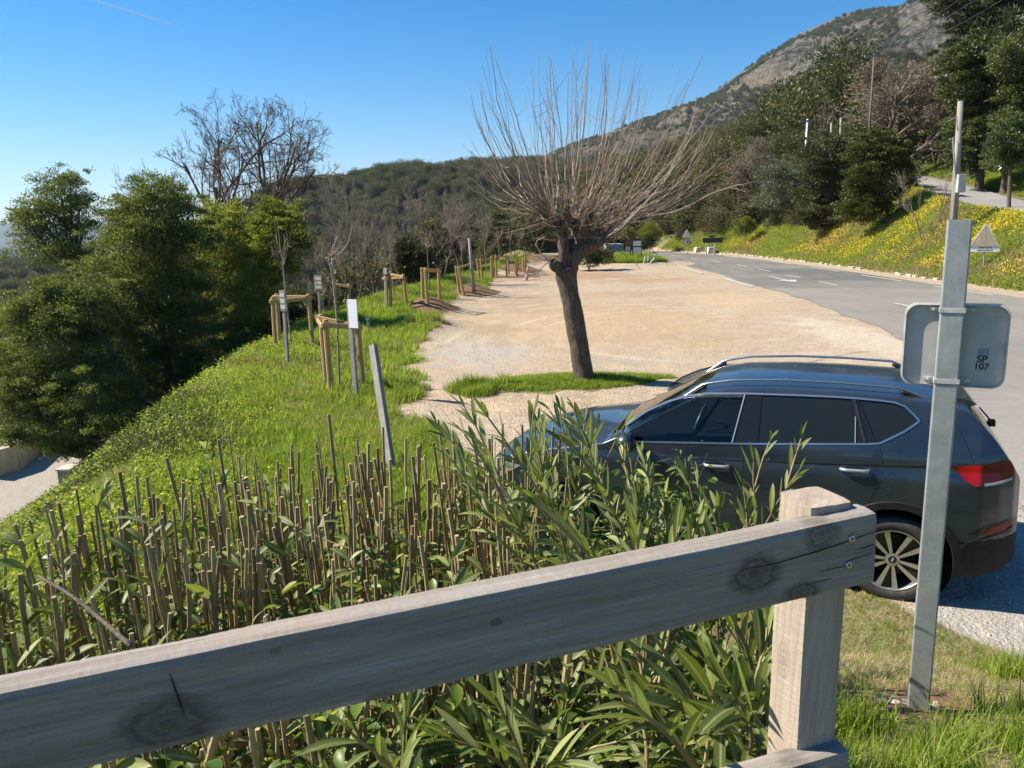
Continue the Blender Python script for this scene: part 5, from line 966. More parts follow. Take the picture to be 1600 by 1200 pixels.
# ------------------------------------------------------------------ trees
def blob_tree(name, label, cat, group, Y, blobs, n, size, leaf, trunk_px=None, base=None, aspect=.45, flat=.85, tr=.12, seed=1, depth=1., limbs=7, bark=None, ground=True):
    """blobs [(px, py, r px[, dY])] at distance Y; limbs run from the trunk to every clump"""
    rs = np.random.default_rng(seed); sc_ = Y/FPX; B = []
    for b in blobs: dy = b[3] if len(b) > 3 else rs.uniform(-1, 1)*depth*b[2]*sc_*.9; p = D(b[0], b[1], Y+dy); r_ = b[2]*sc_; B.append((p, (r_, r_*depth, r_*flat)))
    cx = np.mean([b[0][0] for b in B]); bx = D(trunk_px, 400, Y)[0] if trunk_px else cx; z = hz(bx, Y) if base is None else base; o = np.array([bx, Y, z]); B = [(p-o, r_) for p, r_ in B]
    root = empty(name, o, label, cat, group); m = MB(); zs = sorted(b[0][2] for b in B); zf = max(.4, min(zs[len(zs)//4]-.2, zs[-1]*.45))
    top = np.array([np.mean([b[0][0] for b in B])*.6, 0, max(zs)*.8]); st = smooth_path([(0, 0, -.3), (rs.normal()*.08, rs.normal()*.08, zf), top*.7+np.array([0, 0, zf*.2]), top], 20); m.tube(st, np.linspace(tr, tr*.25, 20), 8, cap=False)
    for p, r_ in B:
        i = int(np.clip(np.argmin(np.abs(st[:, 2]-(p[2]-r_[2]*1.2))), 2, 17)); q = smooth_path([st[i], st[i]*.5+p*.5+np.array([0, 0, -.15*np.linalg.norm(p-st[i])]), p], 8); m.tube(q, np.linspace(tr*.45, tr*.14, 8), 5, cap=False)
        for _ in range(limbs): d = unit(rs.normal(size=3)+np.array([0, 0, .3])); e = p+d*np.array(r_)*.85; m.tube([p, (p+e)/2+rs.normal(size=3)*.08*r_[0], e], [tr*.13, tr*.09, tr*.04], 3, cap=False)
    m.build('trunk', bark or BARK, root, smooth=True); obj('crown', crown_mesh('crown', B, n, size, aspect=aspect), leaf, root); return root
def bare_tree(label, px, topy, Y, variant, group='bare deciduous trees', name='bare_tree', rz=0., basez=None, wide=1.):
    p = D(px, topy, Y); z = hz(p[0], Y) if basez is None else basez; h = p[2]-z; root, h0 = variant; s = h/h0
    if root.get('used') is None: root['used'] = 1; root.location = (p[0], Y, z-.1); root.scale = (s*wide, s*wide, s); root.rotation_euler.z = rz; root['label'] = label; return root
    c = dup(root, (p[0], Y, z-.1), label, rz, (s*wide, s*wide, s)); c['group'] = group
    return c
def bare_variant(seed, matr, stems=1, start=.3, shrink=.64, lv=5, kids=(7, 5, 4, 4), spread=.62, up=.3, L_=4.6, r0=.16, buds=0, name='bare_tree', group='bare deciduous trees', minr=.006, wig=.16):
    br = []
    for k in range(stems): br += branches(seed+k*7, (k*.35, 0, 0), (random.uniform(-.12, .12)+(.26*(k*2-stems+1)), random.uniform(-.1, .1), 1), L_, r0, lv, kids, spread=spread, up=up, minr=minr, wig=wig, rfall=.5, shrink=shrink, start=start)
    h0 = max(P[:, 2].max() for P, r_, l_ in br); root = empty(name, (0, 0, 0), 'x', 'tree', group); obj('trunk', wood_mesh('trunk', [b for b in br if b[2] < 2]), matr[0], root); obj('crown', wood_mesh('crown', [b for b in br if b[2] >= 2]), matr[1], root)
    if buds: V, F, a = tip_leaves(br, buds, .10, .10); obj('dry_leaves', mesh_from('dry_leaves', V, F, False, {'rnd': a}), L_DRY, root)
    return root, h0
def build_left_trees():
    blob_tree('mimosa_tree', 'airy mimosa tree at the far left with branches showing against the sky', 'tree', 'mimosas on the slope', 25, [(95, 300, 36), (62, 330, 30), (125, 320, 30), (45, 350, 26), (85, 350, 36), (130, 365, 34), (60, 385, 34), (100, 400, 38), (140, 410, 30), (110, 285, 18), (30, 340, 16)], 30000, .085, L_MIM, trunk_px=118, tr=.16, seed=2, aspect=.38, depth=.9)
    blob_tree('mimosa_tree', 'tall dark rounded mimosa second from the left with its top against the sky', 'tree', 'mimosas on the slope', 21.5, [(242, 312, 36), (210, 335, 34), (275, 330, 32), (190, 380, 36), (240, 375, 46), (290, 380, 38), (180, 430, 42), (235, 440, 50), (290, 440, 46), (180, 490, 44), (240, 505, 54), (300, 505, 44), (200, 560, 48), (260, 570, 54), (310, 570, 34), (225, 630, 46), (270, 640, 40), (180, 620, 40)], 150000, .085, L_MIM, trunk_px=238, tr=.17, seed=3, aspect=.36)
    blob_tree('mimosa_tree', 'yellow green mimosa in front of the tall twin bare oak', 'tree', 'mimosas on the slope', 25, [(335, 340, 26), (365, 350, 28), (318, 375, 28), (350, 385, 36), (385, 380, 28), (330, 430, 36), (375, 430, 36), (350, 480, 42), (385, 490, 32), (335, 530, 40), (375, 545, 32), (352, 590, 30)], 60000, .09, L_MIM2, trunk_px=360, tr=.13, seed=4, aspect=.4)
    blob_tree('mimosa_tree', 'small light green mimosa directly behind the leftmost tree guard', 'tree', 'mimosas on the slope', 22, [(428, 335, 24), (450, 350, 26), (410, 355, 24), (432, 375, 32), (462, 380, 22), (400, 395, 28), (440, 415, 32), (408, 440, 30), (395, 480, 30), (425, 470, 24), (392, 520, 26), (415, 515, 20)], 50000, .075, L_MIM2, trunk_px=420, tr=.1, seed=5, aspect=.4)
    blob_tree('mimosa_tree', 'broad low mimosa spreading over the driveway at the left edge', 'tree', 'mimosas on the slope', 19.5, [(90, 465, 40), (40, 500, 40), (130, 480, 44), (85, 520, 50), (25, 560, 44), (150, 545, 50), (70, 590, 52), (15, 630, 34), (120, 610, 52), (170, 610, 46), (50, 650, 34), (160, 670, 44), (205, 665, 44), (130, 690, 26), (180, 715, 24), (190, 738, 20), (145, 728, 20), (95, 700, 26), (50, 685, 24), (15, 680, 22), (230, 700, 30), (115, 660, 40)], 170000, .075, L_MIM, trunk_px=215, tr=.16, seed=6, aspect=.36)
    blob_tree('shrub', 'dark evergreen shrub between the mimosas and the grassy slope', 'shrub', 'dark shrubs on the slope', 20.5, [(290, 610, 34), (265, 660, 34), (320, 580, 30), (350, 560, 28), (245, 700, 26), (375, 540, 24)], 22000, .09, L_HEDGE, tr=.08, seed=7)
    blob_tree('shrub', 'dark evergreen shrub filling the shade behind the two nearest tree guards', 'shrub', 'dark shrubs on the slope', 25.5, [(400, 560, 26), (425, 530, 24), (460, 500, 24), (480, 520, 20), (440, 480, 24), (500, 480, 18)], 12000, .10, L_OAK, tr=.08, seed=8)
    v1 = bare_variant(101, (BARK, BARK), 2, .45, .54, 6, (9, 6, 5, 4, 3), .74, .12, 8.0, .20, name='bare_oak', group='tall bare oaks')
    bare_tree('tall bare oak with twin trunks standing above the mimosas against the sky', 312, 104, 38, v1, 'tall bare oaks', rz=1.7, wide=.8)
    v2 = bare_variant(120, (BARK, BARK_G), 1, .35, .58, 5, (8, 6, 5, 4), .6, .2, 4.6, .10)
    v3 = bare_variant(131, (BARK, BARK_G), 2, .3, .6, 5, (7, 5, 5, 3), .52, .25, 4.2, .075)
    T = [('small bare tree showing left of the tall oak', 232, 236, 40, 0), ('slender bare tree just right of the tall oak', 512, 250, 33, 1), ('bare tree with dark limbs behind the white board', 575, 296, 30, 0), ('bare tree spreading above the second plant label', 640, 285, 36, 1), ('bare tree between the plant label and the three post guard', 690, 290, 40, 0), ('bare tree left of the tall grey pole', 722, 300, 46, 1), ('low bare tree behind the third guard', 548, 330, 27, 1), ('bare tree behind the tall grey pole', 752, 312, 52, 0), ('bare tree behind the farthest guards', 800, 318, 60, 1), ('thin bare tree behind the pollarded mulberry at left', 835, 322, 66, 0), ('bare tree low behind the fourth guard', 622, 330, 31, 0), ('bare tree beside the small light green mimosa', 480, 300, 36, 0)]
    for k, (lab, px, ty, Y, v) in enumerate(T): bare_tree(lab, px, ty, Y, (v2, v3)[v], rz=k*1.3, wide=(.75, .55, .9, .95, .9, .8, .9, .8, .8, .8, .9, .6)[k])
    E_ = [('dark holm oak behind the three post guard', 672, 372, 42, 26), ('dark holm oak behind the leaning guard', 712, 360, 48, 30), ('dark holm oak behind the farthest guards', 775, 355, 56, 28), ('dark holm oak just left of the mulberry trunk', 838, 352, 62, 30), ('low holm oak in the gap behind the fourth guard', 640, 400, 36, 26), ('dark holm oak right behind the mulberry crown', 905, 345, 68, 34)]
    for k, (lab, px, py, Y, r_) in enumerate(E_): blob_tree('holm_oak', lab, 'tree', 'holm oaks behind the guards', Y, [(px-r_*.5, py+r_*.3, r_*.7), (px+r_*.5, py+r_*.2, r_*.7), (px, py-r_*.3, r_*.7), (px-r_*.2, py+r_*.9, r_*.7), (px+r_*.4, py+r_*.9, r_*.6)], 9000, .15, L_OAK, seed=40+k, aspect=.6)
def build_right_trees():
    g = 'trees on the hillside above the road'
    blob_tree('olive_tree', 'grey green olive at the left end of the flowery bank trees', 'tree', g, 57, [(1205, 275, 22), (1235, 280, 24), (1215, 305, 26), (1245, 315, 24), (1225, 335, 22), (1195, 315, 16), (1215, 352, 18), (1240, 350, 18)], 30000, .13, L_OLV, tr=.12, seed=60)
    blob_tree('holm_oak', 'dark holm oak between the olive and the leaning oak on the bank', 'tree', g, 49.5, [(1270, 245, 22), (1300, 235, 24), (1325, 250, 20), (1280, 280, 26), (1312, 285, 24), (1262, 305, 22), (1295, 318, 24), (1325, 315, 18), (1272, 340, 20), (1300, 345, 20)], 36000, .13, L_OAK, tr=.14, seed=61, aspect=.6)
    blob_tree('holm_oak', 'leaning oak with visible trunk beside the upper road', 'tree', g, 43.5, [(1345, 240, 22), (1375, 228, 24), (1402, 240, 20), (1350, 270, 22), (1385, 265, 20), (1340, 298, 22), (1365, 305, 18), (1410, 262, 14), (1330, 330, 18), (1352, 338, 16), (1378, 325, 16)], 32000, .13, leafmat('oak_leaves_mixed', (.05, .06, .018), (.095, .11, .03), (.17, .17, .06), .3), trunk_px=1403, tr=.14, seed=62, aspect=.6)
    blob_tree('holm_oak', 'low dark oak drooping over the flowers under the leaning oak', 'tree', g, 48.5, [(1300, 338, 18), (1275, 345, 16), (1330, 345, 15), (1255, 340, 14), (1350, 335, 12)], 12000, .12, L_OAK, tr=.1, seed=63, aspect=.6)
    v = bare_variant(201, (BARK, BARK_G), 2, .3, .62, 5, (8, 6, 5, 4), .75, .12, 3.6, .2, buds=16000, name='budding_tree', group='budding brown trees on the hillside', minr=.012)
    bare_tree('large brown budding tree with ivy at its foot beyond the upper road', 1400, 78, 56, v, 'budding brown trees on the hillside', wide=1.35)
    bare_tree('brown budding tree with rounded crown left of the olive', 1185, 212, 62, v, 'budding brown trees on the hillside', rz=2., wide=1.15)
    bare_tree('brown budding tree close to the ivy covered trees', 1455, 95, 60, v, 'budding brown trees on the hillside', rz=4., wide=1.1)
    v2 = bare_variant(211, (BARK, BARK_G), 2, .3, .64, 4, (6, 4, 3), .5, .35, 2.2, .04, name='bare_shrub', group='bare shrubs by the roads', minr=.006)
    bare_tree('thin bare shrub left of the utility pole on the bank', 1462, 255, 37, v2, 'bare shrubs by the roads', rz=2.6, wide=.7)
    for k, (px, ty, Y) in enumerate(((1165, 290, 62), (1135, 285, 66), (1095, 300, 70), (1210, 262, 60))): bare_tree('bare grey tree %s' % ('just left of the olive foot', 'above the black town sign', 'above the speed sign', 'behind the olive')[k], px, ty, Y, v2, 'bare shrubs by the roads', rz=k*2., wide=.9)
    blob_tree('ivy_tree', 'tall ivy covered tree right of the utility pole', 'tree', g, 46, [(1500, 95, 26), (1530, 105, 34), (1500, 140, 28), (1540, 155, 40), (1515, 190, 34), (1505, 225, 24), (1545, 210, 34), (1500, 250, 18), (1525, 255, 26)], 90000, .12, L_IVY, tr=.25, seed=70, aspect=.75, trunk_px=1520)
    blob_tree('ivy_tree', 'ivy covered tree at the right edge under the cedar', 'tree', g, 44, [(1585, 90, 34), (1610, 130, 40), (1580, 140, 32), (1600, 180, 40), (1575, 190, 24), (1560, 250, 20)], 60000, .12, L_IVY, tr=.25, seed=71, aspect=.75)
    blob_tree('laurel_bush', 'glossy laurel bush low at the right edge above the grass', 'shrub', g, 38, [(1590, 205, 24), (1570, 225, 20), (1600, 240, 26), (1578, 250, 18), (1610, 215, 24)], 16000, .14, leafmat('laurel_leaves', (.03, .05, .015), (.07, .10, .03), (.15, .18, .08), .15, rough=.3, spec=.5), tr=.1, seed=72, aspect=.5)
    blob_tree('cedar_tree', 'dark cedar with flat layered boughs in the top right corner', 'tree', g, 58, [(1470, -5, 28), (1500, 12, 34), (1540, 0, 40), (1580, 15, 44), (1530, 38, 36), (1570, 55, 36), (1500, 45, 20), (1600, -10, 50), (1605, 70, 30), (1490, 70, 14)], 60000, .2, L_PINE, tr=.3, seed=73, aspect=.3, flat=.42)
    blob_tree('pine_tree', 'tallest dark pine on the hillside against the rocky mountain', 'tree', g, 92, [(1345, 92, 16), (1325, 108, 18), (1358, 108, 17), (1312, 125, 14), (1340, 128, 20), (1366, 128, 12), (1325, 148, 16), (1350, 150, 14)], 26000, .28, L_PINE, tr=.25, seed=74, aspect=.3)
    blob_tree('pine_tree', 'spreading pine left of the tallest pine', 'tree', g, 88, [(1275, 128, 17), (1298, 120, 14), (1255, 140, 18), (1285, 148, 18), (1305, 145, 12), (1262, 165, 16)], 20000, .28, L_PINE, tr=.22, seed=75, aspect=.3)
    blob_tree('pine_tree', 'pine at the left end of the pine group', 'tree', g, 86, [(1228, 148, 15), (1210, 162, 15), (1240, 168, 17), (1220, 182, 16), (1195, 178, 10)], 16000, .28, L_PINE, tr=.2, seed=76, aspect=.3)
    for k, (lab, px, py, Y, r_) in enumerate((('dark rounded holm oak below the left pine', 1195, 215, 78, 30), ('holm oak at the left foot of the hillside', 1145, 232, 80, 26), ('holm oak behind the speed sign', 1090, 275, 82, 28), ('holm oak right of the mulberry shoots', 1045, 300, 78, 26), ('small holm oak above the black town sign', 1130, 300, 74, 24), ('holm oak behind the notice board', 1000, 312, 76, 28), ('wide holm oak below the pines', 1245, 205, 74, 26), ('holm oak below the tallest pine', 1320, 190, 72, 22), ('low holm oak beside the lamp', 1345, 215, 62, 20))):
        blob_tree('holm_oak', lab, 'tree', g, Y, [(px-r_*.6, py+r_*.2, r_*.6), (px+r_*.5, py+r_*.2, r_*.65), (px, py-r_*.35, r_*.62), (px-r_*.3, py+r_*.8, r_*.65), (px+r_*.4, py+r_*.8, r_*.6), (px, py+r_*1.2, r_*.6)], 13000, .2, (L_OAK, L_OAK, L_HEDGE)[k % 3], seed=80+k, aspect=.6)
    for k, (px, py, Y, r_) in enumerate(((1015, 362, 66, 16), (1050, 358, 70, 14), (1135, 352, 64, 15), (1100, 355, 68, 13), (1165, 350, 58, 13), (980, 365, 64, 12))):
        blob_tree('roadside_shrub', 'yellow green shrub on the far verge %s' % ('behind the notice board', 'left of the speed sign', 'above the black town sign', 'between speed sign and town sign', 'right of the town sign', 'left of the notice board')[k], 'shrub', 'yellow green shrubs on the far verge', Y, [(px-r_*.6, py+4, r_*.6), (px+r_*.6, py+4, r_*.6), (px, py-3, r_*.7)], 3600, .12, L_MIM2, seed=100+k, tr=.04)
    blob_tree('dark_bush', 'dark rounded bush at the left end of the grass island by the lot', 'shrub', None, 44, [(905, 400, 12), (925, 397, 14), (945, 402, 13), (925, 408, 12), (900, 408, 9)], 9000, .09, L_OAK, tr=.05, seed=110, aspect=.6)
# ------------------------------------------------------------------ street furniture and far things
METAL = plain('grey_metal', (.33, .34, .34), .5, .4); WHITE_P = plain('white_paint', (.62, .62, .60), .5, var=.06); CONC = plain('concrete', (.46, .42, .36), .95, scale=6, bump=.4); BLACKP = plain('dark_panel', (.03, .03, .032), .5)
def at_root(name, px, py, label, cat, group=None, Y=None):
    B = hit(px, py) if Y is None else D(px, py, Y); 
    if Y is not None: B[2] = hz(B[0], B[1])
    return empty(name, B, label, cat, group), B
def build_signs():
    # speed limit with triangle above
    r_, B = at_root('speed_sign', 1075, 386, 'round 70 speed limit sign under a triangular warning sign at the bend', 'sign', Y=60); Y = B[1]
    P = lambda x, y: D(x, y, Y)-B
    T = P(1073, 360); m = MB(); m.tube([(0, 0, -.1), (T[0], 0, T[2])], .035, 8); m.build('pole', METAL, r_)
    c = P(1074, 378); q = 5.6*Y/FPX; a = -.25; X = np.array([math.cos(a), math.sin(a), 0]); Nn = np.array([math.sin(a), -math.cos(a), 0])
    red = mat('sign_red', lambda s: s.set(col=(.42, .03, .035), rough=.5)); ink = mat('sign_ink', lambda s: s.set(col=(.03, .03, .05), rough=.5))
    circ = [(q*math.cos(t), q*math.sin(t)) for t in np.linspace(0, 2*np.pi, 32, endpoint=False)]; m = MB(); m.prism(circ, c+Nn*.06, X, (0, 0, 1), Nn, .02); m.build('speed_disc', red, r_)
    m = MB(); m.prism([(u*.76, v*.76) for u, v in circ], c+Nn*.083, X, (0, 0, 1), Nn, .004); m.build('disc_face', WHITE_P, r_)
    t = text_obj('lettering', '70', q*1.0, ink, r_, c+Nn*.092, (R(90), 0, a), .003)
    tri = P(1073, 366); s_ = 7.5*Y/FPX
    for k_, (f, mt, off) in enumerate(((1., red, .06), (.72, WHITE_P, .083))): m = MB(); m.prism([(-s_*f, -s_*.62*f), (s_*f, -s_*.62*f), (0, s_*1.1*f)], tri+Nn*off, X, (0, 0, 1), Nn, .015); m.build('warning_triangle' if not k_ else 'triangle_face', WHITE_P if k_ == 0 else plain('triangle_grey', (.5, .45, .44), .5), r_)
    # town sign seen from behind
    r_, B = at_root('town_sign', 1113, 390, 'long black backed place name sign on two white legs beside the road', 'sign', Y=57); Y = B[1]
    a = P = D(1098, 372, Y)-B; b = D(1129, 379, Y)-B; m = MB(); m.box(((a[0]+b[0])/2, 0, (a[2]+b[2])/2), (b[0]-a[0], .05, abs(a[2]-b[2]))); m.build('sign_board', BLACKP, r_, bevel=.02)
    m = MB(); c = D(1112, 370, Y)-B; m.box((c[0], 0, c[2]+.02), (.4, .05, .14)); m.build('top_plaque', plain('dark_red', (.08, .03, .03), .5), r_)
    for x in (1104, 1117): q_ = D(x, 378, Y)-B; m = MB(); m.box((q_[0], .03, q_[2]/2-.1), (.09, .05, q_[2]+.2)); m.build('leg', WHITE_P, r_)
    for k, (x0, x1, y0, y1) in enumerate(((1085, 1097, 386, 394), (1104, 1117, 386, 396))):
        r_, B = at_root('concrete_block', (x0+x1)/2, y1, ('pale concrete block left of the town sign legs', 'pale concrete block under the town sign')[k], 'block', 'concrete blocks at the road bend'); w_ = (x1-x0)*B[1]/FPX; h_ = (y1-y0)*B[1]/FPX
        m = MB(); m.prism([(-w_/2, 0), (w_/2, 0), (w_*.36, h_), (-w_*.36, h_)], (0, -.4, -.02), (1, 0, 0), (0, 0, 1), (0, 1, 0), .8); m.build('block_body', CONC, r_, bevel=.04)
    # frost warning sign on the bank
    r_, B = at_root('warning_sign', 1538, 414, 'faded triangular frost warning sign with a text plate on the flowery bank', 'sign', Y=30.5); Y = B[1]; P = lambda x, y: D(x, y, Y)-B
    t_ = P(1538, 395); m = MB(); m.tube([(0, 0, -.2), (t_[0], 0, t_[2])], .03, 8); m.build('pole', METAL, r_)
    a = -.42; X = np.array([math.cos(a), math.sin(a), 0]); Nn = np.array([math.sin(a), -math.cos(a), 0]); c = P(1539, 368); s_ = 20.5*Y/FPX
    beige = plain('faded_triangle', (.40, .345, .235), .6); m = MB(); m.prism([(-s_, -s_*.82), (s_, -s_*.82), (s_*.06, s_*.87), (-s_*.06, s_*.87)], c+Nn*.035, X, (0, 0, 1), Nn, .02); m.build('triangle', plain('triangle_rim', (.66, .64, .58), .5), r_)
    m = MB(); m.prism([(-s_*.93, -s_*.78), (s_*.93, -s_*.78), (0, s_*.80)], c+Nn*.057, X, (0, 0, 1), Nn, .004); m.build('triangle_face', beige, r_)
    m = MB(); m.box(c+Nn*.063, (.008, .006, s_*1.5), np.array([X, Nn, [0, 0, 1]])); m.build('crease', plain('crease_tone', (.52, .46, .32), .6), r_)
    c = P(1539, 389); h_ = 8.8*Y/FPX; w_ = 39*Y/FPX; m = MB(); m.box(c+Nn*.045, (w_, .02, h_), np.array([X, Nn, [0, 0, 1]])); m.build('text_plate', plain('plate_pale', (.68, .68, .65), .5, var=.05), r_)
    for k, tx in enumerate(('VERGLAS', 'FREQUENT')): text_obj('lettering', tx, h_*.46, mat('sign_ink', None) if 'sign_ink' in MATS else ink, r_, c+Nn*.0565+np.array([0, 0, h_*(.23-.46*k)]), (R(90), 0, a), .001, space=1.1)
    # notice boards and fenced trailer at the island
    r_, B = at_root('notice_board', 991, 399, 'brown and white notice board standing on the grass island', 'notice board', Y=47.5); Y = B[1]; P = lambda x, y: D(x, y, Y)-B
    for x0, y0, x1, y1, mt, nm in ((976, 375, 989, 384, plain('brown_panel', (.12, .035, .03), .6), 'brown_panel'), (989, 376, 1002, 384.5, WHITE_P, 'white_panel'), (989, 386, 1002, 396, WHITE_P, 'white_panel'), (977, 385, 985, 391, METAL, 'small_panel')):
        a = P(x0, y1); b = P(x1, y0); m = MB(); m.box(((a[0]+b[0])/2, -.03, (a[2]+b[2])/2), (b[0]-a[0]-.02, .03, b[2]-a[2]-.02)); m.build(nm, mt, r_)
    for x in (985, 989, 1002): q_ = P(x, 374.5); m = MB(); m.box((q_[0], 0, q_[2]/2-.1), (.06, .06, q_[2]+.2)); m.build('leg', BLACKP, r_)
    a = P(975, 374.5); b = P(1003, 374.5); m = MB(); m.box(((a[0]+b[0])/2, 0, a[2]+.03), (b[0]-a[0], .12, .06)); m.build('top_bar', BLACKP, r_)
    r_, B = at_root('utility_trailer', 960, 398, 'grey slatted trailer parked behind the dark bush on the island', 'trailer', Y=51); Y = B[1]; P = lambda x, y: D(x, y, Y)-B
    a = P(948, 396); b = P(974, 381); W_, H_ = b[0]-a[0], b[2]-a[2]; m = MB(); m.box(((a[0]+b[0])/2, .8, (a[2]+b[2])/2), (W_, 1.5, H_))
    m.build('trailer_body', plain('blue_grey_panel', (.22, .26, .30), .6), r_, bevel=.02)
    for k in range(7): m = MB(); m.box((a[0]+W_*k/6, .03, (a[2]+b[2])/2), (.04, .04, H_+.04)); m.build('rib', METAL, r_)
    m = MB(); m.tube([(a[0]-.6, .2, b[2]+.1), (a[0]-.55, .2, b[2]-.5), (a[0]-.5, .2, 0)], .04, 6); m.build('front_post', METAL, r_)
    for s_ in (-1, 1): m = MB(); m.lathe([(0, .1), (.28, .1), (.3, .05), (.3, -.05), (.28, -.1), (0, -.1)], 20, Matrix.Translation(((a[0]+b[0])/2+s_*.35, .0, .3))@Matrix.Rotation(R(90), 4, 'X')); m.build('wheel', plain('tyre_black', (.02, .02, .02), .8), r_)
    # fallen white stakes on the island
    for k, (x0, y0, x1, y1) in enumerate(((1006, 400, 1008, 411), (1012, 400, 1013, 410), (1015, 412, 1023, 402), (1018, 408, 1016, 399))):
        B = hit(x0, max(y0, y1)); T = D(x1, min(y0, y1), B[1]+.05); m = MB(); m.tube([np.zeros(3), T-B], .03, 6); o = m.build('white_stake', WHITE_P); o.location = B; tag(o, ('upright pale stake at the left of the island tip', 'upright pale stake second on the island tip', 'pale stake leaning right on the island tip', 'short pale stake behind the leaning one')[k], 'stake', 'pale stakes on the island tip')
def build_poles():
    cable = mat('cable', lambda s: s.set(col=(.12, .12, .125), rough=.6)); wood = mat('pole_wood', lambda s: s.set(col=s.ramp(s.noise(12, 5, .7, stretch=(1, 1, .1)), [(.3, (.17, .15, .13)), (.7, (.34, .31, .275))]), rough=.9))
    r_, B = at_root('utility_pole', 1493, 327, 'tall weathered utility pole with a grey meter box on the flowery bank', 'pole', 'utility poles on the hillside', Y=35.2); Y = B[1]; T = D(1501, 158, Y)-B; b0 = D(1493, 328, Y)-B
    m = MB(); m.tube([(0, 0, -.3), T*.5, T], [.17, .145, .115], 12); m.build('shaft', wood, r_, smooth=True)
    c = D(1496, 287, Y)-B; m = MB(); m.box((c[0]+.03, -.22, c[2]), (.36, .2, .78)); m.build('meter_box', plain('box_grey', (.42, .43, .42), .5), r_, bevel=.02)
    e = D(1491, 215, Y)-B; m = MB(); m.tube([(-.18, -.1, -.1), (-.16, -.12, c[2]), e+np.array([-.13, -.12, 0])], .035, 6); m.build('conduit', METAL, r_)
    e = D(1500, 180, Y)-B; m = MB(); m.tube([e, e+np.array([-.5, 0, -.25])], .02, 5); m.build('bracket', METAL, r_)
    for k, (xt, yt, xb, yb, Yp, r0, mt, lab, nm) in enumerate(((1366, 84, 1359, 190, 52, .075, plain('old_pole', (.13, .115, .10), .9), 'wooden pole with a crossarm above the brown budding tree', 'utility_pole'), (1262, 186, 1258, 246, 60, .10, WHITE_P, 'pale concrete pole with a crossarm above the holm oaks', 'utility_pole'), (1299, 192, 1298, 232, 60, .09, plain('green_grey_pole', (.25, .28, .22), .7), 'slim green grey pole left of the lantern gap', 'utility_pole'), (1314, 184, 1313, 216, 61, .11, plain('green_grey_pole', (.25, .28, .22), .7), 'short thick green grey pole right of the lantern', 'utility_pole'))):
        T = D(xt, yt, Yp); r_ = empty(nm, (T[0], Yp, hz(T[0], Yp)), lab, 'pole', 'utility poles on the hillside'); t = T-np.array(r_.location); m = MB(); bb = D(xb, yb, Yp)-np.array(r_.location); ex = bb+(bb-t)*max(0, (bb[2]+.2)/(t[2]-bb[2]+1e-6)); m.tube([ex, t], [r0, r0*.75], 8); m.build('shaft', mt, r_, smooth=True)
        if k < 2: m = MB(); m.box(t-np.array([0, .1, .15]), (1.3, .1, .12)); m.build('crossarm', wood, r_)
        if k < 0:
            for s_ in (-.55, 0, .55): m = MB(); m.lathe([(0, .2), (.05, .18), (.05, .02), (0, 0)], 8, Matrix.Translation(t+np.array([s_, -.1, -.08]))); m.build('insulator', WHITE_P, r_)
    T = D(1291, 204, 58); r_ = empty('street_lamp', (T[0], 58, hz(T[0], 58)), 'black lantern street lamp between the two green grey poles', 'lamp'); t = T-np.array(r_.location); m = MB(); m.tube([(0, 0, -.1), (t[0], 0, t[2]-.4)], .05, 8); m.build('post', BLACKP, r_)
    m = MB(); m.lathe([(0, .45), (.05, .42), (.26, .25), (.24, .2), (.16, -.1), (0, -.12)], 8, Matrix.Translation(t-np.array([0, 0, .3]))); m.build('lantern', BLACKP, r_)
    for k, (a, b) in enumerate((((1352, 76, 52), (1720, -190, 30)), ((1366, 74, 52), (1720, -160, 30)), ((1380, 78, 52), (1740, -130, 30)), ((1255, 186, 60), (1355, 78, 52)))):
        A = D(*a); Bq = D(*b); t = np.linspace(0, 1, 24)[:, None]; P = A*(1-t)+Bq*t; P[:, 2] -= (4*t*(1-t))[:, 0]*(.9 if k < 3 else .5); m = MB(); m.tube(P-A, .011, 4, cap=False); o = m.build('overhead_cable', cable); o.location = A
        tag(o, ('upper overhead cable crossing the cedar at the top right', 'middle overhead cable crossing the cedar', 'lower overhead cable crossing the cedar', 'overhead cable between the two crossarm poles')[k], 'cable', 'overhead cables')
    # house glimpsed among the trees
    p = D(1285, 255, 74); z = hz(p[0], 74); r_ = empty('house', (p[0], 74, z), 'cream rendered house mostly hidden behind the hillside trees', 'house'); cream = plain('cream_render', (.62, .56, .44), .9, var=.06); zt_ = D(1240, 236, 74)[2]-z
    m = MB(); m.box((0, 2.5, zt_/2-.3), (6.5, 5, zt_+.6)); m.build('wall', cream, r_)
    m = MB(); m.prism([(-3.5, 0), (3.5, 0), (3.3, .15), (0, 1.1), (-3.3, .15)], (0, -.3, zt_), (1, 0, 0), (0, 0, 1), (0, 1, 0), 5.6); m.build('roof', plain('clay_tiles', (.38, .22, .14), .9, scale=3), r_)
    for x_ in (-2, 0, 2): f = MB(); f.box((x_, -.02, zt_*.55), (.9, .08, 1.2)); f = f.build('window', WHITE_P, r_); m = MB(); m.box((x_, -.07, zt_*.55), (.72, .02, 1.0)); m.build('pane', plain('pane_dark', (.04, .05, .06), .1), f)
    m = MB(); p2 = D(1155, 248, 78)
    # lower driveway: pillar and low walls
    r_, B = at_root('gate_pillar', 111, 771, 'grey rendered gate pillar beside the lower driveway', 'pillar', Y=25.); h_ = D(108, 732, 25.)[2]-B[2]; m = MB(); m.box((0, 0, h_/2-.1), (.42, .5, h_+.2)); m.build('shaft', plain('grey_render', (.18, .18, .17), .9), r_, bevel=.01); m = MB(); m.box((0, 0, h_+.03), (.5, .58, .07)); m.build('cap', CONC, r_, bevel=.01)
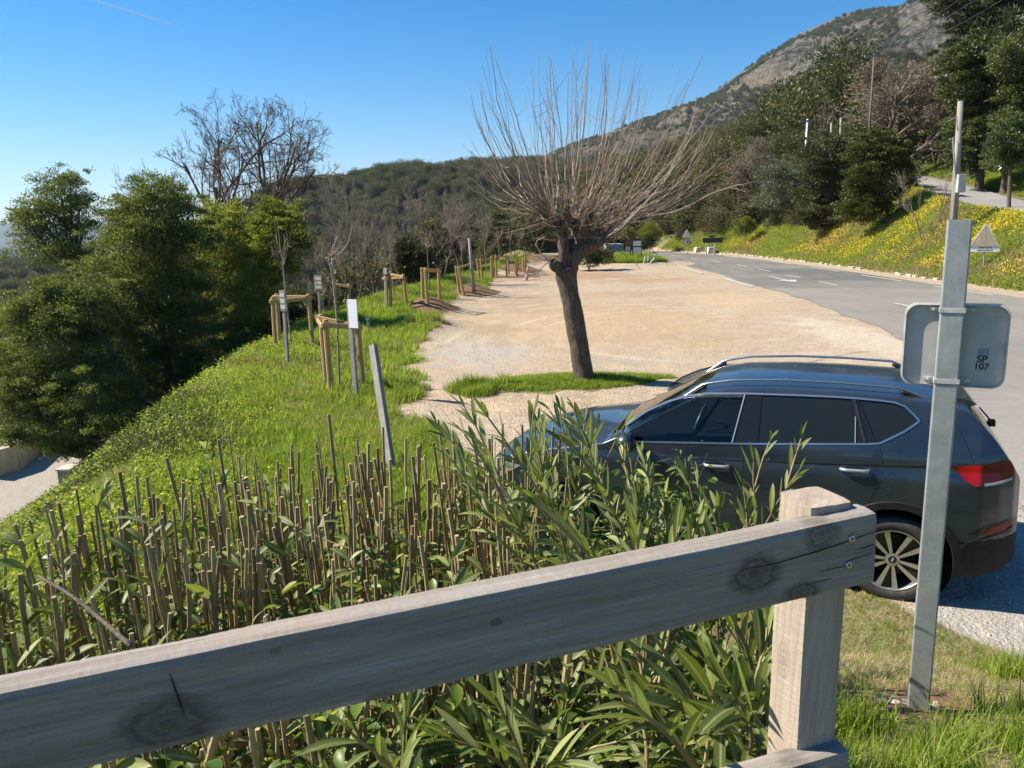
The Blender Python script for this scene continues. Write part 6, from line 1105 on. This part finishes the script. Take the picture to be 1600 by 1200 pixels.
    m = MB(); x0, y0, z0 = B; m.box((1.35, .5, h_*.42), (2.2, .25, h_*.95)); o = m.build('garden_wall', plain('tan_wall', (.48, .40, .29), .95, scale=4, bump=.4), bevel=.02); o.location = B; tag(o, 'short tan wall running right from the gate pillar under the mimosas', 'wall')
    P = [hit(-20, 748), hit(25, 735), hit(52, 712), hit(60, 700)]; m = MB(); c = P[0]
    for a, b in zip(P[:-1], P[1:]): d = unit(b-a); L_ = np.linalg.norm(b-a); m.box((a+b)/2-c+np.array([0, 0, .45]), (L_+.1, .35, 1.1), np.array([unit([d[0], d[1], 0]), [-d[1], d[0], 0], [0, 0, 1.]]))
    o = m.build('stone_wall', plain('dry_stone', (.40, .35, .27), .95, scale=2.5, bump=.9)); o.location = c; tag(o, 'low curved stone wall along the left side of the lower driveway', 'wall')
    # contrail far above the haze
    A = D(125, -6, 9000); Bq = D(278, 41, 9000); t = np.linspace(0, 1, 30)[:, None]; P = A*(1-t)+Bq*t; m = MB(); m.tube(P-A, 11*np.sin(np.pi*np.clip(t[:, 0]*.86+.1, 0, 1))**.7+2, 8)
    def ct(s): s.set(col=(.9, .93, 1.), rough=1.); q = s.n('BsdfTransparent'); mx = s.n('MixShader'); mx.inputs[0].default_value = .22; s.l(q.outputs[0], mx.inputs[1]); s.l(s.p.outputs[0], mx.inputs[2]); s.l(mx.outputs[0], s.out.inputs[0])
    o = m.build('contrail', mat('vapour', ct)); o.location = A; tag(o, 'thin pale vapour trail high in the sky', 'vapour trail', kind='stuff')
# ------------------------------------------------------------------ oleander hedge and near growth
STEM = mat('cane', lambda s: s.set(col=s.mix(s.ramp(s.noise(60, 4, .7, stretch=(1, 1, .2)), [(.45, 0), (.7, .6)]), s.ramp(s.math('ADD', s.math('MULTIPLY', s.attr('rnd'), .6), s.math('MULTIPLY', s.noise(7, 3), .4)), [(.2, (.16, .115, .05)), (.5, (.29, .22, .10)), (.8, (.44, .355, .19))]), (.20, .15, .085)), rough=.75, nrm=s.bump(s.noise(120, 4, .7, stretch=(1, 1, .3)), .5, .003)))
L_OLE = leafmat('oleander_leaves', (.09, .12, .035), (.17, .21, .06), (.34, .37, .14), .3, rough=.5, mid=True, scale=3, spec=.3)
L_VINE = leafmat('vine_leaves', (.07, .12, .02), (.14, .21, .03), (.34, .42, .06), .45, rough=.4, scale=3, spec=.4)
L_GRASS = leafmat('grass_blades', (.15, .22, .03), (.26, .35, .05), (.42, .44, .14), .5, rough=.5, scale=.8)
L_STRAW = leafmat('straw', (.22, .17, .08), (.38, .31, .17), (.52, .45, .28), .25, rough=.8)
L_COVER = leafmat('ground_cover_leaves', (.15, .20, .03), (.28, .35, .06), (.48, .50, .14), .45, rough=.45, scale=1.2)
def lance_leaves(P, Dv, L, W, seed=0, bend=.25, st=5):
    """lanceolate leaves with a folded midrib: (st+1)x3 vertices each"""
    rs = np.random.default_rng(seed); n = len(P); Dv = unit(Dv); up = np.array([0, 0, 1.])+rs.normal(size=(n, 3))*.35; S = unit(np.cross(Dv, up)); Nn = np.cross(S, Dv)
    t = np.linspace(0, 1, st+1); wprof = np.sin(np.pi*np.clip(t*.93+.05, 0, 1))**.8; wprof[-1] = .04; wprof[0] = .12
    L = np.broadcast_to(L, (n,)); W = np.broadcast_to(W, (n,)); bd = bend*rs.uniform(.1, 1.6, n)*L
    ctr = P[:, None]+Dv[:, None]*(L[:, None]*t)[..., None]-np.array([0, 0, 1.])*(bd[:, None]*t**2)[..., None]
    hw = (W[:, None]*wprof*.5)[..., None]; fold = hw*.35
    V = np.stack([ctr-S[:, None]*hw+Nn[:, None]*fold, ctr, ctr+S[:, None]*hw+Nn[:, None]*fold], 2).reshape(n, -1, 3)
    k = (st+1)*3; F = np.array([[a*3+b, a*3+b+1, a*3+b+4, a*3+b+3] for a in range(st) for b in range(2)]); F = (F[None]+np.arange(n)[:, None, None]*k).reshape(-1, 4)
    mid = np.tile(np.array([0, 1, 0]), (st+1)*n).astype(float); return V.reshape(-1, 3), F, mid, np.repeat(rs.random(n), k)
def foliage(name, parts, m_, parent):
    V = []; F = []; M_ = []; A = []; o = 0
    for v, f, mi, a in parts: V.append(v); F.append(f+o); M_.append(mi); A.append(a); o += len(v)
    me = mesh_from(name, np.concatenate(V), np.concatenate(F), False, {'mid': np.concatenate(M_), 'rnd': np.concatenate(A)}); me.polygons.foreach_set('use_smooth', np.ones(len(me.polygons), bool)); return obj(name, me, m_, parent)
def gz(x, y): return float(height(np.array([x]), np.array([y]))[0])
def build_hedge():
    rs = np.random.default_rng(21)
    # clumps of hard pruned canes: (x, y, n stems, top z)
    C_ = [(-1.05, 1.75, 20, 1.80), (-.55, 1.85, 20, 1.86), (-.12, 2.05, 18, 1.90), (-1.75, 2.35, 22, 1.84), (-1.15, 2.45, 22, 1.92), (-.62, 2.6, 22, 1.93), (-1.62, 3.0, 22, 1.92), (-1.0, 3.15, 22, 1.93), (-.42, 3.25, 20, 1.95), (.0, 2.75, 16, 1.96), (-2.3, 2.75, 14, 1.74), (-.05, 3.6, 14, 1.97), (-1.35, 3.7, 12, 1.90), (-.72, 3.75, 14, 1.93)]
    names = ['nearest the railing at far left', 'nearest the railing left of centre', 'nearest the railing at centre', 'left side second row', 'second row left of centre', 'second row at centre', 'third row at left', 'third row left of the metal post', 'third row in front of the metal post', 'centre beside the leafy oleander', 'outermost at the lower left', 'back row by the leafy oleander', 'back row at left', 'back row left of the metal post']
    for k, (cx, cy, n, zt_) in enumerate(C_):
        g = gz(cx, cy); root = empty('pruned_oleander', (cx, cy, g), 'hard pruned oleander with bare cut canes, '+names[k], 'shrub', 'pruned oleanders in the hedge')
        lv = []; stems = []
        for i in range(int(n*2.4)):
            a = rs.uniform(0, 6.28); q = math.sqrt(rs.random()); bx, by = cx+.22*q*math.cos(a), cy+.22*q*math.sin(a); tx, ty = cx+.33*q*math.cos(a)+rs.normal()*.035, cy+.28*q*math.sin(a)+rs.normal()*.035; bz = gz(bx, by)-.05
            tz = zt_-.11-.05*(cy > 2.9)+rs.normal()*.07-(rs.random() < .3)*rs.uniform(.1, .35); r0 = rs.choice([.0045, .0058, .0072, .009, .0115], p=[.18, .30, .28, .17, .07]); t = np.linspace(0, 1, 9)[:, None]
            P = np.array([bx, by, bz])*(1-t)+np.array([tx, ty, tz])*t+np.cumsum(rs.normal(size=(9, 3))*.004, 0); P = P-np.array([cx, cy, g]); m = MB(); rr = r0*(1.1-.2*t[:, 0]); rr = rr*(1+.0*t[:, 0])
            # swollen nodes
            fine = np.linspace(0, 1, 33); Pf = np.stack([np.interp(fine, t[:, 0], P[:, c]) for c in range(3)], 1); rf = np.interp(fine, t[:, 0], rr); rf[4::8] *= 1.18; m.tube(Pf, rf, 7, cap=True, a=rs.random())
            stems.append((Pf, r0)); m.build('stem', STEM, root, smooth=False)
            for _ in range(rs.integers(0, 2) if k not in (0, 3, 10) else rs.integers(0, 3)):
                j = rs.integers(18, 32); d = unit(Pf[j]-Pf[j-1]); aa = rs.uniform(0, 6.28)
                for w_ in range(rs.integers(1, 4)): lv.append((Pf[j], d*.5+np.array([math.cos(aa+w_*2.1), math.sin(aa+w_*2.1), .35])*rs.uniform(.5, 1.1), rs.uniform(.09, .17)))
        # regrowth sprigs
        m = MB(); 
        for _ in range(7):
            Pf, r0 = stems[rs.integers(0, len(stems))]; j = rs.integers(6, 26); d = unit(rs.normal(size=3)*np.array([1, 1, .3])+np.array([0, 0, .9])); L_ = rs.uniform(.12, .38); u = np.linspace(0, 1, 6)[:, None]; Q = Pf[j]+d*u*L_+np.array([0, 0, .06])*u**2; m.tube(Q, .0032*(1-.5*u[:, 0]), 4, cap=False)
            for i in range(2, 6):
                for w_ in range(2): aa = rs.uniform(0, 6.28); lv.append((Q[i], d*.6+np.array([math.cos(aa), math.sin(aa), .2]), rs.uniform(.05, .12)))
        m.build('sprigs', STEM, root)
        P = np.array([q[0] for q in lv]); Dv = np.array([q[1] for q in lv]); L_ = np.array([q[2] for q in lv]); foliage('foliage', [lance_leaves(P, Dv, L_, L_*.2+.004, seed=k)], L_OLE, root)
    # leafy oleanders at the right of the hedge
    B = [(.28, 2.55, 30, 'leafy oleander in the hedge left of the car door'), (.62, 3.05, 34, 'leafy oleander rising in front of the car front door'), (.22, 3.35, 26, 'leafy oleander covering the car bonnet side'), (.95, 3.0, 16, 'leafy oleander in front of the car rear door'), (.42, 1.95, 30, 'leafy oleander pressed against the back of the railing'), (.66, 1.66, 26, 'large leaved oleander under the railing left of the post'), (.05, 1.75, 20, 'tangled oleander under the middle of the railing'), (-.35, 1.55, 10, 'thin oleander under the left of the railing')]
    tgt = [[(700, 640), (740, 660), (820, 690), (870, 760), (800, 800), (760, 720)], [(905, 640), (960, 690), (1010, 700), (930, 720), (1000, 760), (1060, 780)], [(820, 650), (850, 660), (900, 670), (870, 640), (950, 660)], [(1240, 685), (1170, 690), (1130, 740), (1200, 760), (1225, 720), (1090, 740)], [(900, 830), (980, 850), (1050, 820), (860, 800), (1120, 800), (950, 900)], [(1100, 1050), (1150, 1080), (1050, 1100), (1180, 1000), (1000, 1080), (1120, 1150), (1160, 960), (1190, 1120)], [(850, 1080), (900, 1120), (780, 1080), (950, 1160), (700, 1120)], [(500, 1180), (560, 1150), (640, 1120)]]
    for k, (cx, cy, n, lab) in enumerate(B):
        g = gz(cx, cy); root = empty('leafy_oleander', (cx, cy, g), lab, 'shrub', 'leafy oleanders in the hedge'); o = np.array([cx, cy, g]); m = MB(); parts = []; lp = []; ld = []; ll = []
        for i in range(int(n*(.46 if k < 4 else .6))):
            px, py = tgt[k][i % len(tgt[k])]; px += rs.normal()*22; py += abs(rs.normal())*55 if i >= len(tgt[k]) else 0; E_ = D(px, py, cy+rs.normal()*.22+(.25 if k in (1, 3) else 0)); E_[2] = max(E_[2], g+.15)
            if k < 5: pass
            S_ = np.array([cx+rs.normal()*.12, cy+rs.normal()*.10, 0]); S_[2] = gz(S_[0], S_[1])-.03; t = np.linspace(0, 1, 15)[:, None]; mid_ = (S_+E_)/2+np.array([(S_[0]-E_[0])*.22, 0, .1]); Q = S_*(1-t)**2+2*mid_*t*(1-t)+E_*t*t+np.cumsum(rs.normal(size=(15, 3))*.003, 0)-o; m.tube(Q, np.linspace(.0075, .003, 15), 5, cap=False, a=rs.random())
            f0 = 6 if k < 4 else 4
            for j in range(f0, 15):
                d = unit(Q[min(j+1, 14)]-Q[j-1]); s1 = unit(np.cross(d, rs.normal(size=3))); s2 = np.cross(d, s1); tip = (j-f0)/(14-f0)
                for w_ in range(3):
                    if rs.random() < .30+.25*(1-tip): continue
                    aa = w_*2.094+j*1.1; rad = math.cos(aa)*s1+math.sin(aa)*s2; lp.append(Q[j]); ld.append(d*(.75+.9*tip)+rad*(.95-.45*tip)); ll.append(rs.uniform(.10, .175)*(1.35 if k == 5 else 1.)*(1-.35*(tip > .9)))
        m.build('branches', STEM, root, smooth=True); ll = np.array(ll); foliage('foliage', [lance_leaves(np.array(lp), np.array(ld), ll, ll*.112+.004, seed=50+k, bend=.22)], L_OLE, root)
    # one dead twig crossing the corner
    Q = smooth_path([D(*q) for q in ((60, 900, 1.9), (110, 930, 1.8), (160, 970, 1.7), (205, 1010, 1.6))], 20); m = MB(); c = Q[0].copy(); m.tube(Q-c, np.linspace(.004, .006, 20), 5); o_ = m.build('dead_twig', BARK, smooth=True); o_.location = c; tag(o_, 'dark dead twig slanting down to the railing at the left', 'twig')
    Q = smooth_path([D(*q) for q in ((-20, 1160, 1.35), (90, 1100, 1.42), (150, 1062, 1.5), (250, 1150, 1.6))], 20)
def tuft(n, h, w_, spread, seed, lean=.5, st=3, curl=.6):
    rs = np.random.default_rng(seed); V = []; F = []; A = []
    for i in range(n):
        a = rs.uniform(0, 6.28); b = np.array([math.cos(a), math.sin(a), 0])*spread*math.sqrt(rs.random()); d = rs.uniform(0, 6.28); D_ = np.array([math.cos(d), math.sin(d), 0]); hh = h*rs.uniform(.45, 1.1); le = lean*rs.uniform(.2, 1.2); s_ = np.array([-D_[1], D_[0], 0])*w_*.5*rs.uniform(.7, 1.2); o = len(V)
        for k in range(st+1):
            t = k/st; c = b+D_*le*hh*t**(1+curl)+np.array([0, 0, hh*(t-.25*le*t*t)]); wv = (1-t)**.7 if k < st else 0
            V += [c-s_*wv, c+s_*wv] if k < st else [c]; A += [rs.random()*.0+i/n]*(2 if k < st else 1)
        for k in range(st-1): F.append((o+2*k, o+2*k+1, o+2*k+3, o+2*k+2))
        F.append((o+2*st-2, o+2*st-1, o+2*st, o+2*st))
    F3 = [f[:3] for f in F if f[2] == f[3]]; F4 = [f for f in F if f[2] != f[3]]; return mesh_from('tuft', np.array(V), [np.array(F4), np.array(F3)], True, {'rnd': np.array(A)})
def leafy_tuft(n, h, size, spread, seed, aspect=.8):
    rs = np.random.default_rng(seed); a = rs.uniform(0, 6.28, n); q = np.sqrt(rs.random(n))*spread; P = np.stack([q*np.cos(a), q*np.sin(a), rs.random(n)**1.2*h], 1); V, F, r_ = leafquads(P, np.stack([np.cos(a), np.sin(a), rs.uniform(-.1, .8, n)], 1)+rs.normal(size=(n, 3))*.5, size, size*aspect); return mesh_from('leafy', V, F, False, {'rnd': r_})
def ovate_tuft(n, h, size, spread, seed, aspect):
    rs = np.random.default_rng(seed); a = rs.uniform(0, 6.28, n); q = np.sqrt(rs.random(n))*spread; P = np.stack([q*np.cos(a), q*np.sin(a), rs.random(n)*h], 1); L_ = size*rs.uniform(.6, 1.3, n)
    V, F, mi, r_ = lance_leaves(P, np.stack([np.cos(a), np.sin(a), rs.uniform(-.2, .8, n)], 1)+rs.normal(size=(n, 3))*.4, L_, L_*aspect, seed=seed, bend=.3, st=4); m = MB()
    for i in range(0, n, 3): m.tube([P[i]*[.3, .3, 0], P[i]*[.8, .8, .6], P[i]], .0015, 3, cap=False)
    k = m.n; Vt = np.concatenate([V]+m.V); Ft = np.concatenate([F]+[f+len(V) for f in m.Q]); return mesh_from('ovate', Vt, Ft, True, {'rnd': np.concatenate([r_, np.full(k, .1)]), 'mid': np.concatenate([mi*(size > .08), np.zeros(k)])})
def flower_head(n, h, spread, seed):
    rs = np.random.default_rng(seed); m = MB()
    for i in range(n):
        a = rs.uniform(0, 6.28); q = math.sqrt(rs.random())*spread; c = np.array([q*math.cos(a), q*math.sin(a), h*rs.uniform(.7, 1.1)]); r_ = rs.uniform(.016, .026); t = np.linspace(0, 2*np.pi, 6)[:-1]; V = np.stack([c[0]+r_*np.cos(t), c[1]+r_*np.sin(t), c[2]+rs.normal(size=5)*.008], 1); V = np.concatenate([V, [c-[0, 0, .006]]]); m.add(V, [[5, j, (j+1) % 5] for j in range(5)])
    return m.mesh('flowers')
def build_ground_growth():
    rs = np.random.default_rng(31)
    G_ = [with_mat(tuft(26, .15, .006, .07, 1), L_GRASS), with_mat(tuft(22, .22, .006, .07, 2, .7), L_GRASS), with_mat(tuft(30, .09, .006, .10, 3, .9), L_GRASS), with_mat(tuft(16, .10, .005, .09, 4, 1.2), L_STRAW)]
    Fr_dry = 0; Fr = [with_mat(tuft(16, .22, .022, .16, 5, .6, 2), L_GRASS), with_mat(tuft(16, .30, .02, .16, 6, .7, 2), L_GRASS), with_mat(tuft(14, .14, .024, .18, 7, .8, 2), L_GRASS)]
    def put(name, x, y, sc_, idx, src, lab, cat, zoff=0): z = height(x, y)+zoff; scatter(name, np.stack([x, y, z], 1), np.stack([rs.normal(size=len(x))*.1, rs.normal(size=len(x))*.1, rs.uniform(0, 6.28, len(x))], 1), sc_, idx, src, lab, cat)
    # near turf around the sign post and under the railing
    n = 46000; x = rs.uniform(-1.5, 5.5, n); y = rs.uniform(1.2, 5.8, n); gm = grassmask(x, y); pa = fbm(x*1.6, y*1.6, 3); dist = np.hypot(x-1.7, y-3.0)
    dry = sst(.34, .54, fbm(x*.9+7, y*.9, 3)+.30*sst(3.5, 4.6, y)+.22*(np.abs(y-2.35) < .45)*(x > .8))
    keep = (gm > rs.random(n)*.9+.1) & (dist > .26) & (rs.random(n) < 1-.3*dry) & (y > 1.2) & ~((x < .30*y-.1) & (y < 4.3)); x, y, dry = x[keep], y[keep], dry[keep]; idx = np.where(rs.random(len(x)) < .28+.6*dry, 3, rs.choice([0, 1, 2, 2], len(x))); s_ = rs.uniform(.30, .75, len(x))*(1-.4*dry)*np.where(y < 2.9, .68, 1.)*(.75+.5*fbm(x*2.3, y*2.3, 2))
    put('near_grass', x, y, s_, idx, G_, 'short green and straw coloured grass around the sign post and railing', 'grass')
    n = 170; c = rs.choice(7, n); cx_ = np.array([.95, 1.3, 1.75, 1.15, 2.2, 1.55, 2.6])[c]; cy_ = np.array([2.05, 2.15, 2.35, 2.6, 2.9, 1.9, 3.6])[c]; x = cx_+rs.normal(size=n)*.09; y = cy_+rs.normal(size=n)*.08; put('grass_clumps', x, y, rs.uniform(.7, 1.25, n), rs.choice([0, 1], n), G_, 'taller green grass clumps around the sign post foot', 'grass')
    # mid distance turf on the lot edge and the island
    n = 120000; y = 4+rs.random(n)**1.25*50; x = crest(y)+rs.uniform(-7, 5, n); ok = grassmask(x, y) > rs.random(n)*.8+.15; ok &= (np.hypot(x, y) > 4.6) & ~((y < 5.5) & (x > -2.4)); ok &= rs.random(n) < np.clip(1.35-(crest(y)-x)*.2, .15, 1); x, y = x[ok], y[ok]
    mounds = np.zeros(len(x))
    for mx, my, mr in ((-2.3, 25.1, 1.0), (-1.0, 30.6, 1.2), (1.1, 42.8, 1.7)): mounds = np.maximum(mounds, (np.hypot(x-mx, (y-my)/1.3) < mr*.95))
    k = (mounds < .5); x, y = x[k], y[k]; near = np.hypot(x, y) < 9; idx = np.where(near, rs.choice([0, 1, 2], len(x)), rs.choice([0, 1, 2], len(x))); s_ = rs.uniform(.5, 1.15, len(x))*(.6+.8*fbm(x*1.2, y*1.2, 3))
    dr = (fbm(x*.8+4, y*.8, 3) < .47) & (rs.random(len(x)) < .6); idx = np.where(dr, 3, idx); kq = ~((np.hypot(x, y) < 13) & (rs.random(len(x)) < .72)); x, y, s_, idx = x[kq], y[kq], s_[kq], idx[kq]; put('bank_grass', x, y, s_*.85, idx, Fr+[with_mat(tuft(14, .16, .012, .16, 36, .9, 2), L_STRAW)], 'bright green grass along the left edge of the gravel lot', 'grass')
    n = 60000; y = 4.4+rs.random(n)*9.5; x = crest(y)+rs.uniform(-2.5, 4.6, n); ok = (grassmask(x, y) > rs.random(n)*.8+.15) & ~((y < 5.5) & (x > -2.4)); x, y = x[ok], y[ok]; dr = fbm(x*.9+4, y*.9, 4); ix = np.where(rs.random(len(x)) < .08+sst(.56, .38, dr)*.7, 3, rs.choice([0, 1, 2, 2], len(x)))
    put('verge_grass', x, y, rs.uniform(.55, 1.15, len(x))*(.55+.9*fbm(x*1.4, y*1.4, 3)), ix, G_, 'fine grass between the hedge and the nearest tree guards', 'grass')
    n = 5200; a = rs.uniform(0, 6.28, n); q = np.sqrt(rs.random(n)); x = np.concatenate([.95+2.0*q*np.cos(a), 7.3+2.4*q*np.cos(a)]); y = np.concatenate([13.4+.62*q*np.sin(a), 48.8+2.2*q*np.sin(a)]); ok = grassmask(x, y) > .4; x, y = x[ok], y[ok]; ok = ~((np.hypot(x-1.33, y-14.0) < .25)); x, y = x[ok], y[ok]
    put('island_grass', x, y, rs.uniform(.35, .9, len(x))*np.where(y > 30, 1.5, .42), rs.choice([0, 1, 2], len(x)), Fr, 'grass around the foot of the mulberry and on the far island', 'grass')
    # leafy ground cover tumbling down the left slope
    C_ = [with_mat(leafy_tuft(60, .16, .035, .2, 11), L_COVER), with_mat(leafy_tuft(60, .26, .038, .2, 12, .6), L_COVER), with_mat(leafy_tuft(50, .12, .03, .22, 13), L_COVER), with_mat(tuft(18, .3, .008, .14, 33, .8), L_STRAW), with_mat(tuft(18, .32, .012, .12, 34, .7), L_GRASS), with_mat(leafy_tuft(40, .20, .045, .18, 35, .5), L_HEDGE)]
    n = 62000; y = 2.0+rs.random(n)**1.1*17; x = crest(y)+1.6-rs.random(n)**.8*8.5; ok = ~((y < 4.3) & (x > -2.7)); x, y = x[ok], y[ok]; ok = rs.random(len(x)) < np.clip(.35+.5*(crest(y)+.6-x), .05, 1)*(1-.75*sst(5.5, 8, crest(y)-x)); x, y = x[ok], y[ok]
    pn = fbm(x*.7, y*.7, 4); ix = rs.choice([0, 1, 2, 4], len(x), p=[.3, .3, .25, .15]); ix = np.where((pn < .43) & (rs.random(len(x)) < .55), 3, ix); ix = np.where((fbm(x*.5+20, y*.5, 3) > .58) & (rs.random(len(x)) < .6), 5, ix); put('ground_cover', x, y, rs.uniform(.45, 1.2, len(x))*(.6+.8*fbm(x*.9+9, y*.9, 3)), ix, C_, 'bright leafy ground cover spilling down the left slope', 'ground cover')
    n = 9000; x = rs.uniform(-2.9, 1.0, n); y = rs.uniform(1.35, 4.6, n); zz = np.abs(rs.normal(size=n))*.16; z = height(x, y)
    # undergrowth and vines inside the hedge
    Vn = [with_mat(ovate_tuft(20, .30, .055, .17, 14, .6), L_VINE), with_mat(ovate_tuft(14, .40, .05, .13, 15, .55), L_VINE), with_mat(ovate_tuft(22, .24, .10, .16, 16, .2), L_OLE), with_mat(leafy_tuft(70, .10, .045, .20, 17, .5), mat('leaf_litter', lambda s: s.set(col=s.ramp(s.attr('rnd'), [(.2, (.10, .07, .05)), (.5, (.22, .15, .11)), (.9, (.40, .30, .24))]), rough=.8)))]
    n = 1000; y = rs.uniform(1.4, 4.4, n); x = rs.uniform(-2.9, 1, n); x = np.where(x > .34*y, rs.uniform(-2.9, 0, n), x); top = 1.62; z = height(x, y); f = rs.random(n)**1.6; kx = rs.choice([0, 0, 1, 2, 3, 3, 3], n); f = np.where(kx == 3, f*.12, f)*np.where(x < -1.9, .45, 1.); z = z+f*np.maximum(top-z, .1)*.9; scatter('hedge_undergrowth', np.stack([x, y, z], 1), np.stack([rs.normal(size=n)*.3, rs.normal(size=n)*.3, rs.uniform(0, 6.28, n)], 1), rs.uniform(.5, 1.05, n), kx, Vn, 'tangled vines and fallen leaves between the pruned canes', 'undergrowth')
    # flowery bank
    Fl = [with_mat(flower_head(5, .28, .30, 21), mat('yellow_petals', lambda s: s.set(col=s.ramp(s.attr('rnd'), [(.2, (.70, .48, .02)), (.8, (.85, .68, .05))]), rough=.6))), with_mat(flower_head(3, .22, .25, 22), mat('orange_petals', lambda s: s.set(col=(.85, .60, .03), rough=.6)))]
    Gb = Fr+[with_mat(leafy_tuft(40, .24, .07, .25, 23, .5), L_COVER), with_mat(tuft(16, .26, .02, .2, 24, .9, 2), L_STRAW)]
    n = 60000; y = 20+rs.random(n)*48; x = bankx(y)+rs.uniform(0, 1, n)*(terrace(y)/.74+.5); s_ = rs.uniform(.6, 1.2, n); pz = fbm(x*.35, y*.35, 3); put('bank_turf', x, y, s_, np.where(rs.random(n) < .15+sst(.4, .6, pz)*.6, 4, rs.choice([0, 1, 2, 3], n)), Gb, 'grass and weeds on the bank across the road', 'grass')
    n = 42000; y = 20+rs.random(n)*46; u = rs.random(n); x = bankx(y)+.3+u*(terrace(y)/.74); fl = fbm(x*.42+3, y*.42+8, 3)+.10*sst(.35, .9, u)+.10*np.exp(-((y-30)/4)**2)*(u < .4); ok = fl > .50+rs.random(n)*.26+.03*sst(38, 28, y); x, y = x[ok], y[ok]; put('wild_flowers', x, y, rs.uniform(.7, 1.2, len(x)), (rs.random(len(x)) < .3).astype(int), Fl, 'yellow wild flowers scattered over the bank across the road', 'flowers')
    n = 20000; y = 24+rs.random(n)*34; x = bankx(y)+terrace(y)/.74+4.7+rs.random(n)*7; put('upper_turf', x, y, rs.uniform(.6, 1.1, n), rs.choice([0, 1, 2, 3], n), Gb, 'grass above the upper road', 'grass')
    n = 1500; y = 26+rs.random(n)*22; x = bankx(y)+terrace(y)/.74+5+rs.random(n)*5; put('upper_flowers', x, y, rs.uniform(.7, 1.1, n), np.zeros(n, int), Fl, 'sparse yellow flowers on the grass above the upper road', 'flowers')
    # loose stones on the gravel
    St = []
    for k in range(3):
        m = MB(); m.lathe([(0, .5), (.6, .38), (1, 0), (.7, -.3), (0, -.4)], 7); m.V[-1] = (m.V[-1]+rng.normal(size=m.V[-1].shape)*.13)*.02; St.append(with_mat(m.mesh('stone'), plain('loose_stone', (.42, .36, .28), .95)))
    n = 16000; y = 4.2+rs.random(n)**1.5*30; x = rs.uniform(-3, 9, n); ok = (grassmask(x, y) < .5) & (x < np.interp(y, RL[:, 1], RL[:, 0])+.6); x, y = x[ok], y[ok]; put('loose_stones', x, y, rs.uniform(.25, 1.0, len(x))**1.6*1.1, rs.choice([0, 1, 2], len(x)), St, 'loose stones scattered over the gravel lot', 'gravel')
    for k, (mx, my, mr, n) in enumerate(((-2.3, 25.1, 1.0, 160), (-1.0, 30.6, 1.3, 160))): pass
build_terrain(); build_mountain(); build_road()
build_railing(); build_sign(); build_cars()
build_mulberry(); build_row(); build_left_trees(); build_right_trees(); build_signs(); build_poles(); build_hedge(); build_ground_growth()
build_woodland()
build_haze()
